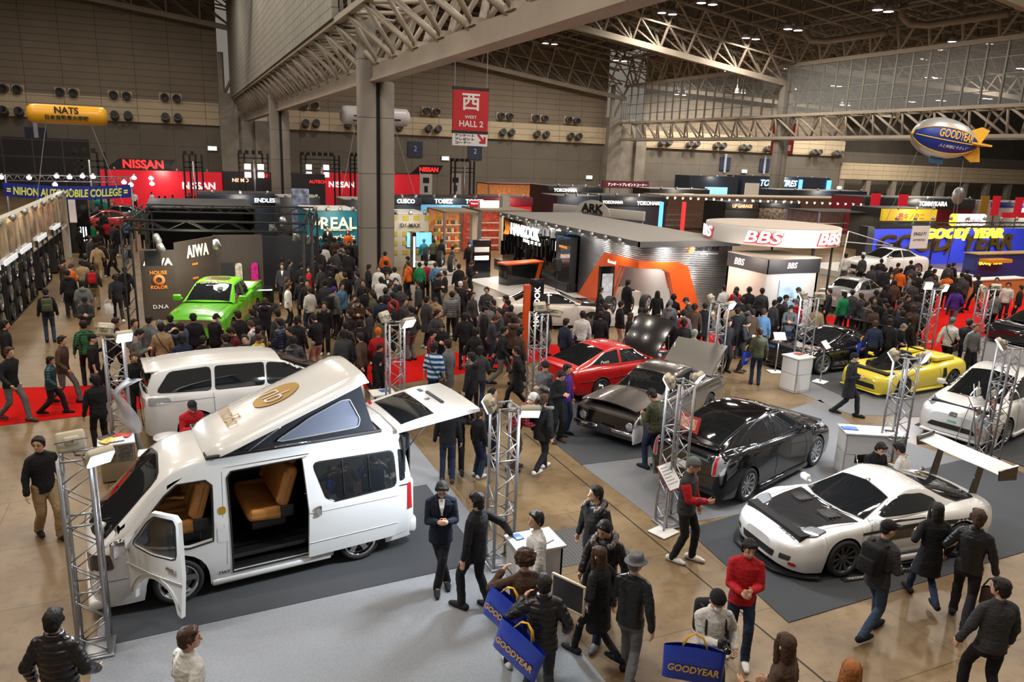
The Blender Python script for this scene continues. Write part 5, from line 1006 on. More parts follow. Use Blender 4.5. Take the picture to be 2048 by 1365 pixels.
  MB().add([on(p[0], p[1]) for p in r[0]], [tuple(f) for f in r[2]]).build('tent_window', M('pale blue mesh window', (.15, .17, .23), .5), tn)
  MB().tube([on(*p)+V((0, q*.004, 0)) for p in wp], .012, 5, 0, None, True).build('tent_window_trim', M('grey piping', (.3, .32, .33), .6), tn)
 m = MB(); m.rod((.25, .72, 2.02), Rr@V((1.15, -.7, -.1)), .012); m.rod((-.1, .72, 2.02), (-.62, .72, 2.02), .014); m.build('gas_strut', CHROME, t)
 m = MB(); pl = [(.8, .69), (-1.7, .69), (-1.7, -.69), (.8, -.69)]
 m.tube([(a_, b_, 2.0) for a_, b_ in pl], .03, 6, 0, None, True); m.build('roof_gasket', DK, t)
 Rh = MX.Translation((-1.96, 0, 1.97))@MX.Rotation(rad(180), 4, 'Z')@MX.Rotation(rad(-7), 4, 'Y'); P2 = []
 for i in range(17):
  u = i/16; wv = .72+.05*u; P2.append([(1.42*u, wv*(-1+2*j/12), .05*sin(pi*min(1, u*1.0))*1.0+.03*(1-((j-6)/6)**2)) for j in range(13)])
 m = MB(); m.grid(P2, 0, Rh); m.grid([[(a_, b_, -.05) for a_, b_, c__ in r] for r in P2], 0, Rh)
 for r in (P2[0], P2[-1]): m.add([*r]+[(a_, b_, -.05) for a_, b_, c__ in reversed(r)], [tuple(range(26))], 0, Rh)
 for j in (0, 12): m.grid([[r[j], (r[j][0], r[j][1], -.05)] for r in P2], 0, Rh)
 tg = m.build('tailgate', P, t, True)
 m = MB(); m.grid([[(.12+.56*i/8, (.6+.02*i/8)*(-1+2*j/10), .05*sin(pi*(.12+.56*i/8)/1.42)+.03*(1-((j-5)/5*.84)**2)+.006) for j in range(11)] for i in range(9)], 0, Rh); m.build('tailgate_window', GLASS, tg, True)
 m = MB(); m.bx(.95, 1.0, -.32, .32, .07, .095, 0, Rh); m.build('tailgate_garnish', BLK, tg); m = MB(); m.lathe([(.001, .09), (.05, .088)], 16, 0, Rh@MX.Translation((.84, 0, 0))); m.build('tailgate_badge', GUN, tg); MB().bx(.9, .96, .42, .58, .05, .075, 0, Rh).build('model_plate', BLK, tg)
 MB().rbox((.05, .62, .03), (.05, .12, .05), .01, 0, 0, Rh).build('brake_lamp', REDL, tg)
 [MB().rod((-2.08, q*.66, 1.55), Rh@V((.55, -q*.66, -.04)), .012).build('tailgate_strut', BLK, t) for q in (1, -1)]
 MB().bx(-2.19, -2.17, -.68, .68, .5, 1.86).build('tail_opening', DK, t)
 return t
camper()
SKIN = M('skin', (.62, .36, .24), .5, spec=.3, var=.06, vs=20); HAIRM = cloth_mat('hair', .5, 0, .8, 90); CLO = cloth_mat('cloth', .85); SHI = cloth_mat('shiny padded cloth', .33, .35, .5, 14); STR = cloth_mat('striped knit', .8, pat='stripe'); CHK = cloth_mat('checked shirt', .8, pat='check')
EYE = M('eye and brow', (.015, .01, .01), .3); LIP = M('lips', (.42, .16, .13), .5); FUR = cloth_mat('fur trim', 1, 0, 1, 120, 1)
def rotm(ax, a): return MX.Rotation(a, 4, ax)
class Blob:
 def __init__(s): s.m = MB()
 def cap(s, a, b, r0, r1, n=12):
  a, b = V(a), V(b); d = b-a; L = d.length
  if L < 1e-5: return s.ell(a, (r0,)*3)
  d = d/L; P = []; R = []
  for k in (0, .35, .7, .92): P.append(a-d*r0*cos(k*pi/2)); R.append(max(.002, r0*sin(k*pi/2)))
  P += [a, a+d*L*.5, b]; R += [r0, (r0+r1)/2, r1]
  for k in (.92, .7, .35, 0): P.append(b+d*r1*cos(k*pi/2)); R.append(max(.002, r1*sin(k*pi/2)))
  s.m.tube(P, R, n); return s
 def ell(s, c, r, T=None, n=14):
  pr = [(max(.001, cos(t)), sin(t)) for t in [pi*(i/10-.5) for i in range(11)]]
  m = MX.Translation(V(c))@MX.Diagonal((*r, 1)); s.m.lathe(pr, n, 0, (T@m) if T is not None else m); k = len(s.m.v)-n*11
  s.m.f.append(tuple(range(k+n-1, k-1, -1))); s.m.f.append(tuple(range(k+n*10, k+n*11))); s.m.m += [0, 0]; s.m.sm += [True]*2; return s
 def loft(s, rings, n=20):
  """rings: (centre, forward radius, side radius, tilt)"""
  P = []
  for c, rx, ry, t in rings:
   R = rotm('Y', t); P.append([V(c)+R@V((rx*cos(2*pi*i/n), ry*sin(2*pi*i/n), 0)) for i in range(n)])
  k = len(s.m.v); vs = [p for r in P for p in r]; fs = [(i*n+j, i*n+(j+1) % n, (i+1)*n+(j+1) % n, (i+1)*n+j) for i in range(len(P)-1) for j in range(n)]
  s.m.add(vs, fs+[tuple(range(n-1, -1, -1)), tuple(range((len(P)-1)*n, len(P)*n))], 0, None, True); return s
 def mesh(s, name, voxel, mat, sm=3, nz=0, nf=9, fac=.5, bands=None):
  me = bpy.data.meshes.new(name); me.from_pydata(s.m.v, [], s.m.f); o = bpy.data.objects.new(name, me); COL.objects.link(o)
  q = o.modifiers.new('r', 'REMESH'); q.mode = 'VOXEL'; q.voxel_size = voxel; q.use_smooth_shade = True
  if sm: w_ = o.modifiers.new('s', 'SMOOTH'); w_.iterations = sm; w_.factor = fac
  dg = bpy.context.evaluated_depsgraph_get(); out = bpy.data.meshes.new_from_object(o.evaluated_get(dg)); bpy.data.objects.remove(o); bpy.data.meshes.remove(me)
  if nz:
   no = [v.normal.copy() for v in out.vertices]
   for v, n_ in zip(out.vertices, no):
    d = noise.noise(v.co*nf)*nz+noise.noise(V((v.co.x, v.co.y, v.co.z*2.4))*nf*2)*nz*.5
    if bands: d += bands[1]*(abs(sin(v.co.z*pi/bands[0]))**.6-.6)
    v.co += n_*d
  out.name = name; out.materials.clear(); out.materials.append(mat); out.polygons.foreach_set('use_smooth', [True]*len(out.polygons)); return out
def ik(a, b, l1, l2, pole):
 a, b, pole = V(a), V(b), V(pole); d = b-a; L = min(d.length, (l1+l2)*.995); d.normalize(); b = a+d*L
 x = (l1*l1-l2*l2+L*L)/(2*L); h = sqrt(max(l1*l1-x*x, 0)); p = pole-d*pole.dot(d); p.normalize(); return a+d*x+p*h, b
POSES = {  # feet (x,y,z)L,R ; hands L,R ; lean ; head yaw,pitch ; hip z
 's': dict(F=((.02, .1, 0), (-.02, -.1, 0)), H=((.05, .27, .8), (.05, -.27, .8))),
 'q': dict(F=((.06, .12, 0), (-.04, -.09, 0)), H=((.05, .27, .8), (.22, -.16, 1.02)), hy=.5, hp=.1),
 'w': dict(F=((.3, .07, .0), (-.3, -.08, .05)), H=((-.2, .25, .86), (.22, -.24, .9)), lean=.06, hz=.88),
 'v': dict(F=((-.24, .08, .03), (.24, -.07, 0)), H=((.14, .26, .84), (-.12, -.27, .84)), hz=.89, hy=-.4),
 't': dict(F=((.03, .11, 0), (-.03, -.1, 0)), H=((.27, .05, 1.14), (.27, -.06, 1.16)), hp=.5, lean=.04),
 'p': dict(F=((.05, .12, 0), (-.05, -.1, 0)), H=((.1, .2, .88), (.1, -.2, .88)), hy=-.3),
 'r': dict(F=((.05, .1, 0), (-.05, -.1, 0)), H=((.24, .07, 1.5), (.24, -.07, 1.5))),
 'c': dict(F=((.04, .1, 0), (-.02, -.11, 0)), H=((.2, -.1, 1.12), (.22, .1, 1.1)), hp=.25, hy=.3),
 'd': dict(F=((.02, .12, 0), (-.06, -.1, 0)), H=((.42, .12, .95), (.4, -.1, .98)), lean=.5, hp=.3),
 'S': dict(F=((.42, .1, 0), (.4, -.12, 0)), H=((.34, .08, .72), (.36, -.08, .74)), lean=.22, hp=.3, hz=.5, sit=1),
}
BCACHE = {}
def head_T(ps):
 ln = ps.get('lean', 0); hz = ps.get('hz', .92); sp = V((sin(ln), 0, cos(ln))); nb = V((0, 0, hz))+sp*.54
 return MX.Translation(nb)@rotm('Z', ps.get('hy', 0))@rotm('Y', ln*.5+ps.get('hp', 0))@MX.Translation((.022, 0, .135)), nb
def body_meshes(pk, jk, vx, tr='n'):
 key = ('all', pk, jk, vx, tr)
 if key in BCACHE: return BCACHE[key]
 ps = POSES[pk]; ln = ps.get('lean', 0); hz = ps.get('hz', .92); sp = V((sin(ln), 0, cos(ln))); hc = V((0, 0, hz)); fine = vx < .012
 at = lambda s_: hc+sp*s_
 HT, nb = head_T(ps); tw = ps.get('tw', 0); RZ = rotm('Z', tw)
 sh = [at(.435)+RZ@V((0, y, 0)) for y in (.165, -.165)]; arms = []
 for i, s_ in enumerate((1, -1)):
  e, w_ = ik(sh[i], ps['H'][i], .27, .245, ps.get('pole', (V((-.6, s_*.6, -.6)),)*2)[i] if ps.get('pole') else V((-.7, s_*.5, -.5))); arms.append((sh[i], e, w_))
 hips = [hc+V((0, y, -.02)) for y in (.085, -.085)]; legs = []
 for i in (0, 1):
  f = V(ps['F'][i]); k, an = ik(hips[i], f+V((0, 0, .09)), .42, .42, V((1, .05*(1, -1)[i], .2 if not ps.get('sit') else 1))); legs.append((hips[i], k, an))
 b = Blob()   # ---- the body
 if ('body', pk, vx) not in BCACHE:
  b.loft([(at(-.1), .09, .13, ln), (at(.0), .1, .15, ln), (at(.15), .09, .13, ln), (at(.3), .105, .155, ln), (at(.44), .09, .16, ln), (at(.5), .06, .08, ln)])
  b.cap(at(.46), nb+V((0, 0, .02)), .055, .05); b.cap(nb, HT@V((-.02, 0, -.05)), .05, .052)
  b.ell((0, 0, .015), (.096, .076, .104), HT); b.ell((.022, 0, -.05), (.068, .056, .062), HT); b.ell((.062, 0, -.088), (.024, .024, .02), HT)
  b.cap(HT@V((.09, 0, .005)), HT@V((.106, 0, -.03)), .008, .014, 8)
  for s_ in (1, -1): b.ell((-.005, s_*.078, -.01), (.02, .012, .03), HT)
  for i, (a, e, w_) in enumerate(arms):
   b.cap(a, e, .047, .038); b.cap(e, w_, .037, .027); d = (w_-e).normalized(); s_ = (1, -1)[i]
   inn = V((0, -s_, 0))+V((.2, 0, 0)); n_ = (inn-d*inn.dot(d)); n_ = n_.normalized() if n_.length > .1 else V((0, 0, -1)); l_ = n_.cross(d)*s_
   if l_.dot(V((1, 0, .6))) < 0: l_ = -l_
   pc = w_+d*.05; b.cap(w_-d*.01, w_+d*.07+l_*.014, .024, .021, 8); b.cap(w_, w_+d*.07-l_*.016, .022, .02, 8); cu = ps.get('curl', .5)
   rf = .0095 if fine else .012
   for q in range(4):
    o0 = w_+d*.08+l_*(.029-.019*q); L = (.068, .078, .073, .056)[q]; m1 = o0+(d*cos(cu*.7)+n_*sin(cu*.7))*L*.55; b.cap(o0, m1, rf, rf*.93, 7); b.cap(m1, m1+(d*cos(cu*1.8)+n_*sin(cu*1.8))*L*.5, rf*.93, rf*.8, 7)
   t0 = w_+d*.03+l_*.026; b.cap(t0, t0+(d*.6+l_*.8).normalized()*.035, rf*1.15, rf, 7); b.cap(t0+(d*.6+l_*.8).normalized()*.035, t0+(d*.6+l_*.8).normalized()*.035+(d*.9+l_*.2+n_*.3).normalized()*.028, rf, rf*.85, 7)
  for a, k, an in legs: b.cap(a, k, .075, .052); b.cap(k, an, .05, .035); b.cap(an, an+V((.09, 0, -.05)), .035, .03)
  BCACHE[('body', pk, vx)] = b.mesh('person', vx, SKIN, 2, fac=.4)
 j = Blob(); hem = {'c': -.38, 's': -.16, 'p': -.12, 'f': -.16}.get(jk, -.1); q = .016 if jk in 'pf' else (.004 if jk == 's' else .008)
 if ps.get('sit'): hem = -.06
 R_ = [(at(hem), .125+q+(.02 if jk == 'c' else 0), .168+q+(.03 if jk == 'c' else 0), ln*.6), (at(-.02), .128+q, .166+q, ln), (at(.14), .116+q, .146+q, ln), (at(.3), .124+q, .172+q, ln), (at(.41), .112+q, .186+q, ln), (at(.47), .085+q, .15+q, ln), (at(.53), .062, .07, ln)]
 j.loft(R_)
 for a, e, w_ in arms: j.cap(at(.485)+RZ@V((0, .06 if a.y > 0 else -.06, 0)), a, .056, .056+q*.6); j.cap(a, e, .056+q*.8, .054+q*.8); j.cap(e, e+(w_-e)*(.3 if jk == 't' else .93), .052+q*.7, .041+q*.6)
 if jk == 'h': j.ell(at(.5)+V((-.1, 0, 0)), (.075, .11, .07))
 if jk in 'jcs': j.loft([(at(.49), .075, .085, ln), (at(.545), .072, .078, ln), (at(.555), .05, .055, ln)])
 if jk == 'p': j.loft([(at(.47), .09, .1, ln), (at(.565), .082, .09, ln)])
 if jk == 'f': j.ell(at(.5)+V((-.085, 0, .0)), (.09, .13, .085))
 jm = BCACHE.get(('j', pk, jk, vx)) or j.mesh('jacket', vx, CLO, 2, .011 if jk != 's' else .006, 8, .5, (.075, .012) if jk == 'p' else None); BCACHE[('j', pk, jk, vx)] = jm
 t = Blob(); w = {'n': 1, 'w': 1.18, 's': .86}[tr]
 t.loft([(at(-.16) if not ps.get('sit') else at(-.1), .1, .15, ln), (at(-.06), .115, .155, ln), (at(.04), .11, .145, ln)])
 for a, k, an in legs:
  t.cap(a, k, .088*w, .066*w); t.cap(k, an+(k-an)*.02, .065*w, .058*w); t.cap(an, an+(an-k).normalized()*.02, .058*w, .058*w)
 tm = BCACHE.get(('t', pk, vx, tr)) or t.mesh('trousers', vx*1.1, CLO, 2, .008, 9); BCACHE[('t', pk, vx, tr)] = tm
 if ('s', pk) not in BCACHE:
  BCACHE[('s', pk)] = []
  for i, (a, k, an) in enumerate(legs):
   s_ = Blob(); f = V(ps['F'][i]); y = f.y*.25; s_.cap((f.x-.07, f.y, f.z+.05), (f.x+.12, f.y+y*.4, f.z+.042), .05, .046); s_.cap((f.x+.08, f.y+y*.3, f.z+.04), (f.x+.18, f.y+y*.5, f.z+.034), .047, .033); s_.cap((f.x-.055, f.y, f.z+.05), an, .04, .04)
   m_ = s_.mesh('shoe', .014, CLO, 1); BCACHE[('s', pk)].append(m_)
   for v in m_.vertices: v.co.z = max(v.co.z, .004)
 r = dict(body=BCACHE[('body', pk, vx)], jacket=jm, trousers=tm, shoes=BCACHE[('s', pk)], HT=HT, at=at, arms=arms, ln=ln, ps=ps)
 BCACHE[key] = r; return r
def _hair():
 H = {}
 def mk(k, f, vx=.0085, mat=None, nz=.006, nf=28): b = Blob(); f(b); H[k] = b.mesh('hair', vx, mat or HAIRM, 1, nz, nf)
 base = lambda b: (b.ell((-.016, 0, .03), (.098, .088, .1)), b.cap((.052, .042, .078), (.052, -.042, .078), .03, .03), b.ell((-.05, 0, -.02), (.062, .078, .08)))
 mk('k', lambda b: (base(b), b.cap((.0, .08, .03), (.01, .08, -.015), .02, .014), b.cap((0, -.08, .03), (.01, -.08, -.015), .02, .014)))
 mk('S', lambda b: (base(b), b.cap((.068, .045, .062), (.072, -.03, .07), .024, .026), b.cap((-.01, .08, .03), (.0, .082, -.05), .026, .018), b.cap((-.01, -.08, .03), (.0, -.082, -.05), .026, .018), b.ell((-.065, 0, -.05), (.05, .07, .07))))
 mk('L', lambda b: (base(b), b.cap((.055, .07, .04), (.02, .085, -.17), .028, .035), b.cap((.055, -.07, .04), (.02, -.085, -.17), .028, .035), b.loft([((-.05, 0, -.24), .04, .09, 0), ((-.05, 0, -.1), .06, .09, 0), ((-.03, 0, 0), .07, .09, 0)])))
 mk('C', lambda b: [b.ell((-.02+.075*cos(a)*cos(e), .09*sin(a)*cos(e), .05+.085*sin(e)), (.05, .05, .05)) for a in [k*pi/4 for k in range(8)] for e in (-.5, .2, .9) if not (cos(a) > .8 and e < .1)], .009, None, .014, 35)
 mk('n', lambda b: (b.ell((-.008, 0, .04), (.106, .09, .095)), b.loft([((-.006, 0, .012), .104, .09, -.12), ((-.006, 0, .05), .108, .093, -.12)]), b.ell((-.055, 0, -.02), (.05, .07, .05))), .009, CLO, .002)
 mk('c', lambda b: (b.ell((-.008, 0, .045), (.106, .09, .085)), b.loft([((.1, 0, .045), .085, .066, .14), ((.1, 0, .055), .085, .066, .14)]), b.ell((-.055, 0, -.01), (.055, .074, .06))), .007, CLO, 0)
 mk('h', lambda b: (b.loft([((0, 0, .03), .15, .135, 0), ((0, 0, .043), .15, .135, 0)]), b.loft([((0, 0, .035), .104, .09, 0), ((0, 0, .11), .094, .08, 0), ((0, 0, .13), .08, .066, 0)]), b.ell((-.055, 0, -.02), (.05, .072, .06))), .008, CLO, .001)
 return H
HM = _hair()
def _face():
 m = MB(); B = lambda c, r, mi: m.lathe([(max(.001, cos(pi*(i/6-.5))), sin(pi*(i/6-.5))) for i in range(7)], 8, mi, MX.Translation(V(c))@MX.Diagonal((*r, 1)))
 for s in (1, -1): B((.083, s*.032, .003), (.008, .013, .0055), 0); B((.088, s*.033, .028), (.006, .018, .0035), 0)
 B((.087, 0, -.062), (.007, .021, .005), 1); me = bpy.data.meshes.new('face'); me.from_pydata(m.v, [], m.f); me.materials.append(EYE); me.materials.append(LIP); me.polygons.foreach_set('material_index', m.m); me.polygons.foreach_set('use_smooth', [True]*len(m.f)); return me
FACE = _face()
b_ = Blob(); b_.ell((.068, 0, -.05), (.042, .05, .04)); MASKM = b_.mesh('face_mask', .008, M('white mask', (.8, .82, .83), .7), 1)
m_ = MB()
for s in (1, -1): m_.tube([(.098, s*.034+.018*cos(a), .003+.014*sin(a)) for a in [k*pi/5 for k in range(10)]], .0022, 4, 0, None, True); m_.rod((.098, s*.052, .006), (.0, s*.08, .006), .002, 4)
m_.rod((.1, .016, .005), (.1, -.016, .005), .002, 4); _o = m_.build('glasses', BLKG); GLAS = _o.data; bpy.data.objects.remove(_o)
def _fur():
 b = Blob()
 for i in range(15):
  a = pi*(i/14)*1.3-pi*.15; b.ell((.09-.19*sin(a)*.95, .135*cos(a), .02*sin(a)), (.035, .035, .035))
 return b.mesh('fur_trim', .012, FUR, 0, .015, 40)
FURM = _fur()
CC = dict(k=(.012, .012, .014), d=(.04, .042, .045), g=(.14, .145, .15), b=(.07, .04, .025), e=(.34, .24, .13), w=(.62, .61, .58), r=(.42, .012, .018), n=(.018, .028, .06), G=(.01, .2, .07), o=(.6, .12, .015), y=(.6, .5, .08), B=(.09, .2, .34), m=(.09, .012, .016), O=(.075, .08, .045), T=(.02, .3, .38), P=(.06, .02, .2), j=(.035, .055, .095), S=(.3, .3, .3), C=(.3, .02, .03), D=(.03, .16, .06), x=(.8, .8, .78), a=(.5, .4, .3), l=(.3, .36, .34), N=(.009, .013, .026), U=(.01, .05, .065))
CN = dict(k='black', d='dark grey', g='grey', b='brown', e='beige', w='off-white', r='red', n='navy', G='green', o='orange', y='yellow', B='blue', m='dark red', O='olive', T='turquoise', P='purple', j='denim blue', S='blue striped', C='red checked', D='green checked', x='white', a='tan', l='pale green', N='dark navy', U='dark teal')
def mk(name, me, par, col, T=None, mat=None):
 o = bpy.data.objects.new(name, me); COL.objects.link(o); o.parent = par; o.color = (*CC[col], 1) if isinstance(col, str) else (*col, 1)
 if T is not None: o.matrix_local = T
 if mat: o.material_slots[0].link = 'OBJECT'; o.material_slots[0].material = mat
 return o
def person(loc, hd, pk='s', jk='j', jc='k', tc='k', hs='k', hc='k', vx=.017, sc=1.0, label='', group=None, mask=False, glasses=False, shoes='k', tr='n', shiny=None, furc='b', extra=''):
 B = body_meshes(pk, jk, vx, tr); r = bpy.data.objects.new('person', B['body']); COL.objects.link(r); r.location = loc; r.rotation_euler = (0, 0, hd); r.scale = (sc,)*3
 tag(r, label, 'person', group)
 jn = {'c': 'coat', 's': 'suit_jacket', 't': 'shirt', 'h': 'hooded_jacket', 'f': 'hooded_jacket', 'p': 'padded_jacket'}.get(jk, 'jacket')
 mk(jn, B['jacket'], r, jc, None, STR if jc == 'S' else CHK if jc in 'CD' else (SHI if (shiny if shiny is not None else jk == 'p') else None))
 mk('trousers', B['trousers'], r, tc); [mk('shoe', m_, r, shoes) for m_ in B['shoes']]
 hn = {'n': 'beanie', 'c': 'cap', 'h': 'hat'}.get(hs, 'hair'); hr = HM[hs]
 hcol = hc if hn != 'hair' else {'k': (.012, .009, .008), 'b': (.06, .03, .015), 'g': (.2, .2, .2), 'e': (.3, .17, .07), 'P': CC['P'], 'o': (.35, .12, .03)}.get(hc, (.012, .009, .008))
 mk(hn, hr, r, hcol, B['HT']); mk('face', FACE, r, 'k', B['HT'])
 if mask: mk('face_mask', MASKM, r, 'x', B['HT'])
 if glasses: mk('glasses', GLAS, r, 'k', B['HT'])
 if jk == 'f': mk('fur_trim', FURM, r, furc, MX.Translation(B['at'](.52)+V((-.005, 0, 0)))@rotm('Y', B['ln']+.1))
 if jk == 's':
  m = MB(); a = B['at']; m.add([a(.51)+V((.085, .045, 0)), a(.51)+V((.085, -.045, 0)), a(.3)+V((.155, 0, 0)), a(.4)+V((.142, .03, 0)), a(.4)+V((.142, -.03, 0))], [(0, 3, 4, 1), (3, 2, 4)]); o = m.build('shirt_front', M('white shirt', (.75, .75, .75), .7), r)
  MB().add([a(.5)+V((.095, .012, 0)), a(.5)+V((.095, -.012, 0)), a(.3)+V((.162, -.014, 0)), a(.3)+V((.162, .014, 0))], [(0, 1, 2, 3)]).build('tie', M('grey tie', (.3, .32, .35), .6), r)
 return r, B
def hang(nm, kind, r, loc, hd, sc, B, label, T=None):
 return thing(nm, label, kind, loc, hd)
def backpack(loc, hd, sc, B, col, label):
 t = thing('backpack', label, 'backpack', loc, hd); t.scale = (sc,)*3; a = B['at']; T = MX.Translation(a(.3)+V((-.21, 0, 0)))@rotm('Y', B['ln'])
 k = ('bp', col)
 if k not in BCACHE:
  m = MB(); m.rbox((0, 0, 0), (.15, .3, .42), .06, 0, 0, None, 3); m.rbox((-.09, 0, -.07), (.07, .24, .22), .03, 0, 0, None, 2); o = m.build('pack', CLO, None, True); BCACHE[k] = o.data; bpy.data.objects.remove(o)
  m = MB()
  for s in (1, -1): m.tube([(.06, s*.1, .18), (.16, s*.1, .2), (.3, s*.11, .12), (.335, s*.12, -.02), (.2, s*.15, -.16), (.06, s*.12, -.15)], .014, 6)
  o = m.build('straps', CLO, None, True); BCACHE[('st', col)] = o.data; bpy.data.objects.remove(o)
 mk('pack', BCACHE[k], t, col, T); mk('straps', BCACHE[('st', col)], t, col, T); return t
BLUEBAG = M('glossy blue tote', (.012, .045, .42), .3, coat=.3, bump=.4, bs=6); YH = M('yellow strap', (.75, .4, .02), .6); YL = M('yellow print', (.8, .45, .04), .5)
def tote(loc, hd, sc, hand, label, w=.55, h=.42, tilt=0, txt=True, col=None, yaw=0, wd=False):
 """bag hanging from a hand point given in the carrier's space"""
 t = thing('tote_bag', label, 'bag', loc, hd); t.scale = (sc,)*3; T = MX.Translation(V(hand))@rotm('Z', yaw)@rotm('X', tilt)
 P = []; top = -.16
 m = MB(); n = 20; mat = col or BLUEBAG
 for i in range(7):
  v = i/6; z = top-h*v; th = .02+.05*sin(pi*min(1, v*.9+.1)); P.append([(th*(abs(sin(a))**.7)*(1 if sin(a) > 0 else -1)+.01*noise.noise(V((cos(a)*2, v*3, 1))), w/2*cos(a)*(1-.03*v), z-.02*cos(a*2)*(1-v)) for a in [2*pi*k/n for k in range(n)]])
 m.grid([r+[r[0]] for r in P], 0, T); m.add(P[-1], [tuple(range(n))], 0, T, True); m.build('bag_body', mat, t, True)
 m = MB()
 for s in (.02, -.02): m.tube([T@V((s, .13, top)), T@V((s*.6, .08, -.04)), T@V((0, 0, .01)), T@V((s*.6, -.08, -.04)), T@V((s, -.13, top))], .009, 6)
 m.build('handles', YH if col is None else mat, t)
 if txt:
  for s in (1, -1): text('bag_lettering', 'GOODYEAR' if txt is True else txt, w*.82, YL, t, T@V((s*.078, 0, top-h*.55)), (T.to_3x3()@V((s, 0, 0))), T.to_3x3()@V((0, 0, 1)), .002, .02, .15, .085)
 return t
def at_head(x, y, h=1.7, z0=0): p = G(x, y, z0+h); return V((p.x, p.y, z0))
def face_dir(p, f): return atan2(-p.y, -p.x)+f*pi/4
def hero(ft, hd_px, f, label, pose=None, h=1.72, key=None, **k):
 """ft: ground pixel between the feet or None, then hd_px is the crown of the head"""
 p = G(*ft) if ft else at_head(hd_px[0], hd_px[1], h)
 if pose is not None:
  key = 'h%d' % len(POSES); POSES[key] = pose
 hd = face_dir(p, f); sc = h/1.715
 r, B = person((p.x, p.y, .0), hd, key or 's', label=label, vx=.0095, sc=sc, **k); return p, hd, sc, B, r
def wp(h_, v): return h_[4].matrix_world if 0 else V((h_[0].x, h_[0].y, 0))+MX.Rotation(h_[1], 3, 'Z')@(V(v)*h_[2])
hero((101, 1076), None, .4, 'person in black jacket and cream trousers walking beside the left lighting tower', dict(F=((.16, .1, 0), (-.2, -.08, .02)), H=((.0, .27, .82), (.06, -.27, .84)), hy=-.7, hz=.9), jk='j', jc='k', tc='e', hs='k', glasses=True, h=1.74, tr='w')
hero(None, (103, 1222), 3.2, 'person in shiny black puffer jacket cropped at the lower left corner', dict(F=((.1, .1, 0), (-.1, -.1, 0)), H=((.05, .3, .9), (.2, -.25, .95)), hy=.2), jk='p', jc='k', tc='k', h=1.74)
hero(None, (372, 1256), 2.6, 'person with brown hair and off-white shirt at the bottom edge', dict(F=((.2, .1, 0), (-.2, -.1, 0)), H=((.15, .25, .9), (-.1, -.27, .9)), hy=-.5), jk='j', jc='w', tc='k', hs='k', hc='b', h=1.72)
hero((880, 1178), None, 0.1, 'person in dark suit with red name badge looking down at cards', dict(F=((.1, -.05, 0), (-.08, .1, 0)), H=((.25, .07, 1.17), (.25, -.06, 1.17)), hp=.5, lean=-.04, curl=.9), jk='s', jc='N', tc='k', glasses=True, h=1.74, hs='k', hc='k')
q = hero((948, 1216), None, 5.2, 'person in black suit leaning one hand on the white counter', dict(F=((.12, .12, 0), (-.18, -.1, 0)), H=((.0, .27, .8), (-.28, -.42, 1.02)), hy=.3, lean=-.03, curl=.2, hz=.91), jk='s', jc='k', tc='k', hs='S', h=1.76)
hero(None, (1076, 1020), 6.3, 'person in cream fleece with a black strap across the chest', dict(F=((.2, .08, 0), (-.25, -.08, 0)), H=((.1, .27, .85), (-.1, -.27, .85)), hy=.3, hz=.9), jk='j', jc='w', tc='d', h=1.72)
a1 = hero((1040, 1350), None, 4.4, 'person with curly brown hair in brown jacket shouldering a blue tote', dict(F=((.2, .1, 0), (-.15, -.1, 0)), H=((.2, .22, 1.35), (.1, -.25, .9)), hy=0, hz=.9), jk='j', jc='b', tc='k', hs='C', hc='b', shoes='w', h=1.68)
a2 = hero(None, (1090, 1148), 4.2, 'person in black padded jacket with blue tote on the left shoulder', dict(F=((.2, .1, 0), (-.2, -.1, 0)), H=((.18, .2, 1.3), (.1, -.3, .92)), hy=.1, hz=.9), jk='p', jc='k', tc='d', h=1.7)
tote(V((a1[0].x, a1[0].y, 0)), a1[1], a1[2], (-.22, .2, 1.36), 'blue tote with yellow lettering on the shoulder of the curly haired person', .62, .46, -.3, yaw=rad(125))
tote(V((a2[0].x, a2[0].y, 0)), a2[1], a2[2], (-.26, .2, 1.26), 'blue tote with yellow lettering hanging from the padded jacket shoulder', .66, .46, -.3, yaw=rad(135))
hero(None, (1196, 968), 7.2, 'person in glossy black hooded puffer walking with head turned aside', dict(F=((.28, .08, 0), (-.26, -.08, .04)), H=((.1, .28, .85), (.0, -.28, .85)), hy=-.6, hz=.89), jk='f', jc='k', tc='k', shiny=True, h=1.72)
hero((1200, 1268), None, 7.5, 'person in shiny black puffer with thick fur hood and blue jeans', dict(F=((.3, .08, 0), (-.26, -.08, .05)), H=((.08, .3, .85), (.1, -.28, .87)), hp=.4, hy=-.2, hz=.88), jk='f', jc='k', tc='n', shiny=True, shoes='g', h=1.74)
hb = hero((1190, 1320), None, 5.3, 'person with brown bob hair in black coat carrying a framed white case', dict(F=((.3, .07, 0), (-.3, -.07, .08)), H=((.18, .22, 1.0), (-.1, -.25, .85)), hz=.88, lean=.05), jk='c', jc='k', tc='k', hs='L', hc='b', h=1.6, tr='s')
t = thing('folder', 'cream framed folder held by the person with brown bob hair', 'folder', wp(hb, (.3, .3, .8)), hb[1]); m = MB()
for z in (0, .38): m.rbox((0, 0, z), (.5, .03, .03), .008)
for x in (-.24, .24): m.rbox((x, 0, .19), (.03, .03, .4), .008)
m.build('frame', M('cream plastic', (.6, .52, .36), .5), t); MB().bx(-.23, .23, -.008, .008, .01, .37).build('sleeve', M('dark sleeve', (.03, .03, .03), .3), t)
hero((1250, 1362), None, 3.6, 'person in grey felt hat and black leather jacket walking away', dict(F=((.22, .09, 0), (-.2, -.1, .0)), H=((.16, .28, .84), (-.1, -.3, .86)), hy=-.3, hz=.9), jk='j', jc='k', tc='g', hs='h', hc='g', shiny=True, h=1.72)
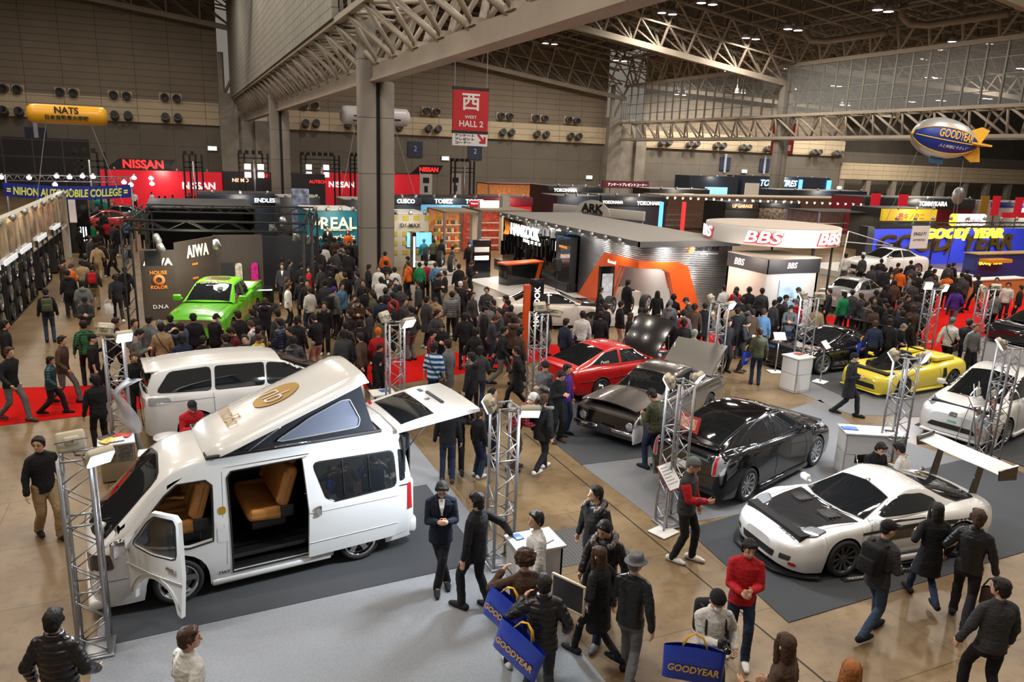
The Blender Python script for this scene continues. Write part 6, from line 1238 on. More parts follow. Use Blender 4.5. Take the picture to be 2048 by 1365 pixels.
v = hero((1362, 1122), None, 1.6, 'person in grey beanie, black vest and red sleeves holding a phone', dict(F=((.12, .12, 0), (-.1, -.1, 0)), H=((.1, .26, .84), (.32, -.1, 1.12)), hp=.2, hy=.0, curl=.7), jk='j', jc='d', tc='k', hs='n', hc='g', shoes='w', h=1.78)
m = MB()
for q_ in (0, 1):
 a, e, w_ = v[3]['arms'][q_]; bl = Blob(); bl.cap(a+(e-a)*.25, e, .075, .064); bl.cap(e, e+(w_-e)*.92, .063, .052); mk('red_sleeve', bl.mesh('red_sleeve', .01, CLO, 1, .006), v[4], 'r')
c = hero((1470, 1316), None, .2, 'person in bright red jacket over white collar fiddling with both hands', dict(F=((.12, .1, 0), (-.12, -.1, 0)), H=((.27, .06, 1.14), (.28, -.06, 1.1)), hp=.15, hy=.15, curl=.9), jk='j', jc='r', tc='n', hs='S', shoes='w', h=1.7)
w = hero(None, (1434, 1174), .5, 'person in black beanie and white face mask holding a camera', dict(F=((.15, .1, 0), (-.15, -.1, 0)), H=((.12, .24, 1.0), (.3, -.02, 1.2)), hp=.3, curl=1), jk='j', jc='w', tc='k', hs='n', hc='k', mask=True, glasses=True, h=1.68)
tote(V((w[0].x, w[0].y, 0)), w[1], w[2], (.32, -.3, 1.34), 'large blue tote with yellow lettering held low by the masked person', .66, .42, 0, yaw=-.3)
backpack((w[0].x, w[0].y, 0), w[1], w[2], w[3], 'k', 'black backpack with yellow trim worn by the masked person with camera')
def camera(p, hd, label, s=1.0):
 t = thing('camera', label, 'camera', p, hd); t.scale = (s,)*3; m = MB(); m.rbox((0, 0, 0), (.06, .13, .09), .015); m.rbox((0, 0, .05), (.05, .05, .03), .01); m.build('camera_body', BLK, t)
 m = MB(); m.lathe([(.034, .03), (.036, .13), (.03, .135), (.001, .13)], 16, 0, TR((0, 0, 0), 0, 0, pi/2)); m.build('lens', BLKG, t); return t
camera(wp(w, (.36, 0, 1.24)), w[1], 'black camera in the hands of the person with the face mask')
hero(None, (1578, 1272), 5.6, 'person with long dark brown hair in brown jacket at the bottom edge', dict(F=((.1, .1, 0), (-.1, -.1, 0)), H=((.3, .2, 1.1), (.2, -.2, 1.0)), hy=-.3), jk='j', jc='b', tc='k', hs='L', hc='b', h=1.68)
hero(None, (1706, 1326), 4, 'person with ginger hair whose crown shows at the bottom edge', dict(F=((.1, .1, 0), (-.1, -.1, 0)), H=((.1, .25, .85), (.1, -.25, .85))), jk='j', jc='k', tc='k', hs='L', hc='o', h=1.6)
b = hero((1735, 1272), None, 3.3, 'person in black cap and patterned jacket with backpack passing the white coupe', dict(F=((.26, .08, 0), (-.24, -.08, .04)), H=((.3, .2, 1.02), (.25, -.12, .98)), hz=.89, lean=.05, hy=-.4), jk='j', jc='d', tc='j', hs='c', hc='k', h=1.74)
backpack((b[0].x, b[0].y, 0), b[1], b[2], b[3], 'k', 'black backpack on the person walking past the white coupe in jeans'); camera(wp(b, (.4, -.05, .9)), b[1]-.6, 'black camera with long lens carried past the white coupe')
hero((1842, 1205), None, 4.6, 'person with long dark hair in long black coat walking away', dict(F=((.3, .07, 0), (-.28, -.07, .08)), H=((.15, .2, 1.1), (.0, -.24, .85)), hz=.88), jk='c', jc='k', tc='n', hs='L', hc='k', h=1.62, tr='s')
g = hero((1915, 1245), None, 3.9, 'person with reddish brown hair in black leather jacket carrying a dark carrier', dict(F=((.22, .1, 0), (-.26, -.1, .05)), H=((.2, .24, 1.05), (.05, -.32, .82)), hz=.89, hy=.3), jk='j', jc='k', tc='k', shiny=True, hs='S', hc='b', h=1.76)
tote(V((g[0].x, g[0].y, 0)), g[1], g[2], (.06, -.33, .78), 'small dark brown carrier bag in the hand of the leather jacket wearer', .3, .26, 0, False, M('dark brown bag', (.05, .025, .015), .5))
hero(None, (2010, 1156), 4.8, 'person with short black hair in dark grey jumper at the right edge', dict(F=((.2, .1, 0), (-.2, -.1, .02)), H=((.1, .3, .85), (.1, -.28, .85)), hy=.6, hz=.9), jk='j', jc='d', tc='k', hs='k', h=1.74)
u = hero((1302, 938), None, 5.2, 'person in beige blouson reading a leaflet beside the classic coupe', dict(F=((.08, .1, 0), (-.1, -.1, 0)), H=((.28, .07, 1.12), (.27, -.07, 1.08)), hp=.55, lean=.08, curl=.8), jk='j', jc='O', tc='n', hs='k', h=1.72)
PB = M('translucent white plastic bag', (.7, .7, .72), .35, alpha=.85)
tote(V((u[0].x, u[0].y, 0)), u[1], u[2], (.32, .12, 1.0), 'white plastic bag hanging from the arm of the leaflet reader', .3, .36, 0, False, PB)
hero((1690, 832), None, 1.8, 'person in black coat with shoulder bag walking towards the yellow roadster', dict(F=((.26, .08, 0), (-.28, -.08, .04)), H=((.2, .2, 1.05), (.22, -.12, 1.1)), hz=.89), jk='c', jc='k', tc='k', hs='n', hc='k', h=1.7)
s1 = hero(None, (1750, 877), 1.3, 'person in black jacket seated on a folding chair beside cardboard box', None, 1.28, 'S', jk='j', jc='k', tc='k', hs='S') if 0 else None
for px, f, lab, jc in (((1750, 878), .9, 'person with glasses in black jacket seated by the cardboard box', 'k'), ((1822, 892), 5.6, 'person in off-white jacket seated bending over food', 'w')):
 p = G(px[0], px[1], 1.26); person((p.x, p.y, 0), face_dir(p, f), 'S', 'j', jc, 'k', 'S' if jc == 'k' else 'k', vx=.0095, label=lab, glasses=jc == 'k')
p = G(378, 796, 1.27); person((p.x, p.y, 0), face_dir(p, .3), 'S', 'j', 'r', 'd', 'c', 'k', vx=.0095, label='person in red vest and black cap seated behind the camper van'); SEATED = p
hero((205, 905), None, 4.3, 'person in black jumper with cream tote bag seen from behind', POSES['s'], jk='j', jc='k', tc='k', hs='S', h=1.66)
p = G(205, 905); tote(V((p.x, p.y, 0)), face_dir(p, 4.3), 1, (.0, -.26, 1.2), 'cream cloth tote hanging at the side of the black jumper wearer', .3, .4, 0, False, M('cream canvas', (.62, .56, .44), .8))
hero((1080, 945), None, 3.2, 'person in black fur hooded vest and turquoise checked sleeves walking away', dict(F=((.24, .07, 0), (-.24, -.07, .05)), H=((.08, .28, .85), (-.05, -.28, .85)), hz=.89), jk='f', jc='k', tc='k', hs='S', hc='b', shoes='w', h=1.68)
LIT = emi('floodlight glow', (.8, .86, 1.0), 22); LIT2 = emi('warm spot glow', (1.0, .8, .5), 14); LITW = emi('white tube glow', (.85, .92, 1.0), 6)
CREAM = M('cream lamp back', (.55, .5, .38), .5)
def tower(x, y, h, label, rz=0):
 t = thing('lighting_tower', label, 'truss tower', (x, y, .012), rz, None); a = .16
 m = MB()
 for sx in (-1, 1):
  for sy in (-1, 1): m.rod((sx*a, sy*a, .03), (sx*a, sy*a, h), .024, 8)
 m.build('upright', ALU, t); m = MB(); n = 5
 for (p, q) in (((-1, -1), (1, -1)), ((1, -1), (1, 1)), ((1, 1), (-1, 1)), ((-1, 1), (-1, -1))):
  for k in range(2*n):
   z0, z1 = .06+(h-.12)*k/(2*n), .06+(h-.12)*(k+1)/(2*n); s, e = (p, q) if k % 2 else (q, p); m.rod((s[0]*a, s[1]*a, z0), (e[0]*a, e[1]*a, z1), .009, 5)
  for z in (.06, h*.345, h*.68, h-.02): m.rod((p[0]*a, p[1]*a, z), (q[0]*a, q[1]*a, z), .016, 6)
 m.build('lattice', ALU, t); MB().rbox((0, 0, .015), (.42, .42, .03), .006).build('base_plate', ALU, t); return t
def flood(loc, d, label, lit=True, power=0, arm=(0, 0, -.3)):
 """lamp head hung on a tower, aiming along d"""
 t = thing('floodlight', label, 'floodlight', loc); q = V(d).normalized().to_track_quat('X', 'Z').to_matrix().to_4x4()
 m = MB(); m.rbox((-.04, 0, 0), (.1, .3, .24), .03, 0, 0, q, 2); m.rbox((-.1, 0, 0), (.06, .16, .1), .02, 0, 0, q); m.build('housing', CREAM, t)
 MB().bx(.011, .02, -.13, .13, -.1, .1, 0, q).build('lit_glass', LIT if lit else M('dark lamp glass', (.3, .3, .28), .1), t)
 m = MB(); ar = V(arm); ar.z = min(ar.z, -.02); m.tube([q@V((-.04, .165, 0)), q@V((-.12, .165, 0)), q@V((-.16, 0, 0)), q@V((-.12, -.165, 0)), q@V((-.04, -.165, 0))], .009, 6); m.tube([q@V((-.16, 0, 0)), ar*.5+V((0, 0, .02)), ar], .014, 6); m.build('bracket', M('dull steel bracket', (.2, .2, .2), .5, .5), t)
 if power:
  l = bpy.data.lights.new('floodlight_lamp', 'AREA'); l.shape = 'RECTANGLE'; l.size = .26; l.size_y = .2; l.energy = power; l.color = (.82, .9, 1.0); l.spread = rad(130)
  o = bpy.data.objects.new('floodlight_lamp', l); COL.objects.link(o); o.rotation_mode = 'QUATERNION'; o.rotation_quaternion = V(d).normalized().to_track_quat('-Z', 'Y'); o.location = V(loc)+V(d).normalized()*.06
 return t
TW = [((150, 908), 'aluminium lighting tower beside the nose of the camper van'), ((226, 672), 'aluminium lighting tower behind the white minivan rear'), ((790, 645), 'aluminium lighting tower behind the raised camper tailgate'),
      ((1010, 808), 'aluminium lighting tower in the aisle by the suited pair'), ((1078, 625), 'aluminium lighting tower beside the red coupe'), ((1363, 762), 'aluminium lighting tower at the tail of the black hatchback'),
      ((1440, 605), 'aluminium lighting tower in front of the corrugated silver wall'), ((1620, 595), 'aluminium lighting tower in front of the black sports coupe'), ((1815, 712), 'aluminium lighting tower between yellow roadster and seated pair'),
      ((1868, 577), 'aluminium lighting tower behind the yellow roadster'), ((1975, 577), 'aluminium lighting tower by the blue tyre stage counter'), ((2020, 692), 'aluminium lighting tower beside the white hatchback')]
TP = []
for (x, y), lab in TW:
 p = G(x, y, 2.62); TP.append(p); tower(p.x, p.y, 2.6, lab)
FL = [(0, (.28, -.25, .0), (.5, -.8, -.75), 1, 330, 'lit floodlight on the tower by the camper nose'), (0, (-.05, .1, .12), (-.3, .9, -.4), 0, 0, 'floodlight turned away on the tower by the camper nose'),
      (1, (.2, -.2, 0), (.3, -.8, -.6), 1, 260, 'lit floodlight above the plastic wrapped object'), (1, (-.1, .1, .1), (.5, .9, -.5), 0, 0, 'unlit floodlight atop the tower behind the minivan'), (2, (.25, -.2, 0), (.35, -.8, -.6), 1, 420, 'bright floodlight on the tower behind the tailgate'), (2, (-.25, 0, .12), (-.6, .6, -.4), 0, 0, 'floodlight turned away above the tailgate'),
      (3, (.3, -.25, -.1), (-.25, -.75, -.85), 1, 420, 'lit floodlight over the suited pair'), (3, (-.32, -.1, .05), (-.8, .5, -.5), 1, 700, 'floodlight aimed at the camper from the aisle tower'), (4, (.4, -.15, 0), (.7, .5, -.6), 0, 0, 'floodlight seen from behind beside the red coupe'), (4, (0, 0, .12), (0, .8, -.4), 0, 0, 'small floodlight on top of the tower beside the red coupe'),
      (5, (-.28, 0, 0), (-.7, .6, -.6), 1, 500, 'cream backed floodlight facing the classic coupe'), (5, (.42, .1, -.05), (.5, -.75, -.6), 1, 500, 'bright floodlight over the black hatchback'), (6, (.3, -.1, -.1), (.3, -.85, -.5), 1, 420, 'bright floodlight in front of the silver wall'), (6, (-.35, 0, .1), (-.5, .6, -.4), 0, 0, 'tilted floodlight in front of the silver wall'),
      (7, (-.3, 0, .05), (-.4, .8, -.6), 1, 500, 'left floodlight over the black sports coupe'), (7, (.35, 0, 0), (.4, .8, -.6), 1, 500, 'right floodlight over the black sports coupe'), (8, (.4, -.1, -.05), (.3, -.85, -.35), 1, 520, 'very bright floodlight before the yellow roadster'), (8, (-.3, .1, .0), (-.4, .7, -.6), 1, 500, 'floodlight aimed at the yellow roadster'),
      (9, (-.4, -.1, .1), (-.2, -.85, -.25), 1, 380, 'left glaring floodlight behind the yellow roadster'), (9, (.4, -.1, 0), (.2, -.85, -.25), 1, 380, 'right glaring floodlight behind the yellow roadster'), (10, (-.3, 0, 0), (-.5, .7, -.5), 0, 0, 'left floodlight on the tower by the blue stage'), (10, (.4, 0, 0), (.5, .7, -.5), 0, 0, 'right floodlight on the tower by the blue stage'),
      (11, (-.35, 0, .05), (-.6, .6, -.6), 1, 600, 'floodlight over the white hatchback')]
for i, off, d, lit, pw, lab in FL: flood(TP[i]+V(off), d, lab, bool(lit), pw*.13, -V(off))
def counter(px, w, d, h, rz, label, shelf=True):
 p = G(px[0], px[1], h); t = thing('counter', label, 'counter', (p.x, p.y, .012), rz)
 m = MB(); m.rbox((0, 0, h-.02), (w+.08, d+.06, .04), .008); m.build('top', WHT, t)
 m = MB(); m.bx(-w/2, w/2, -d/2, -d/2+.03, 0, h-.04); m.bx(-w/2, -w/2+.03, -d/2, d/2, 0, h-.04); m.bx(w/2-.03, w/2, -d/2, d/2, 0, h-.04); m.bx(-w/2, w/2, -d/2, d/2, h*.5, h*.5+.02); m.bx(-w/2, w/2, -d/2, d/2, .02, .05); m.build('carcass', WHT, t); return t, p
def papers(c, spots, lab, z):
 for i, (x, y, w, d, r, col, l) in enumerate(spots):
  o = MB().rbox((0, 0, 0), (w, d, .02), .003).build('leaflet_stack', M('printed paper '+col, {'b': (.04, .12, .4), 'w': (.7, .7, .7), 'k': (.06, .05, .05), 'y': (.6, .45, .1), 'r': (.5, .08, .06)}[col], .4, var=.5, vs=18)); o.location = (c.x+x, c.y+y, z+.024); o.rotation_euler = (0, 0, r); tag(o, l, 'leaflets')
t, p = counter((1070, 1082), .62, .5, 1.0, 0, 'white counter beside the aisle lighting tower with open shelf'); papers(p, [(-.2, .14, .12, .16, .1, 'b', 'blue leaflet at the corner of the aisle counter'), (.1, -.02, .2, .26, .4, 'w', 'white leaflets on the aisle counter')], '', 1.0)
t, p = counter((1745, 862), 1.15, .5, .95, -.5, 'long white counter in front of the seated pair'); papers(p, [(-.4, .22, .3, .2, -.5, 'b', 'blue printed leaflets on the long counter'), (.3, -.15, .16, .06, -.6, 'k', 'black pen case on the long counter')], '', .95)
t, p = counter((1597, 712), .6, .55, 1.0, .1, 'white counter before the black sports coupe'); papers(p, [(.1, .1, .25, .2, .3, 'r', 'red and white items on the counter by the black sports coupe')], '', 1.0)
t, p = counter((765, 785), .45, .4, .95, 0, 'narrow white counter behind the camper tailgate'); papers(p, [(.05, .05, .2, .16, .3, 'b', 'blue folder on the narrow counter')], '', .95)
def easel(px, label, w=.36, h=.26, hh=1.05, f=0):
 p = G(*px); t = thing('info_stand', label, 'sign stand', (p.x, p.y, .012), f); MB().rbox((0, 0, .01), (.42, .36, .02), .006).build('base', WHT, t); MB().rod((0, 0, .02), (0, 0, hh), .018, 8).build('post', ALU, t)
 T = MX.Translation((0, -.02, hh+.08))@rotm('X', rad(48)); MB().rbox((0, 0, 0), (w+.03, h+.03, .014), .005, 0, 0, T).build('board_frame', M('dark red frame', (.2, .02, .02), .4), t)
 MB().bx(-w/2, w/2, -h/2, h/2, .008, .011, 0, T).build('board', WHT, t); m = MB()
 for k in range(6): m.bx(-w*.4, w*(.1+.25*(k % 3)/2), h*.36-k*h*.13, h*.39-k*h*.13, .0112, .0118, 0, T)
 m.build('printed_lines', M('grey print', (.2, .2, .22), .6), t); return t
easel((1327, 1066), 'tilted white info board on a post at the hatchback tower', .34, .44, .95, .3); easel((1550, 745), 'white info board on a post left of the counter by the black coupe', f=-.3); easel((1640, 765), 'pink edged info board right of the counter by the black coupe', f=.4); easel((1935, 898), 'small info board on a post before the white hatchback', f=-.2)
for px, lab, dk in (((1985, 905), 'tall black brochure rack leaning beside the white hatchback', 1), ((1955, 900), 'slim wire rack with flyers beside the tall black rack', 0)):
 p = G(*px); t = thing('brochure_rack', lab, 'rack', (p.x, p.y, .012), .3); T = rotm('X', -.18); m = MB()
 for s in (-.16, .16): m.rod((s, 0, 0), T@V((s, 0, 1.55)), .012, 6); m.rod((s, .45, 0), T@V((s, .0, 1.3)), .01, 6)
 m.build('frame', ALU, t)
 if dk: MB().bx(-.15, .15, -.01, .01, .1, 1.5, 0, T).build('back_panel', M('black rack panel', (.02, .02, .02), .4), t)
 for k in range(6):
  o = MB().bx(-.13, .13, -.05, -.02, .12+k*.23, .27+k*.23, 0, T).build('flyer', M('flyer print %d' % (k % 3), ((.55, .5, .45), (.5, .2, .15), (.6, .62, .55))[k % 3], .4, var=.6, vs=16), t)
def folding_chair(p, rz, lab):
 t = thing('folding_chair', lab, 'chair', (p.x, p.y, .012), rz); MB().rbox((0, 0, .44), (.38, .38, .04), .015).build('seat', M('black vinyl', (.015, .015, .015), .4), t); MB().rbox((-.22, 0, .76), (.03, .38, .18), .012).build('backrest', M('black vinyl', (.015, .015, .015), .4), t)
 for s in (-.19, .19): MB().tube([(.2, s, .01), (.0, s, .44), (-.2, s, .86)], .011, 6).build('leg', CHROME, t); MB().tube([(-.22, s, .01), (.02, s, .42)], .011, 6).build('leg', CHROME, t)
 return t
for px, f, lab in (((1750, 878), .9, 'folding chair under the person with glasses by the cardboard box'), ((1822, 892), 5.6, 'folding chair under the person in off-white jacket')):
 p = G(px[0], px[1], 1.26); folding_chair(p, face_dir(p, f), lab)
p = G(1786, 925, .3); t = thing('cardboard_box', 'open cardboard box between the two seated people', 'box', (p.x, p.y, .02), .3); CB = M('brown cardboard', (.4, .26, .13), .8, var=.1)
m = MB()
for s in (-1, 1): m.box((s*.22, 0, .2), (.012, .32, .4)); m.box((0, s*.16, .2), (.44, .012, .4)); m.box((s*.28, 0, .42), (.15, .3, .01), 0, 0, None, 0, s*.5)
m.box((0, 0, .01), (.44, .32, .01)); m.build('carton', CB, t)
def stool(px, r, lab, h=.55): p = G(px[0], px[1], h); t = thing('stool', lab, 'stool', (p.x, p.y, .012)); MB().lathe([(.001, h), (r, h), (r, h-.03), (.001, h-.05)], 24).build('seat', WHT, t); MB().lathe([(.03, h-.04), (.03, .03), (.2, .02), (.2, 0)], 16).build('pedestal', CHROME, t); return t
stool((335, 874), .26, 'round white stool table in front of the staff member in red vest'); st = thing('stool', 'stool under the staff member in red vest', 'stool', (SEATED.x, SEATED.y, .012)); MB().lathe([(.001, .47), (.19, .47), (.19, .42), (.001, .42)], 20).build('seat', WHT, st); MB().lathe([(.03, .42), (.03, .03), (.2, .02), (.2, 0)], 16).build('pedestal', CHROME, st)
o = MB().rbox((0, 0, 0), (.42, .3, .1), .04).build('paper_bag', CB); p = G(303, 884, .55); o.location = (p.x, p.y, .07); o.location.z = .07; tag(o, 'crumpled brown paper bag beside the round white stool table', 'bag')
p = G(232, 880, .75); t = thing('display_table', 'small table stacked with magazines and printed boxes behind the camper nose', 'table', (p.x, p.y, .012), .08); MB().rbox((0, 0, .73), (.62, .5, .04), .01).build('table_top', WHT, t)
MB().rbox((0, -.02, .36), (.56, .42, .7), .01).build('cabinet', M('tan cabinet panel', (.3, .24, .16), .6), t)
m = MB()
for i in range(2):
 for j in range(4): m.bx(-.27+i*.28, -.02+i*.28, -.245, -.235, .4+j*.075, .465+j*.075)
m.build('photo_print', M('grey photo print', (.12, .12, .11), .4, var=.8, vs=20), t)
for k, (dx, dy, col, r) in enumerate(((-.15, .1, 'k', .5), (.1, .12, 'r', -.3), (0, -.1, 'w', .2), (-.12, -.12, 'y', .8))): papers(p, [(dx, dy, .28, .2, r, col, '%s magazine lying on the table behind the camper nose' % ('dark', 'red', 'white', 'yellowish')[k])], '', .76+k*.003)
p = G(303, 905, .72); t = thing('lectern', 'small black stand with a white leaflet behind the camper windscreen', 'stand', (p.x, p.y, .012)); MB().rbox((0, 0, .35), (.4, .3, .68), .01).build('cabinet', BLK, t); MB().rbox((0, 0, .71), (.44, .34, .02), .004).build('leaflet_holder', M('leaflet print', (.6, .62, .65), .4, var=.3, vs=10), t)
p = G(268, 893, .5); t = thing('wrapped_seat', 'tall object wrapped in crinkled clear plastic by the minivan', 'wrapped object', (p.x-.1, p.y+.1, .012)); SH = M('crinkled clear plastic', (.7, .74, .78), .12, alpha=.42, bump=1, bs=9)
P = []
for i in range(15):
 v = i/14; cx, cz = lerp(.15, -.25, v) if v < .7 else lerp(-.13, .2, (v-.7)/.3), .75+1.15*v*(1 if v < .8 else 1)-(.12*max(0, (v-.8)/.2)); P.append([(cx+(.11+.05*sin(7*v))*cos(a)+.03*noise.noise(V((a*2, v*6, 0))), (.1+.03*cos(9*v))*sin(a)+.03*noise.noise(V((a, v*7, 5))), cz+.03*noise.noise(V((a*3, v*5, 9)))) for a in [2*pi*k/18 for k in range(19)]])
MB().grid(P).build('plastic_sheet', SH, t, True); MB().tube([(.25, 0, 0), (.15, 0, .7), (-.15, 0, 1.5), (.12, 0, 1.8)], .05, 8).build('padded_arm', M('grey padding', (.25, .26, .28), .5), t)
for px in ((928, 684), (1552, 612)):
 p = G(*px); t = thing('barrier_post', 'chrome barrier post standing in the crowd %s' % ('by the tyre stand' if px[0] < 1000 else 'by the wheel booth'), 'post', (p.x, p.y, 0)); MB().lathe([(.18, 0), (.18, .02), (.03, .04), (.025, .9), (.035, .95), (.001, .98)], 16).build('post', CHROME, t)
def TX(X): return MX(((0, 0, 1, X), (1, 0, 0, 0), (0, 1, 0, 0), (0, 0, 0, 1)))
def TY(Y): return MX(((1, 0, 0, 0), (0, 0, 1, Y), (0, 1, 0, 0), (0, 0, 0, 1)))
def col(name, c, r=.5, **k): return M(name, c, r, **k)
CORR = M('corrugated silver cladding', (.6, .61, .63), .28, .85); ORG = col('orange panel', (.75, .1, .01), .4); ORT = emi('orange lit lettering', (1, .25, .03), 1.6); WT = emi('white lit lettering', (1, .97, .92), 1.8); RDT = emi('red lit lettering', (1, .03, .03), 1.6); YT = emi('yellow lit lettering', (1, .72, .05), 2.2); BT = emi('blue glow', (.1, .4, 1), 2.4)
GR = col('dark grey wall', (.03, .032, .036), .4); WALLW = col('white booth wall', (.66, .65, .62), .6); ROOFG = col('grey fabric roof', (.3, .29, .27), .9)
def spot(loc, label, grp, d=(0, -.5, -1), s=1.0, mat=None):
 t = thing('spotlight', label, 'spotlight', loc, 0, grp); q = V(d).normalized().to_track_quat('Z', 'Y').to_matrix().to_4x4()
 if 'spot' not in BCACHE:
  o = MB().lathe([(.001, -.16), (.06, -.16), (.09, 0), (.085, 0)], 12).build('housing', ALU); BCACHE['spot'] = o.data; bpy.data.objects.remove(o); o = MB().lathe([(.001, -.01), (.085, -.01)], 12).build('bulb', LIT2); BCACHE['bulb'] = o.data; bpy.data.objects.remove(o)
 for k in ('spot', 'bulb'):
  o = bpy.data.objects.new('housing' if k == 'spot' else 'bulb', BCACHE[k]); COL.objects.link(o); o.parent = t; o.matrix_local = q@MX.Scale(s, 4)
  if k == 'bulb' and mat: o.material_slots[0].link = 'OBJECT'; o.material_slots[0].material = mat
 return t
def lamp(p, e, c=(1, .9, .75), s=.5, d=None):
 l = bpy.data.lights.new('booth_lamp', 'AREA'); l.shape = 'DISK'; l.size = s; l.energy = e; l.color = c; o = bpy.data.objects.new('booth_lamp', l); COL.objects.link(o); o.location = p
 if d: o.rotation_mode = 'QUATERNION'; o.rotation_quaternion = V(d).normalized().to_track_quat('-Z', 'Y')
def pavilion():
 X, Y, H = 16.9, 25.6, 2.98; XR, YF = 21.4, 39.8; YS = Q(1163, 455, 'x', X).y
 t = thing('tyre_pavilion', 'large tyre pavilion of corrugated silver with orange arch and grey roof', 'exhibition booth', (X, Y, 0)); I = MX.Translation((-X, -Y, 0))
 f = lambda x, y: (Q(x, y, 'x', X).y, Q(x, y, 'x', X).z); g = lambda x, y: (Q(x, y, 'y', Y).x, Q(x, y, 'y', Y).z)
 fo, ft, ct, cb_, it, ifo = f(1160, 592), f(1214, 506), f(1284, 524), f(1284, 537), f(1244, 531), f(1216, 600); fo = (fo[0], 0); ifo = (ifo[0], 0)
 ga, gs, go, gi, gj, gk = g(1352, 524), g(1372, 532), (g(1397, 612)[0], 0), g(1322, 538), g(1334, 545), (g(1352, 612)[0], 0)
 def corr(outline, T, u0, u1):
  m = MB(); n = int(H/.075)
  for k in range(n):
   z = (k+.5)*H/n; 
   m_seg = [(u0, u1)]
   o = openx(outline, z)
   if o: m_seg = [(u0, min(o)), (max(o), u1)]
   for a, b in m_seg:
    if b-a > .03: m.rod(T@V((a, z, -.0)), T@V((b, z, -.0)), .04, 5)
  return m
 def openx(poly, z):
  xs = []
  for i in range(len(poly)):
   (a, b), (c, d) = poly[i-1], poly[i]
   if (b > z) != (d > z): xs.append(a+(c-a)*(z-b)/(d-b))
  return xs if len(xs) > 1 else None
 holeL = [ifo, it, (Y, cb_[1]), (Y, 0)]; holeR = [(X, 0), (X, cb_[1]), gi, gj, gk]
 m = MB(); m.prism([(YS, 0), (YS, H), (Y, H), (Y, cb_[1]), it, ifo], 0, .1, 0, I@TX(X)); m.prism([(X, H), (XR, H), (XR, 0), gk, gj, gi, (X, cb_[1])], 0, .1, 0, I@TY(Y)); m.bx(XR-X-.1, XR-X, 0, 8, 0, H); m.build('wall_core', CORR, t)
 m = corr(holeL, TX(X), Y, YS); m.v = [tuple(I@V(v)) for v in m.v]; m2 = corr(holeR, TY(Y), X, XR); m2.v = [tuple(I@V(v)) for v in m2.v]; m.build('corrugated_cladding', CORR, t); m2.build('corrugated_cladding', CORR, t)
 m = MB(); m.prism([fo, ft, ct, cb_, it, ifo], -.16, .2, 0, I@TX(X)); m.prism([(X-.16, ct[1]), ga, gs, go, gk, gj, gi, (X-.16, cb_[1])], -.16, .2, 0, I@TY(Y)); m.bx(-.17, .22, -.17, .22, cb_[1], ct[1]); m.build('orange_arch', ORG, t)
 m = MB(); m.bx(1.6, 1.7, .1, 4.2, 0, 2.3); m.bx(.1, 4.4, 4.1, 4.2, 0, 2.3); m.bx(2.9, 4.3, 2.2, 2.3, 0, 2.3); m.build('inner_wall', WALLW, t); MB().bx(0, 4.4, 0, 4.2, .02, .05).build('inner_floor', WALLW, t)
 m = MB(); m.bx(-.3, XR-X+.15, -.3, YF-Y, H, H+.07); m.build('roof', ROOFG, t); m = MB(); m.bx(-.34, -.28, -.34, YF-Y, H-.16, H+.06); m.bx(-.34, XR-X+.2, -.34, -.28, H-.16, H+.06); m.build('roof_edge', M('satin grey fascia', (.2, .21, .22), .35, .4), t)
 m = MB(); m.bx(0, .1, YS-Y, YF-Y, .0, H); m.build('display_wall', BLKG, t); m = MB(); rr = random.Random(3)
 for k in range(46):
  y = YS-Y+1.6+(YF-YS-1.9)*k/46; z = rr.uniform(.5, 1.5); m.bx(-.14-.1*(k % 3), -.06, y, y+.09, z, z+rr.uniform(.6, 1.1))
 m.build('hanging_rod', BLKG, t); m = MB()
 for k in range(14): y = YS-Y+1.7+(YF-YS-2.2)*k/14; m.bx(-.16, -.15, y, y+.035, 1.5+.4*(k % 3)*.5, 2.2)
 m.build('rod_highlight', WT, t); MB().bx(-.5, 0, YS-Y+.2, YF-Y, 0, .42).build('plinth', GR, t); MB().bx(-.46, -.1, YS-Y+.1, YS-Y+1.5, 0, 2.6).build('portal_panel', col('charcoal graphic panel', (.02, .02, .022), .25, coat=.6), t)
 text('arch_lettering', 'Kontrol', .62, WT, t, (-.17, f(1227, 523)[0]-Y-.15, f(1227, 523)[1]), (-1, 0, 0), ext=.01); p = g(1414, 497); text('wall_lettering', 'HANKOOK', 1.2, BLKG, t, (p[0]-X, -.06, p[1]), (0, -1, 0), ext=.03, bold=.02); text('wall_tagline', 'driving emotion', .9, M('grey tagline', (.25, .25, .26), .4), t, (p[0]-X+.1, -.06, p[1]-.22), (0, -1, 0), ext=.01, shear=.3)
 def flame(loc, n_, s, mt=ORT):
  m = MB(); r = V((0, 0, 1)).cross(V(n_)); 
  for k in range(3): pts = [(-.5+.28*k, -.5), (-.12+.28*k, -.1), (-.2+.28*k, .5), (.05+.28*k, .0), (-.05+.28*k, -.4)]; m.add([V(loc)+r*a*s+V((0, 0, b*s))+V(n_)*.03 for a, b in pts], [(0, 1, 2, 3, 4)])
  m.build('flame_logo', mt, t)
 flame((p[0]-X-.9, -.07, p[1]), (0, -1, 0), .32); pl = f(1010, 468); yy = Q(1055, 470, 'x', X-.3).y-Y
 text('display_lettering', 'HANKOOK', 3.6, WT, t, (-.45, yy, 2.35), (-1, 0, 0), ext=.05, bold=.03, h=.62); text('display_tagline', 'driving emotion', 2.2, WT, t, (-.3, yy-.5, 1.85), (-1, 0, 0), ext=.01, shear=.3); flame((-.5, yy+2.3, 2.35), (-1, 0, 0), .8)
 text('panel_lettering', 'HANKOOK', .8, ORT, t, (-.47, YS-Y+.8, 2.1), (-1, 0, 0), ext=.01); text('panel_lettering', 'Truck Trail', .5, ORT, t, (-.47, YS-Y+.7, 1.7), (-1, 0, 0), ext=.01)
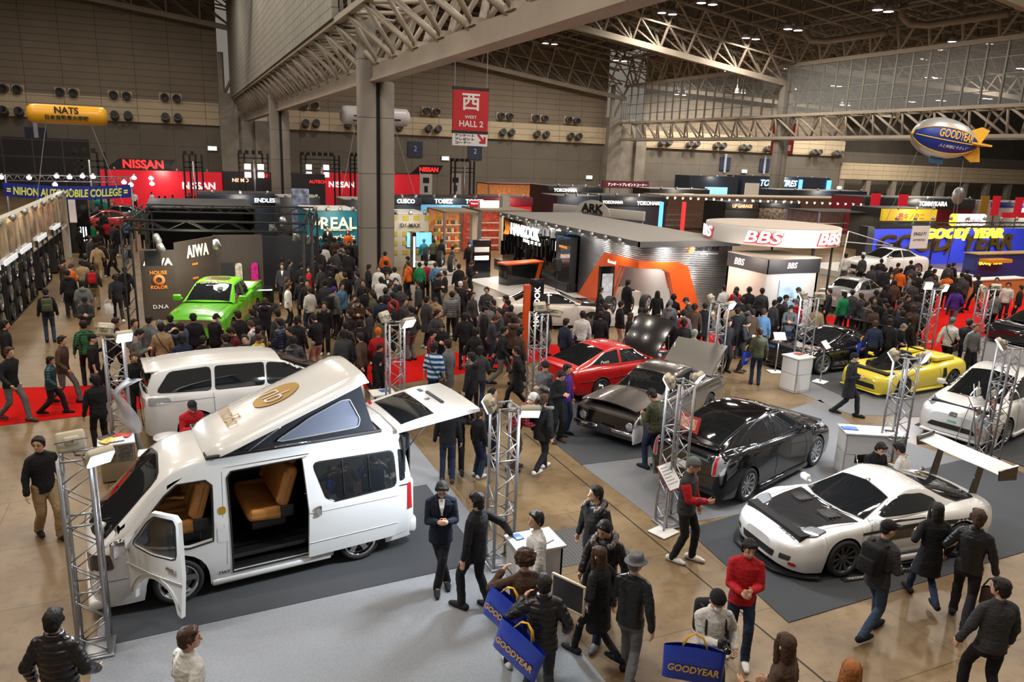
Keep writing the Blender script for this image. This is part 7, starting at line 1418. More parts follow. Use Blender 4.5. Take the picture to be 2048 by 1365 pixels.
 for k in range(12): spot((X-.42, Y+.9+k*1.15, H-.12), 'row spotlight under the grey pavilion roof edge', 'spotlights along the pavilion roof', (.5, 0, -1), 1.2)
 for y in (1, 3.5): lamp((X-.45, Y+y, H-.2), 28, (1, .97, .9), .3, (.35, 0, -1))
 for x in (1, 3): lamp((X+x, Y-.45, H-.2), 60, (1, .97, .9), .3, (0, .35, -1))
 lamp((X+1, Y+1.2, 2.4), 45, (1, .97, .9), 1.0); lamp((X+3, Y+1.2, 2.4), 45, (1, .97, .9), 1.0); lamp((X-.7, Y+9, 2.6), 90, (1, .95, .9), .6, (.3, 0, -1)); lamp((X-2.5, Y+10, 2.6), 90, (1, .95, .9), .8)
 return X, Y
HX, HY = pavilion()
def simple(name, label, cat, loc, parts, rz=0, group=None):
 """parts: (name, mat, list of (x0,x1,y0,y1,z0,z1))"""
 t = thing(name, label, cat, loc, rz, group)
 for n, m_, bs in parts:
  m = MB()
  for b in bs: m.bx(*b)
  m.build(n, m_, t)
 return t
for k, (x, y, w) in enumerate(((1231, 590, .62), (1260, 600, .6), (1290, 588, .7))):
 p = Q(x, y+12, 'z', 0); o = simple('pedestal', 'cream display pedestal inside the orange arch, %s' % ('left one', 'front one', 'tallest at the back')[k], 'pedestal', (p.x, p.y, .05), [('plinth', col('cream plinth', (.6, .52, .42), .5), [(-w/2, w/2, -w/2, w/2, 0, .62+.12*(k == 2))])]); t = thing('tyre_ring', 'small tyre sample ring on the %s pedestal' % ('left', 'front', 'tallest')[k], 'tyre sample', (p.x, p.y, .67+.12*(k == 2))); MB().lathe([(.1, .0), (.16, 0), (.17, .05), (.1, .05), (.1, 0)], 20).build('ring', TYRE, t)
p = G(1218, 660); simple('show_plinth', 'white stepped plinth carrying three upright tyres', 'plinth', (HX-1.1, HY-1.2, .03), [('plinth', WALLW, [(-1.3, 1.2, -.5, .5, 0, .35)])])
for k, x in enumerate((-.9, -.1, .7)):
 t = thing('tyre_exhibit', 'large tyre with bright alloy rim on the plinth, %s' % ('nearest the portal', 'middle of the three', 'nearest the arch')[k], 'wheel', (HX-1.1+x, HY-1.2, .38), rad(35)); wheel(t, 0, -.001, .36, .26, .24, 5, ALLOY, side=-1)
for k, (x, y, lab) in enumerate(((853, 525, 'first of three tyres on the white tables'), (880, 535, 'second of three tyres on the white tables'), (902, 545, 'third tyre, tallest, on the white tables'))):
 p = G(x, y, .6); t = thing('tyre_exhibit', 'upright tyre with bright rim, %s' % lab, 'wheel', (p.x, p.y, .63), rad(60)); wheel(t, 0, -.001, .4, .24, .27, 5, ALLOY, side=-1); simple('display_table', 'low white display table under the %s' % lab.split(',')[0].replace(' of three', '').replace(' on the white tables', ' on show'), 'table', (p.x, p.y, 0), [('table_top', WALLW, [(-.5, .5, -.35, .35, .56, .62)]), ('cabinet', WALLW, [(-.45, .45, -.3, .3, 0, .56)])])
cx = G(1112, 655); rc, _ = saloon('white and black drift car in front of the tyre pavilion', cx.x, cx.y+.4, rad(-12), paint('cream white paint', (.62, .56, .5)), .95)
MB().rbox((1.5, 0, .93), (1.5, 1.5, .03), .01).build('bonnet_wrap', CARB, rc); text('bonnet_lettering', 'HANKOOK', .9, ORT, rc, (2.35, 0, .5), (1, 0, 0), ext=.01)
p = G(1052, 700); t = simple('totem_sign', 'tall black and orange totem sign in front of the drift car', 'sign', (p.x, p.y, 0), [('column', BLKG, [(.05, .5, -.06, .06, 0, 2.35)]), ('side_fin', ORG, [(-.14, .05, -.1, .1, 0, 2.15)])], rad(-8)); text('totem_lettering', 'HANKOOK', 1.3, WT, t, (.28, -.065, 1.45), (0, -1, 0), (-1, 0, 0), ext=.005, bold=.02)
p = G(960, 556); t = simple('info_kiosk', 'black info kiosk with lit screen by the orange reception', 'kiosk', (p.x, p.y, 0), [('cabinet', BLKG, [(-.5, .5, -.15, .15, 0, 1.95)]), ('screen', LITW, [(-.38, .38, -.17, -.151, .95, 1.15)]), ('label_plate', WALLW, [(-.4, .4, -.17, -.151, 1.35, 1.6)])])
p = G(1040, 568); t = thing('reception_desk', 'black reception desk with sweeping orange edge', 'counter', (p.x, p.y, .03), rad(15)); MB().rbox((0, 0, .5), (2.2, .7, 1.0), .03).build('front_panel', BLKG, t); MB().rbox((0, 0, 1.04), (2.4, .8, .1), .04).build('orange_top', ORG, t); MB().prism([(.6, 0), (.85, 0), (1.1, 1.0), (.9, 1.0)], -.38, -.34, 0, TY(0)).build('orange_stripe', ORG, t)
p = G(1065, 640); simple('speaker_plinth', 'black block carrying a loudspeaker by the portal panel', 'plinth', (HX-2.6, HY+2.2, .03), [('plinth', BLK, [(-.45, .45, -.35, .35, 0, .45)])]); t = thing('loudspeaker', 'black loudspeaker on a thin pole before the tyre wall', 'loudspeaker', (HX-2.6, HY+2.2, .48)); MB().rod((0, 0, 0), (0, 0, 1.1), .02).build('pole', BLK, t); MB().rbox((0, 0, 1.35), (.3, .28, .5), .03).build('cabinet', BLK, t)
for px, lab in (((1208, 625), 'black poster kiosk left of the orange arch'), ((1338, 590), 'poster kiosk inside the orange arch'), ((835, 530), 'poster kiosk with blue picture behind the white tables')):
 p = G(*px); t = simple('poster_kiosk', lab, 'kiosk', (p.x, p.y, .03), [('cabinet', BLKG, [(-.32, .32, -.1, .1, 0, 1.9)]), ('poster', M('lit poster', (.4, .4, .42), .3, emit=(.5, .52, .55), es=.5, var=.6, vs=5), [(-.25, .25, -.12, -.1, .5, 1.6)])])
p = G(826, 545); t = simple('totem_sign', 'white lit totem with orange flame beside the pillar', 'sign', (p.x, p.y, 0), [('column', BLKG, [(-.1, .1, -.2, .2, 0, 2.1)]), ('lit_strip', WT, [(-.05, .06, -.21, -.2, .3, 1.9)])])
def at_top(x, y, h):
 p = Q(x, y, 'z', h); return Q(x, y, 'y', 102) if p.y > 102 or p.y < 0 else p
def booth(label, x0, x1, yt, h, dp, wall, head=None, hh=.6, txts=(), roof=None, name='exhibition_booth', side=None, yt1=None, inner=None, lights=0, lc=(1, .9, .75), z0=0, group=None, rz=0, face=0):
 a = at_top(x0, yt, h); b = Q(x1, yt if yt1 is None else yt1, 'y', a.y); w = b.x-a.x; h = a.z; t = thing(name, label, 'exhibition booth', (a.x+w/2, a.y, 0), rz)
 th = .1
 if inner: MB().bx(-w/2, w/2, dp-.1, dp, 0, h-.05).build('back_wall', inner, t)
 else: MB().bx(-w/2, w/2, .0, th, 0, h-hh if head else h).build('front_wall', wall, t)
 for e_ in (-w/2, w/2-th): MB().bx(e_, e_+th, .1, dp, 0, h-.02).build('side_wall', side or wall, t)
 if roof: MB().bx(-w/2, w/2, .1, dp, h-.02, h+.04).build('roof', roof, t)
 if head: MB().rbox((0, .0, h-hh/2), (w+.1, .24, hh), .03).build('header', head, t)
 for q in txts: s, tw, u, z, mt = q[:5]; text('lettering', s, tw, mt, t, (u*w, -.13, z), (0, -1, 0), ext=.02, bold=.02, **(q[5] if len(q) > 5 else {}))
 for k in range(lights): spot((a.x+w*(k+.5)/lights, a.y-.5, h+.05), 'spotlight on the roof edge of '+' '.join(label.split()[:9]), 'spotlights on '+label[:30], (0, .6, -1), 1.3, WT)
 if lights: lamp((a.x+w/2, a.y-1.2, h-.1), 25+6*w, lc, 1.0, (0, .7, -1))
 return t, a, w
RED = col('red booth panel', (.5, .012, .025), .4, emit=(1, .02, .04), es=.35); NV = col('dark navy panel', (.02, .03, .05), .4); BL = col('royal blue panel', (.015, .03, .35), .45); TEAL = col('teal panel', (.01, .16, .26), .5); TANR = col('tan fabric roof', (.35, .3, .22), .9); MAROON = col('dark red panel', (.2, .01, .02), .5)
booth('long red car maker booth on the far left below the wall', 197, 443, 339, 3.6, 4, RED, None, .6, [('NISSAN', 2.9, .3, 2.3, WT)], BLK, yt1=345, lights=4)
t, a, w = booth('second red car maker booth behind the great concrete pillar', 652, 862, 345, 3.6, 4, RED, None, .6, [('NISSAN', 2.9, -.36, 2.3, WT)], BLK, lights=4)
t, a, w = booth('black racing division booth between the two red booths', 446, 650, 345, 3.6, 3, GR, None, .6, [('NISMO', 1.5, -.34, 2.9, emi('amber lettering', (1, .5, .3), 2)), ('AUTECH', 1.7, .42, 2.9, RDT), ('日産 ★ ニスモ', 2.6, .0, 3.4, RDT)], BLK)
for x0, x1, y0, yb, lab in ((212, 352, 317, 338, 'left'), (820, 884, 330, 348, 'right')):
 a = at_top(x0, yb, 3.6); b = Q(x1, yb, 'y', a.y); z1 = Q(x0, y0, 'y', a.y).z; w = b.x-a.x; t = thing('fascia_sign', 'black %s fascia sign with glowing red lettering above the red booth' % ('trapezoid' if lab == 'left' else 'square'), 'sign', ((a.x+b.x)/2, a.y-.3, 3.65))
 MB().prism([(-w/2, 0), (w/2-.6, 0), (w/2, z1-3.6), (-w/2+1.2, z1-3.6)], -.12, .12, 0, TY(0)).build('panel', BLK, t); text('lettering', 'NISSAN', w*.58, RDT, t, (.2, -.13, (z1-3.6)/2), (0, -1, 0), ext=.05, bold=.03)
def rig(x0, x1, y0, yb, h, lab, lit=True):
 a = at_top(x0, yb, h); b = Q(x1, yb, 'y', a.y); zt = Q(x0, y0, 'y', a.y).z; w = b.x-a.x; t = thing('lighting_rig', lab, 'lighting rig', ((a.x+b.x)/2, a.y-3, 0)); m = MB()
 for s in (-w/2, -w/2+.5, w/2-.5, w/2):
  m.bx(s-.08, s+.08, -.1, .1, 0, zt)
 for z in [h+.5+.45*i for i in range(max(1, int((zt-h-.5)/.45)))]: m.bx(-w/2, w/2, -.1, .1, z, z+.1)
 for i in range(int(w/.6)): m.bx(-w/2+.6*i, -w/2+.6*i+.28, -.4, .3, zt-.1, zt+.25)
 m.build('frame', BLK, t)
 if lit:
  m = MB()
  for i in (0, 1):
   for k in range(2): m.bx(-w/2+.45+i*w*.45, -w/2+1.0+i*w*.45, -.5, -.42, zt-1.5-.75*k, zt-1.0-.75*k)
  m.build('lamp_panel', emi('pinkish lamp', (1, .75, .65), 7), t)
 MB().rod((-w/2+w*.5, -.6, 0), (-w/2+w*.5, -.6, zt-.6), .09).build('mast', ALU, t)
for i, q in enumerate(((160, 218, 302, 345, False), (368, 403, 307, 345, False), (474, 530, 305, 345, True), (594, 668, 308, 345, True), (690, 722, 310, 345, False), (885, 930, 320, 352, False))): rig(q[0], q[1], q[2], q[3], 3.6, ('dark lighting rig at the left end of the red booth', 'slim dark lighting rig at the right end of the red booth', 'lighting rig with four pink panels before the racing booth', 'wide lighting rig with pink panels near the far pillar', 'narrow dark rig left of the great pillar', 'dark rig right of the second red booth')[i], q[4])
A, B = at_top(5, 365, 3.84), at_top(258, 372, 3.84); t = thing('banner', 'curved blue banner with yellow college lettering at upper left', 'banner', ((A.x+B.x)/2, A.y, 0)); w = B.x-A.x
m = MB(); m.grid([[(-w/2+w*i/24, .5*((i-12)/12)**2-.5, 3.14+.7*j-.12*sin(pi*i/24)) for j in (0, 1)] for i in range(25)]); m.grid([[(-w/2+w*i/24, .5*((i-12)/12)**2-.46, 3.14+.7*j-.12*sin(pi*i/24)) for j in (0, 1)] for i in range(25)]); m.build('banner_cloth', BL, t, True)
o = text('banner_lettering', '= NIHON AUTOMOBILE COLLEGE =', w*.95, M('yellow green print', (.65, .7, .1), .5, emit=(.6, .65, .1), es=.3), t, (0, -.52, 3.45), (0, -1, 0), ext=.01, bold=.03, shear=.15, h=.42)
for v in o.data.vertices: u = (v.co.x/(w/2)); v.co.y += .5*u*u+.0; v.co.z -= .12*cos(u*pi/2)-.02
t = thing('roof_truss', 'silver truss above the college banner carrying bright spots', 'truss', ((A.x+B.x)/2, A.y+.8, 0)); m = MB()
for k in range(16): x = -w/2+w*k/16; m.rod((x, 0, 3.9), (x+w/32, 0, 4.2), .02); m.rod((x+w/32, 0, 4.2), (x+w/16, 0, 3.9), .02)
for z in (3.9, 4.2): m.rod((-w/2, 0, z), (w/2, 0, z), .03)
for s in (-w/2, w/2): m.rod((s, 0, 0), (s, 0, 4.2), .06)
m.build('lattice', ALU, t)
for k, (x, y) in enumerate(((58, 356), (113, 353), (139, 355), (165, 353), (186, 354), (2, 355), (110, 370), (83, 395), (268, 356), (302, 357), (304, 368), (262, 370), (248, 365))): p = Q(x, y, 'y', A.y+.5); spot((p.x, p.y, p.z), 'glaring white spotlight near the college banner', 'spotlights around the college banner', (0, -1, -.6), 1.5, LIT)
booth('dark booth with blue lit counter left of the great pillar', 395, 560, 387, 3.0, 3, NV, NV, .7, [('ENDLESS', 1.5, .32, 2.6, WT)], BLK, lights=3); a = at_top(395, 405, 2.3)
t, a, w = booth('black roofed booth box behind the lettered brown wall', 290, 512, 417, 3.1, 7, BLK, None, .6, [], BLK, inner=BLK)
BR = col('dark brown booth wall', (.05, .036, .027), .6, var=.1); CRT = col('cream lettering', (.8, .74, .6), .5, emit=(.9, .8, .6), es=.35)
t = thing('tuner_booth', 'dark brown booth with large cream lettering behind the green pickup', 'exhibition booth', (-.9, 29, 0)); H = 2.5
MB().bx(-.45, .65, 0, .12, 0, H).build('left_panel', BR, t); m = MB(); m.prism([(.65, 0), (.65, .12), (2.0, 2.1), (2.1, 2.0)], 0, 2.75); m.build('angled_panel', BR, t); MB().bx(2.05, 3.9, 2.9, 3.02, 0, 2.7).build('right_panel', BR, t); MB().bx(3.9, 6.5, 5, 5.1, 0, 2.4).build('back_panel', GR, t)
MB().bx(2.3, 2.75, 2.86, 2.9, .1, 1.6).build('doorway', BLK, t)
text('panel_lettering', 'AIWA', .95, CRT, t, (.1, -.01, 2.1), (0, -1, 0), ext=.02, bold=.04, h=.26); n_ = V((.81, -.59, 0)).normalized(); c_ = V((1.42, 1.05, 2.35)); text('panel_lettering', 'AIWA', 1.3, CRT, t, c_+n_*.02, n_, ext=.02, bold=.03, h=.45, spacing=1.15)
for k, (s, z, wd, c__) in enumerate((('HOUSE', 1.72, .55, (.8, .25, .03)), ('KOLOR', 1.2, .55, (.8, .25, .03)), ('D.N.A', .5, .5, (.5, .5, .5)))): text('panel_logo', s, wd, col('logo ink %d' % k, c__, .5, emit=c__, es=.3), t, (.1, -.01, z), (0, -1, 0), ext=.01, bold=.02); text('panel_logo', s, wd*.6, col('logo ink %d' % k, c__, .5), t, V((1.3+.3*(k > 1), .9+.41*(k > 1), z+.15))+n_*.02, n_, ext=.01, bold=.02)
m = MB(); m.lathe([(.1, 0), (.2, .01), (.2, .02), (.1, .02)], 18, 0, MX.Translation((.1, -.01, 1.45))@rotm('X', pi/2)); m.build('skull_badge', col('orange badge', (.7, .2, .05), .5), t)
for x, c__, lab in ((2.95, (.55, .5, .38), 'cream'), (3.55, (.5, .02, .2), 'pink')):
 o = thing('snowboard', '%s snowboard standing against the brown booth wall' % lab, 'snowboard', (-.9+x, 29+2.78, .6)); MB().prism(rounded([(-.14, 0), (.14, 0), (.13, 1.0), (-.13, 1.0)], 4, .45), -.015, .015, 0, TY(0)).build('board', col(lab+' board', c__, .3, var=.5, vs=9), o)
t = thing('overhead_truss', 'black box truss frame standing around the green pickup', 'truss', (0, 0, 0)); m = MB(); F1, F2, F3, F4 = V((-1.65, 27.9, 0)), V((4.0, 26.6, 0)), V((5.4, 34, 0)), V((-1.2, 35, 0)); t.location = F1; hz = 3.35
for a in (F1, F2, F3, F4):
 b = a-F1; m = MB()
 for sx in (-.14, .14):
  for sy in (-.14, .14): m.rod(b+V((sx, sy, 0)), b+V((sx, sy, hz)), .03, 5)
 for k in range(9): z = k*hz/9; m.rod(b+V((-.14, -.14, z)), b+V((.14, -.14, z+hz/9)), .016, 4); m.rod(b+V((-.14, .14, z+hz/9)), b+V((-.14, -.14, z)), .016, 4)
 m.build('post', BLK, t)
m = MB()
for a, b in ((F1, F2), (F2, F3), (F3, F4), (F4, F1)):
 a, b = a-F1, b-F1; d = b-a; n = int(d.length/.6); s = V((-d.y, d.x, 0)).normalized()*.14
 for o_ in (s, -s):
  for z in (hz, hz+.3): m.rod(a+o_+V((0, 0, z)), b+o_+V((0, 0, z)), .028, 5)
  for k in range(n): m.rod(a+o_+d*(k/n)+V((0, 0, hz+.3*(k % 2))), a+o_+d*((k+1)/n)+V((0, 0, hz+.3*((k+1) % 2))), .016, 4)
m.build('beam', BLK, t)
for k, (x, y) in enumerate(((315, 483), (434, 495), (546, 462), (567, 449), (593, 479), (621, 485), (322, 500))): p = Q(x, y, 'y', 27.2); spot((p.x, p.y, p.z), 'chrome parcan spotlight hanging on the black truss frame', 'spotlights on the black truss', (.2, .5, -1), 1.6, WT)
t = simple('loudspeaker', 'square black loudspeaker hanging at the left of the black truss', 'loudspeaker', (Q(306, 515, 'y', 27.6).x, 27.6, Q(306, 530, 'y', 27.6).z), [('cabinet', BLK, [(-.25, .25, -.2, .2, 0, .5)])])
lamp((1.2, 27.6, 3.3), 220, (1, .93, .85), .8, (0, .3, -1)); lamp((0, 26.6, 3.2), 60, (1, .9, .7), .5, (0, .9, -.5))
for k, (x, y) in enumerate(((512, 540), (512, 575))): p = Q(x, y, 'z', .9); simple('display_cabinet', 'dark low display cabinet with lit edge by the pickup, %s' % ('farther', 'nearer')[k], 'cabinet', (p.x, p.y, 0), [('cabinet', BLKG, [(-.6, .6, -.4, .4, 0, .9)]), ('lit_edge', LITW, [(-.55, .55, -.42, -.4, .84, .87)])])
p = at_top(675, 500, .5); simple('low_stage', 'low dark stage in front of the teal booth carrying the suited presenter', 'stage', (G(655, 452, 2.2).x+.9, G(655, 452, 2.2).y, 0), [('stage', GR, [(-2.2, 2.2, -.6, .6, 0, .5)])])
X = -5.5; t = thing('poster_wall', 'long illuminated poster band along the wheel booth at left edge', 'exhibition booth', (X, 37, 0)); MB().bx(-.12, 0, -11, 9.5, 1.75, 3.45).build('panel', M('warm poster panel', (.5, .42, .3), .4, var=.45, vs=1.6), t)
m = MB(); m.bx(-.2, .06, -11, 9.5, 3.42, 3.5); m.bx(-.2, .06, -11, 9.5, 1.7, 1.78); m.bx(-.2, .06, 9.4, 9.6, 0, 3.5); m.build('frame', M('pale frame', (.5, .48, .4), .4), t); m = MB(); rr = random.Random(5)
for k in range(9): y = -10.5+k*2.2; m.bx(.001, .012, y, y+1.5, 1.95, 3.25)
m.build('poster', M('glossy poster print', (.45, .35, .25), .2, coat=.5, var=.75, vs=1.1), t)
for k in range(9): spot((X+.45, 37-10+k*2.2, 3.55), 'warm picture light over the long poster band', 'picture lights over the poster band', (-.8, 0, -.8), 1.2, LIT2); lamp((X+.5, 37-10+k*2.2, 3.4), 6, (1, .8, .5), .15, (-.7, 0, -1))
t = simple('booth_column', 'black column with pale striped lights at the end of the wheel booth', 'column', (X+.3, 48.4, 0), [('column', BLKG, [(-.5, .6, -.3, .3, 0, 3.2)]), ('lit_stripe', LITW, [(.1+.13*i, .15+.13*i, -.32, -.3, 0.2+k_*.7, .75+k_*.7) for i in range(3) for k_ in range(2)]), ('picture_panel', M('lit picture', (.4, .35, .3), .3, emit=(.6, .5, .45), es=.6), [(-.35, 0, -.32, -.3, 1.7, 3.0)])])
for k, (y, n, lab) in enumerate(((27.6, 3, 'nearest'), (30.6, 3, 'second'), (33.6, 3, 'third'), (37.5, 3, 'fourth'), (42, 3, 'farthest'))):
 t = simple('wheel_rack', 'black wheel rack under the poster band, %s of five from our side' % lab, 'rack', (X-.25, y, 0), [('frame', BLK, [(-.35, .35, -1.35, 1.35, 0, .06), (-.35, -.3, -1.35, 1.35, 0, 2.05), (-.35, .35, -1.35, -1.28, 0, 2.05), (-.35, .35, 1.28, 1.35, 0, 2.05), (.29, .35, -.05, .05, 0, 2.05)]), ('lit_sign', M('softly lit sign', (.5, .5, .5), .4, emit=(.9, .95, 1), es=.7, var=.5, vs=6), [(.3, .36, -1.1, 1.1, 1.98, 2.15)])])
 for i in range(2):
  for j in range(3 if k < 3 else 2):
   o = thing('wheel_exhibit', 'alloy wheel on the %s black rack, %s, %s' % (lab, ('nearer column', 'farther column')[i], ('bottom row', 'middle row', 'top row')[j]), 'wheel', (X+.02, y-.65+1.3*i, .08+.62*j), 0); wheel(o, 0, 0.0001, .3, .18, .27, (5, 7, 9, 10)[(i+j+k) % 4], (ALLOY, GUN, CHROME)[(i*2+j+k) % 3], side=1); o.rotation_euler = (0, 0, -pi/2); o.scale = (1, 1, 1)
t, a, w = booth('teal wheel booth with crown logo and web address', 613, 714, 421, 3.0, 3.2, TEAL, None, .5, [('REAL', 1.9, .12, 2.35, CRT), ('The real wood steering wheel', 1.5, .1, 1.98, CRT), ('www.real-s.biz', 2.1, .05, 1.62, CRT)], WALLW, lights=4, lc=(1, .8, .5))
m = MB(); m.prism([(-.2, -.1), (.2, -.1), (.26, .16), (.1, .02), (0, .24), (-.1, .02), (-.26, .16)], -.01, .02, 0, TY(-.14)@MX.Translation((-w*.34, 2.35, 0))); m.build('crown_logo', CRT, t)
t, a, w = booth('white booth wall with rows of small yellow logos', 772, 858, 428, 2.9, 3, col('cream booth wall', (.36, .33, .27), .6), None, .4, [('D1-MAX', 1.1, .05, 2.3, BLK)], WALLW, lights=3)
for r_ in range(4):
 m = MB()
 for k in range(5): m.bx(-w/2+.3+k*.62, -w/2+.62+k*.62, -.03, -.001, .7+r_*.5-(.25 if r_ == 3 else 0)+(.6 if r_ == 3 else 0), .95+r_*.5+(.35 if r_ == 3 else 0))
 m.build('yellow_logo', col('yellow logo', (.32, .26, .02), .6), t)
p = at_top(832, 470, 1.7); simple('television', 'large blue glowing screen in the yellow logo booth', 'screen', (p.x, p.y-.6, 1.1), [('bezel', BLK, [(-.75, .75, -.05, .05, -.05, .85)]), ('screen', M('blue sea picture', (.1, .3, .6), .2, emit=(.2, .5, 1), es=1.4, var=.5, vs=2), [(-.7, .7, -.07, -.051, 0, .8)])])
booth('dark parts booth with hanging spares behind the yellow logo booth', 785, 842, 395, 3.0, 3, NV, NV, .5, [('CUSCO', 1.3, -.05, 2.75, WT)], BLK, lights=2)
t, a, w = booth('blue lit glass cabinet booth behind the tool shop', 842, 966, 395, 3.0, 3, M('blue lit glass wall', (.1, .25, .4), .15, emit=(.15, .4, .65), es=.9, var=.6, vs=.9), NV, .5, [('TOBEZ', 1.4, -.15, 2.75, WT), ('TOBEZ', 1.4, .35, 2.75, WT)], BLK, lights=3)
t, a, w = booth('red and dark booth behind the tool shop posts', 966, 1064, 394, 3.0, 3, RED, MAROON, .7, [], GR, lights=2)
def shop(label, x0, x1, yt, h, warm, txt=None, roof=TANR, n=5):
 a = at_top(x0, yt, h); b = Q(x1, yt, 'y', a.y); w = b.x-a.x; t = thing('market_stall', label, 'stall', (a.x+w/2, a.y, 0)); MB().bx(-w/2, w/2, 0, 3.5, h-.05, h+.05).build('canopy', roof, t); 
 for s in (-w/2, w/2): MB().bx(s-.06, s+.06, 0, .12, 0, h).build('post', ALU, t); MB().bx(s-.06, s+.06, 3.3, 3.42, 0, h).build('post', ALU, t)
 MB().bx(-w/2, w/2, 3.3, 3.4, 0, h-.1).build('back_wall', warm, t); m = MB()
 for k in range(4): m.bx(-w/2+.2, w/2-.2, 2.6, 3.2, .3+.5*k, .34+.5*k)
 m.build('shelf', WALLW, t)
 if txt: text('lettering', txt, w*.5, RDT, t, (0, -.05, h-.3), (0, -1, 0), ext=.02)
 lamp((a.x+w/2, a.y+1, h-.2), 90, (1, .75, .5), 1.2); return t, a, w
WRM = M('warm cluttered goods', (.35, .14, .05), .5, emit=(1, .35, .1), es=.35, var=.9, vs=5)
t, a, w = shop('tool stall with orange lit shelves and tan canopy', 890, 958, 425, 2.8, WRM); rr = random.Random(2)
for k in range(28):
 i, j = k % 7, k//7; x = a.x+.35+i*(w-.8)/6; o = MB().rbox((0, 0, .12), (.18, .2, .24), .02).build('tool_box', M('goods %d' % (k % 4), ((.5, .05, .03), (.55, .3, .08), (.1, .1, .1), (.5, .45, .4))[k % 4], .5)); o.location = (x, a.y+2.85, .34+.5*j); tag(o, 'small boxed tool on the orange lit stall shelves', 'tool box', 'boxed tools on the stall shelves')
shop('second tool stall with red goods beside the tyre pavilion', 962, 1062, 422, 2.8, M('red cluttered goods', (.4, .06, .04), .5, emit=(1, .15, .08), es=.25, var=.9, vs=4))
for x, y0, y1, lab in ((948, 405, 505, 'pale square advertising column before the tool stalls'), (1010, 392, 430, 'farther pale square advertising column')):
 p = G(x, y1) if x < 1000 else at_top(x, y0, 3.6); z = Q(x, y0, 'y', p.y).z; t = simple('advertising_column', lab, 'column', (p.x, p.y, 0), [('column', col('pale column', (.5, .48, .44), .5), [(-.25, .25, -.25, .25, 0, z)])])
 if x < 1000: m = MB(); m.rbox((.95, -.1, z-.1), (1.3, .12, .45), .03); m.build('lit_sign', WT, t); m = MB(); m.rbox((-.2, -.32, z-.05), (.6, .12, .36), .03); m.build('red_sign', RED, t); text('lettering', 'Snap-on', .45, WT, t, (-.2, -.39, z-.05), (0, -1, 0), ext=.01)
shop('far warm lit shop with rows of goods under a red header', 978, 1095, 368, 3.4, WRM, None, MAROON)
booth('black tyre booth with white and red lettering at mid right', 1097, 1205, 373, 3.6, 4, GR, GR, .6, [('YOKOHAMA', 2.4, -.2, 3.3, WT)], BLK, lights=4)
a = at_top(1108, 408, 2.9); b = at_top(1290, 424, 2.9); t = thing('overhead_sign', 'long white overhead sign with black arch shaped lettering', 'sign', ((a.x+b.x)/2, (a.y+b.y)/2, 0)); w = (b-a).length; an = atan2((b-a).y, (b-a).x); t.rotation_euler = (0, 0, an)
MB().rbox((0, 0, 2.6), (w, .2, .62), .03).build('panel', WALLW, t); MB().prism([(1.5*cos(k*pi/14), 1.05*sin(k*pi/14)) for k in range(15)], -.16, -.1, 0, TY(0)@MX.Translation((-.3, 2.35, 0))).build('arch_panel', WT if 0 else WALLW, t); text('lettering', 'ARK', 1.9, BLK, t, (-.3, -.17, 2.85), (0, -1, 0), ext=.02, bold=.05, h=.6); text('lettering', 'ARK-DESIGN', 1.7, BLK, t, (-.3, -.17, 2.47), (0, -1, 0), ext=.02, bold=.02, h=.22)
m = MB()
for s in (-w/2+.2, w/2-.2): m.rod((s, .1, 0), (s, .1, 2.6), .06)
m.build('post', ALU, t)
booth('black tyre booth with two red and white logos', 1203, 1335, 392, 3.2, 4, GR, GR, .8, [('YOKOHAMA', 2.0, -.34, 2.7, WT), ('YOKOHAMA', 2.6, .22, 2.65, WT)], BLK, lights=3)
for x, mt, c_, lab in ((1324, BT, 'blue', 0), (1369, RDT, 'red', 0)):
 a = at_top(x, 402, 3.0); simple('neon_pillar', 'tall glowing %s light column beside the black tyre booth' % c_, 'light column', (a.x, a.y, 0), [('lit_tube', mt, [(-.12, .12, -.12, .12, .3, 2.9)]), ('base', BLK, [(-.2, .2, -.2, .2, 0, .3)])])
a = at_top(1205, 361, 3.9); b = Q(1297, 366, 'y', a.y); t = simple('overhead_sign', 'maroon prize corner sign with japanese lettering', 'sign', ((a.x+b.x)/2, a.y, 0), [('panel', col('maroon sign', (.16, .03, .05), .5), [(-(b.x-a.x)/2, (b.x-a.x)/2, -.1, .1, 3.1, 3.9)]), ('post', ALU, [(-2, -1.9, 0, .1, 0, 3.1), (1.9, 2, 0, .1, 0, 3.1)])]); text('lettering', 'アンケートプレゼントコーナー', (b.x-a.x)*.85, WT, t, (.2, -.11, 3.5), (0, -1, 0), ext=.01)
t, a, w = booth('dark booth with video screen at the foot of the east wall', 1380, 1478, 352, 4.0, 4, NV, None, .6, [], BLK, lights=3); MB().bx(-w*.18, w*.28, -.1, -.02, .6, 2.4).build('screen', M('blue video', (.1, .25, .5), .2, emit=(.3, .6, 1), es=1.6, var=.5, vs=1), t)
t, a, w = booth('blue lit tyre booth with large white lettering before the wall', 1486, 1662, 352, 4.0, 4, NV, None, .6, [('TOYO TIRES', 8, -.1, 3.3, M('ice blue lettering', (.5, .8, 1), .4, emit=(.4, .75, 1), es=2.4), dict(shear=.3))], BLK, lights=6)
m = MB(); [MB().bx(*q).build('poster_column', WALLW, t) for q in ((-w*.47, -w*.32, -.2, -.05, .2, 3.2), (-.6, .3, -.2, -.05, .2, 2.4))]; [MB().bx(*q).build('blue_lit_column', BT, t) for q in ((w*.46, w*.5, -.3, 0, 0, 4), (w*.13, w*.16, -.3, 0, 0, 4))]
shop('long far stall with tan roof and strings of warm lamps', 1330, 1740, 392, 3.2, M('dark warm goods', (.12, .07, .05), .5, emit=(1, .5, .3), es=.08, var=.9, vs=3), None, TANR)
a = at_top(1330, 400, 3.1)
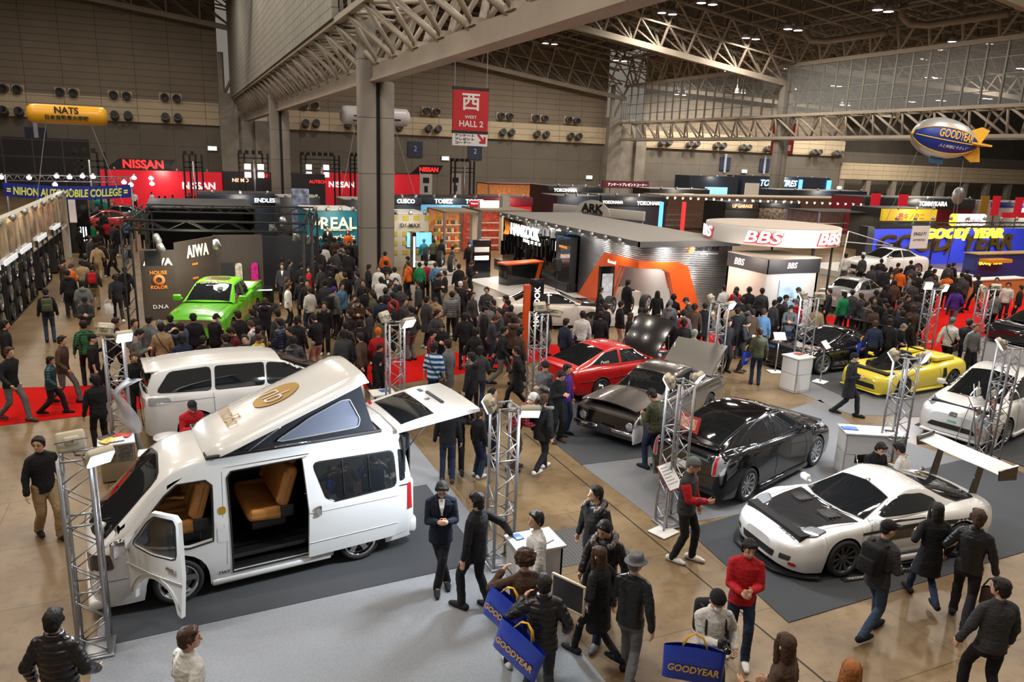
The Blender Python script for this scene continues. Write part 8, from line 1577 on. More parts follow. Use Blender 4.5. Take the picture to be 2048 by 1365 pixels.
for k in range(26): p = Q(1335+k*15.5, 396+k*.55, 'y', a.y-.3); spot((p.x, p.y, p.z), 'warm bulb in the long string under the tan roof', 'string of warm bulbs', (0, -1, -.4), 1.1, LIT2)
t, a, w = booth('used parts booth with glowing orange lettering', 1452, 1515, 405, 2.9, 3, GR, GR, .6, [('UP GARAGE', 2.2, 0, 2.6, emi('orange red letters', (1, .3, .15), 2.5))], BLK, lights=2)
t, a, w = booth('brown booth full of stacked chrome wheels', 1520, 1600, 405, 2.9, 3, M('stacked wheels clutter', (.25, .2, .15), .3, .6, var=.9, vs=4), GR, .5, [], BLK, lights=3)
a = at_top(1545, 448, 3.75); c = V((a.x, a.y, 0)); t = thing('ring_sign', 'round white overhead sign with red and white lettering', 'sign', c); R_ = 2.75
MB().lathe([(R_, 3.05), (R_, 3.75), (R_-.15, 3.75), (R_-.15, 3.05), (R_, 3.05)], 64).build('ring_panel', WALLW, t); MB().lathe([(.01, 3.72), (R_-.1, 3.76)], 48).build('canopy', col('beige canopy', (.5, .44, .38), .8), t)
def bent(s, w_, ang, z, mt, h_, bo, off):
 me = text_mesh(s, 1, .02, bo, .2); xs = [v.co.x for v in me.vertices]; ys = [v.co.y for v in me.vertices]; W_ = max(xs)-min(xs); H_ = max(ys)-min(ys); cx_ = (max(xs)+min(xs))/2; cy_ = (max(ys)+min(ys))/2
 for v in me.vertices: aa = ang+(v.co.x-cx_)/W_*w_/R_; r2 = R_+off+(v.co.z > 0)*.03; v.co = (r2*cos(aa), r2*sin(aa), z+(v.co.y-cy_)/H_*h_)
 me.materials.clear(); me.materials.append(mt); o = bpy.data.objects.new('ring_lettering', me); COL.objects.link(o); o.parent = t
cd = atan2(-c.y, -c.x)
for aa in (cd-.1, cd+.95, cd-1.25): bent('BBS', 1.5, aa, 3.38, RED, .52, .07, .01); bent('BBS', 1.42, aa, 3.4, WT, .46, .02, .06)
for k in range(8):
 if c.x+R_*.9*cos(k*pi/4) > 21.7: MB().rod((R_*.9*cos(k*pi/4), R_*.9*sin(k*pi/4), 0), (R_*.9*cos(k*pi/4), R_*.9*sin(k*pi/4), 3.1), .05).build('post', GR, t)
lamp((c.x-1, c.y-R_-1, 3.2), 60, (1, .85, .7), .5, (0, 1, .1))
PINK = col('warm white cabin wall', (.62, .52, .44), .5)
def cabin(label, xl, xc, xr, yc, h, yl, yr, txts, ms):
 p = at_top(xc, yc, h); Lx = p.x; yl_ = Q(xl, yl, 'x', p.x).y; xr_ = Q(xr, yr, 'y', p.y).x; t = thing('exhibition_booth', label, 'exhibition booth', (p.x, p.y, 0)); L, W_ = yl_-p.y, xr_-p.x
 MB().bx(0, W_, 0, .1, 0, h-.02).build('front_wall', ms, t); MB().bx(0, .1, .1, L, 0, h-.02).build('side_wall', PINK, t); MB().bx(0, W_, L-.1, L, 0, h).build('back_wall', PINK, t); MB().bx(W_-.1, W_, 0, L, 0, h).build('far_wall', PINK, t)
 m = MB(); m.bx(-.03, W_+.03, -.03, 0, h-.55, h); m.bx(-.03, 0, -.03, L, h-.55, h); m.build('black_header', GR, t); MB().bx(-.05, W_+.05, -.05, L, h, h+.04).build('roof', col('dusty cabin roof', (.34, .3, .25), .9), t)
 text('lettering', 'BBS', .6, col('pale grey letters', (.5, .48, .46), .4), t, (-.035, L*.68, h-.28), (-1, 0, 0), ext=.01, bold=.03, shear=.2); text('lettering', 'BBS', .5, col('pale grey letters', (.5, .48, .46), .4), t, (W_*.45, -.035, h-.24), (0, -1, 0), ext=.01, bold=.03, shear=.2); return t, p, W_, L
t, p, W_, L = cabin('white cabin of the wheel maker with black header band', 1458, 1538, 1640, 520, 2.7, 500, 520, [], WALLW); MB().bx(W_*.25, W_*.75, -.04, -.001, .8, 1.9).build('blue_poster', M('pale blue poster', (.35, .5, .65), .3, emit=(.5, .7, 1), es=.4, var=.4, vs=3), t); lamp((p.x-1.2, p.y+1.5, 2.6), 60, (1, .85, .75), .6, (.6, 0, -.6)); lamp((p.x+W_/2, p.y-1.2, 2.6), 50, (1, .9, .9), .6, (0, .6, -.6))
def wingfoot(par, x, z, y, h, mt, th=.05):
 m = MB(); k = h
 for q in ([(-.28, -.75), (-.12, -.8), (.2, -.1), (.34, .35), (.16, .35), (.02, 0), (-.16, -.45), (-.34, -.6)], [(.2, .35), (.75, .62), (.2, .58), (.05, .4)], [(.1, .18), (.66, .34), (.3, .36), (.06, .26)], [(.0, -.05), (.5, .1), (.2, .14), (-.02, .06)]): m.prism([(a*k*.8, b*k) for a, b in q], -th, .005, 0, MX.Translation((x, y, z))@MX(((1, 0, 0, 0), (0, 0, 1, 0), (0, 1, 0, 0), (0, 0, 0, 1))))
 m.build('winged_foot_emblem', mt, par)
Y = 35.5; a = Q(1742, 459, 'y', Y); w = 22; t = thing('tyre_stage', 'blue stage wall with giant chrome and gold lettering', 'exhibition booth', (a.x, Y, 0)); zt_ = a.z
MB().bx(0, w, 0, .15, 0, zt_).build('back_wall', M('bright blue wall', (.03, .05, .6), .45, emit=(.05, .08, .8), es=.12), t); MB().bx(-.6, 0, -.3, .4, 0, zt_+.2).build('wall_end', GR, t); MB().bx(-6, 2, -6, 0, 0, .34).build('stage_floor', WALLW, t)
GM = M('gold chrome', (.7, .5, .12), .18, 1.0); p = Q(1860, 497, 'y', Y); wingfoot(t, (Q(2020, 500, 'y', Y).x+Q(1752, 495, 'y', Y).x)/2-a.x, 1.5, -.04, 1.0, GM, .15); text('wall_lettering', 'GOOD  YEAR', Q(2020, 500, 'y', Y).x-Q(1752, 495, 'y', Y).x, GM, t, ((Q(2020, 500, 'y', Y).x+Q(1752, 495, 'y', Y).x)/2-a.x, -.03, 1.5), (0, -1, 0), ext=.15, bold=.03, shear=.15, h=1.15)
hz = 2.75; p0 = at_top(1845, 462, hz); p1 = Q(2000, 472, 'y', p0.y); t2 = thing('stage_truss', 'black lighting truss above the blue stage carrying yellow lit lettering', 'truss', (p0.x-2.5, p0.y, 0)); m = MB()
for z in (hz+.2, hz+.45): m.rod((-1, 0, z), (16, 0, z), .03); m.rod((-1, .4, z), (16, .4, z), .03)
for k in range(34): m.rod((-1+k*.5, 0, hz+.2+.25*(k % 2)), (-.5+k*.5, 0, hz+.45-.25*(k % 2)), .015, 4)
for x in (3.8, 9, 16): m.rod((x, .2, 0), (x, .2, hz+.45), .07)
m.build('lattice', BLK, t2); wingfoot(t2, 2.5+(p1.x-p0.x)/2, hz-.15, -.13, .55, YT, .12); text('truss_lettering', 'GOOD  YEAR', (p1-p0).length, YT, t2, (2.5+(p1.x-p0.x)/2, -.12, hz-.15), (0, -1, 0), ext=.12, bold=.05, shear=.15, h=.62)
for k in range(10): spot((p0.x-2.4+k*1.5, p0.y-.1, hz+.65), 'purple white spotlight on the blue stage truss', 'spotlights on the blue stage truss', (0, .4, -1), 1.2, LIT)
for k in range(3): lamp((a.x+2+k*5, Y-2.5, 2.9), 110, (.85, .85, 1), .8, (0, .6, -.8))
p = Q(1838, 478, 'y', 30); t = simple('hanging_banner', 'square white banner with black tyre lettering before the blue wall', 'banner', (p.x, 30, p.z-.55), [('banner_cloth', WHT, [(-.5, .55, -.01, .01, 0, .95)])]); text('lettering', 'EAGLE F1', .75, BLK, t, (0, -.012, .62), (0, -1, 0), ext=.003, shear=.2, bold=.02); text('lettering', 'ASYMMETRIC', .75, BLK, t, (0, -.012, .36), (0, -1, 0), ext=.003, shear=.2); t.scale = (1.35,)*3; m = MB(); m.rod((-.5, 0, .95), (-.5, 0, 3-(p.z-.55)), .008); m.rod((.5, 0, .95), (.5, 0, 3-(p.z-.55)), .008); m.build('suspension_wire', ALU, t)
m = MB(); q = Q(1895, 560, 'y', 27); 
p = Q(1958, 510, 'y', 30); q = Q(2060, 530, 'y', 30); t = simple('sales_kiosk', 'navy kiosk with yellow lettering and orange canopy on the right', 'exhibition booth', (p.x, 30, 0), [('front_wall', col('navy kiosk wall', (.02, .03, .2), .4, coat=.3), [(0, 7, 0, .12, 0, p.z)]), ('side_wall', col('navy kiosk wall', (.02, .03, .2), .4), [(0, .12, .1, .9, 0, p.z)]), ('roof', col('timber roof', (.4, .28, .12), .6), [(-.1, 7, -.1, .9, p.z, p.z+.06)]), ('canopy', col('orange canopy', (.7, .28, .03), .5), [(.1, 2.1, -.7, 0, p.z-.42, p.z-.22)])]); wingfoot(t, 1.15, .98, -.03, .3, YT, .02); text('lettering', 'GOOD  YEAR', 2.1, YT, t, (1.15, -.02, .98), (0, -1, 0), ext=.02, bold=.03, shear=.15, h=.33)
p = G(1935, 600); simple('counter', 'orange fronted sales counter before the blue stage', 'counter', (p.x, p.y, 0), [('front_panel', col('orange wood', (.5, .2, .05), .5), [(-.4, 3.8, -.3, .3, 0, 1.0)]), ('top', WALLW, [(-.45, 3.85, -.35, .35, 1.0, 1.05)])])
m = MB(); p = G(1668, 600); t = thing('handrail_frame', 'thin white tubular frame at the corner of the blue stage', 'frame', (p.x, p.y, 0)); q = Q(1675, 463, 'y', p.y).z; m.rod((0, 0, 0), (.3, 0, q), .03); m.rod((.3, 0, q), (5.2, 1.5, q-.9), .025); m.rod((.2, 0, q-.5), (5.2, 1.5, q-.95), .025); m.build('rail', WHT, t)
p = Q(1888, 560, 'z', 0); t = thing('flag_pole', 'thin dark pole rising in front of the blue stage wall', 'pole', (p.x, p.y, 0)); MB().rod((0, 0, 0), (.12, 0, 3.0), .03).build('pole', GR, t)
t, a, w = booth('yellow banner stall with japanese lettering above the blue stage', 1766, 1872, 418, 3.3, 3, GR, col('yellow booth panel', (.75, .5, .02), .5, emit=(1, .65, .02), es=.3), .9, [('株キノクニ', 2.8, .02, 2.75, RDT)], GR, lights=3)
a = at_top(1904, 428, 3.1); t = thing('overhead_sign', 'rounded white lit sign with thin script beside the yellow stall', 'sign', (a.x+2, a.y, 0)); MB().rbox((0, 0, 2.65), (3.6, .5, .9), .2, 0, 0, None, 4).build('lit_panel', emi('soft white sign', (1, .98, .9), 1.5), t); MB().rbox((-1.75, -.02, 2.65), (.5, .52, .92), .2, 0, 0, None, 4).build('yellow_end', YT, t); text('lettering', 'Kinokuni', 1.9, col('plum ink', (.15, .05, .1), .5), t, (.1, -.27, 2.65), (0, -1, 0), ext=.01, shear=.3); MB().rod((0, .1, 0), (0, .1, 2.3), .06).build('post', GR, t)
booth('red and black striped booth beyond the yellow stall', 1730, 1950, 395, 3.6, 4, MAROON, GR, 1.0, [('TOMMYKAIRA', 4, .1, 3.1, WT)], GR, lights=5)
booth('white booth with blue and red stripes at the right edge', 1985, 2120, 405, 3.4, 4, WALLW, BL, .5, [], GR, lights=3); a = at_top(1985, 418, 3.0)
simple('stripe_panel', 'red stripe board below the blue header at right edge', 'sign', (at_top(2030, 418, 3.0).x, at_top(2030, 418, 3.0).y-.5, 0), [('panel', RED, [(-2.5, 3, -.05, .05, 2.2, 2.7)]), ('post', ALU, [(-2.5, -2.4, 0, .1, 0, 2.2)])])
for k, (x, y, c_, lab) in enumerate(((1753, 395, RED, 'red'), (1808, 397, RED, 'dark red'), (1972, 400, col('yellow flag', (.6, .35, .05), .5), 'yellow'), (1995, 400, RED, 'narrow red'), (2040, 403, RED, 'rightmost red'))):
 a = at_top(x, y-8, 4.2); simple('hanging_flag', '%s vertical flag under the far right fascia' % lab, 'flag', (a.x, a.y, 0), [('flag_cloth', c_, [(-.55, .55, -.02, .02, 2.4, 4.2)]), ('post', GR, [(-.03, .03, .02, .08, 0, 2.4)])])
shop('dark long canopy stall between the ring sign and yellow stall', 1640, 1758, 425, 2.9, M('dim goods', (.08, .05, .04), .5, emit=(1, .5, .4), es=.06, var=.9, vs=3), None, col('dark canopy', (.06, .045, .035), .8))
a = at_top(1915, 392, 4); t = thing('round_sign', 'round silver disc sign on a pole above the far right booths', 'sign', (a.x, a.y, 0)); MB().lathe([(.001, 0), (.8, 0), (.8, .15), (.001, .15)], 28, 0, MX.Translation((0, 0, 4))@rotm('X', pi/2)).build('disc', M('silver disc', (.6, .6, .6), .3, .5), t); MB().rod((0, .1, 0), (0, .1, 3.4), .05).build('pole', GR, t)
for k, q in enumerate((('long dark booth roof line left of the pillar', 560, 640, 395, 3.0, GR), ('grey parts booth behind the teal booth', 690, 790, 400, 3.0, GR), ('dark booth with white tubes in the middle distance', 1115, 1200, 392, 3.2, NV), ('dim booth row beyond the black tyre booths', 1300, 1420, 378, 3.6, GR), ('dark booth row in front of the east wall', 1560, 1735, 380, 3.7, NV))): booth(q[0], q[1], q[2], q[3], q[4], 3, q[5], None, .5, [], ROOFG, lights=4)
t = simple('vertical_banner', 'tall banner column with blue red print by the teal booth', 'banner', (at_top(600, 378, 3.9).x, at_top(600, 378, 3.9).y, 0), [('banner_cloth', M('busy blue red print', (.25, .3, .45), .5, var=.8, vs=3), [(-.45, .45, -.3, .3, 1.4, 3.9)]), ('post', ALU, [(-.4, -.3, -.1, .1, 0, 1.4), (.3, .4, -.1, .1, 0, 1.4)])])
for x, lab in ((852, 'left'), (911, 'right')):
 a = at_top(x, 348, 3.9); simple('vertical_banner', 'white vertical banner with black crest, %s of two beside the red sign' % lab, 'banner', (a.x, a.y, 0), [('banner_cloth', WHT, [(-.7, .7, -.05, .05, 1.6, 3.9)]), ('crest', BLK, [(-.35, .35, -.07, -.05, 2.9, 3.5), (-.2, .2, -.07, -.05, 1.9, 2.6)]), ('post', ALU, [(-.05, .05, 0, .1, 0, 1.6)])])
def tube_balloon(label, x0, x1, yc, Y, r, mt, txts):
 a, b = Q(x0, yc, 'y', Y), Q(x1, yc, 'y', Y); w = b.x-a.x; t = thing('advertising_balloon', label, 'balloon', ((a.x+b.x)/2, Y, a.z)); pr = [(.001, -w/2), (r*.7, -w/2+.04), (r*.97, -w/2+.2), (r, -w/2+.4), (r, w/2-.4), (r*.97, w/2-.2), (r*.7, w/2-.04), (.001, w/2)]
 MB().lathe(pr, 28, 0, rotm('Y', pi/2)).build('envelope', mt, t, True)
 for s, tw, z, m_ in txts: text('lettering', s, tw, m_, t, (0, -r*.98, z), (0, -1, 0), ext=.02, bold=.03)
 m = MB(); m.rod((-w*.28, 0, -r), (-w*.5, 0, -a.z+3), .02, 4); m.rod((w*.28, 0, -r), (w*.6, 0, -a.z+3), .02, 4); m.build('tether', ALU, t); return t
tube_balloon('long yellow inflatable tube with black school lettering', 53, 215, 226, 45, .46, M('yellow balloon skin', (.85, .42, .02), .3), [('NATS', 1.05, .2, BLK), ('日本自動車大学校', 1.9, -.15, BLK)])
tube_balloon('long white inflatable tube behind the great pillar', 680, 818, 229, 55, .62, M('white balloon skin', (.72, .7, .74), .35), [('NATS', 1.6, .22, col('dark red ink', (.3, .03, .03), .5)), ('ニホン ━━', 3.4, -.2, BLK)])
def hall_banner(x0, x1, y0, y1, y2, Y, lines, label):
 a, b = Q(x0, y0, 'y', Y), Q(x1, y0, 'y', Y); z2, z3 = Q((x0+x1)/2, y1, 'y', Y).z, Q((x0+x1)/2, y2, 'y', Y).z; w = b.x-a.x; t = thing('hall_banner', label, 'banner', ((a.x+b.x)/2, Y, z3)); h = a.z-z3
 MB().bx(-w/2, w/2, -.05, .05, z2-z3, h).build('red_panel', col('red banner cloth', (.5, .012, .02), .6), t); MB().bx(-w/2-.02, w/2+.02, -.07, .07, h, h+.15).build('top_bar', BLK, t); MB().bx(-w/2-.02, w/2+.02, -.07, .07, z2-z3-.15, z2-z3).build('mid_bar', BLK, t)
 if y2 > y1: MB().bx(-w/2, w/2, -.045, .045, 0, z2-z3-.15).build('white_panel', WHT, t)
 for s, tw, x, z, m_, hh in lines: text('lettering', s, tw*w, m_, t, (x*w, -.06, z*h), (0, -1, 0), ext=.01, bold=.02, h=hh*h)
 m = MB(); m.rod((-w/2+.1, 0, h), (-w/2+.1, 0, h+6), .015, 4); m.rod((w/2-.1, 0, h), (w/2-.1, 0, h+6), .015, 4); m.build('suspension_wire', ALU, t); return t, w, h
PW = col('white print', (.75, .75, .75), .5)
t, w, h = hall_banner(906, 977, 178, 262, 292, 40, [('西', .5, 0, .79, PW, .3), ('WEST', .34, 0, .52, PW, .055), ('HALL 2', .68, .02, .4, PW, .11), ('アンケート', .55, -.16, .185, BLK, .05), ('プレゼント', .55, -.16, .12, BLK, .05), ('コーナー', .44, -.2, .055, BLK, .05)], 'red hanging banner with white hall number and japanese prize notice')
m = MB(); m.prism([(-.3, .3), (-.18, .36), (.12, .02), (.12, .2), (.26, .2), (.26, -.2), (-.14, -.2), (-.14, -.06), (.02, -.06)], -.01, .01, 0, TY(-.06)@MX.Translation((w*.33, h*.11, 0))@MX.Scale(.9, 4)); m.build('red_arrow', col('red banner cloth', (.5, .012, .02), .6), t)
hall_banner(1547, 1592, 247, 309, 309, 79, [('1', .16, .3, .22, PW, .2), ('西', .4, .15, .75, PW, .25)], 'red hall one banner half hidden behind the far right column')
a, b = Q(1826, 288, 'y', 30), Q(1952, 282, 'y', 30); L = 3.6; c = Q(1890, 278, 'y', 30); t = thing('airship_balloon', 'silver and blue airship balloon with yellow lettering', 'balloon', c, rad(8)); t.rotation_euler = (0, rad(9), rad(-30))
SIL = M('silver balloon skin', (.5, .5, .5), .35, .5); BLU = M('blue balloon skin', (.01, .04, .3), .4); P = []; n = 40; r0 = 1.08
for i in range(41):
 u = i/40; x = -L/2+L*u; q_ = abs(u-.42)/(.42 if u < .42 else .58); r = max(r0*(sqrt(max(0, 1-q_**2)) if u < .42 else max(0, 1-q_**2.1)**.72), .02); P.append([(x, r*cos(2*pi*k/n), r*sin(2*pi*k/n)) for k in range(n)])
m = MB(); m.grid([q+[q[0]] for q in P]); k_ = 0
for f in range(len(m.f)):
 v = m.v[m.f[f][0]]; v2 = m.v[m.f[f][2]]; ang = atan2((v[2]+v2[2])/2, (v[1]+v2[1])/2); sg = abs(ang) if ang > 0 else abs(ang); up = ang; lat = up if abs(up) < pi/2 else (pi-abs(up))*(1 if up > 0 else -1); m.m[f] = 1 if -.85 < lat < .5 else 0
m.build('envelope', [SIL, BLU], t, True); m = MB()
for lat in (.5, -.15, -.85):
 for s in (1, -1): m.tube([(q[0][0]*1.0, s*(hypot(q[0][1], q[0][2])+.008)*cos(lat), (hypot(q[0][1], q[0][2])+.008)*sin(lat)) for q in P[1:-1]], .03, 5)
m.lathe([(.001, -L/2-.08), (.16, -L/2+.02), (.14, -L/2+.1)], 14, 0, rotm('Y', pi/2)); m.build('yellow_piping', M('yellow piping', (.8, .5, .03), .5), t)
for s_, tw, lat, hh, mt in (('GOODYEAR', 1.95, .2, .46, YL), ('人と地球にやさしい', 1.6, -.42, .2, PW)):
 me = text_mesh(s_, 1, 0, .02, .1); xs = [v.co.x for v in me.vertices]; ys = [v.co.y for v in me.vertices]; W_, H_ = max(xs)-min(xs), max(ys)-min(ys)
 for v in me.vertices:
  x = (v.co.x-(max(xs)+min(xs))/2)/W_*tw+.2; i = min(39, max(0, int((x+L/2)/L*40))); r = hypot(P[i][0][1], P[i][0][2])+.03; la = lat+((v.co.y-(max(ys)+min(ys))/2)/H_*hh)/r; v.co = (x, -r*cos(la), r*sin(la))
 me.materials.clear(); me.materials.append(mt); o = bpy.data.objects.new('envelope_lettering', me); COL.objects.link(o); o.parent = t
for ang, mt in ((pi/2, YL), (-pi/2, YL), (0, YL), (pi, YL)):
 MB().prism([(L/2-1.0, r0*.42), (L/2-.1, .95), (L/2+.35, .85), (L/2+.1, .1)], -.05, .05, 0, rotm('X', ang)).build('tail_fin', mt, t)
MB().rbox((-.1, 0, -1.2), (.75, .3, .34), .1, 0, 0, None, 3).build('gondola', M('light blue gondola', (.05, .2, .4), .4), t); m = MB()
for x, x2 in ((-1.2, -1.8), (0, -.4), (0, .6), (1.3, 2.0)): m.rod((x, 0, -.9), (x2, -.3, -4.9), .012, 4)
m.build('tether', ALU, t)
for k, (x, y, h_, c_, lab) in enumerate(((205, 470, 200, (.4, .02, .02), 'red car with glossy roof beyond the wheel racks'), (238, 456, 170, (.01, .09, .08), 'dark teal car behind the red one'), (172, 430, 160, (.0, .2, .16), 'turquoise car with raised bonnet under the college banner'), (130, 408, 10, (.5, .02, .02), 'red car at the foot of the college banner'), (200, 405, 190, (.1, .12, .13), 'grey car directly under the college banner'))):
 p = G(x, y-8); q_ = dict(); 
 if k == 0: FC, _ = saloon(lab, p.x, p.y, rad(h_), paint('far car paint 0', c_), 1)
 else:
  r_ = dup(FC, (p.x, p.y, .012), rad(h_), lab)
  for ch in r_.children:
   if ch.name.startswith('body'): ch.material_slots[0].link = 'OBJECT'; ch.material_slots[0].material = paint('far car paint %d' % k, c_)
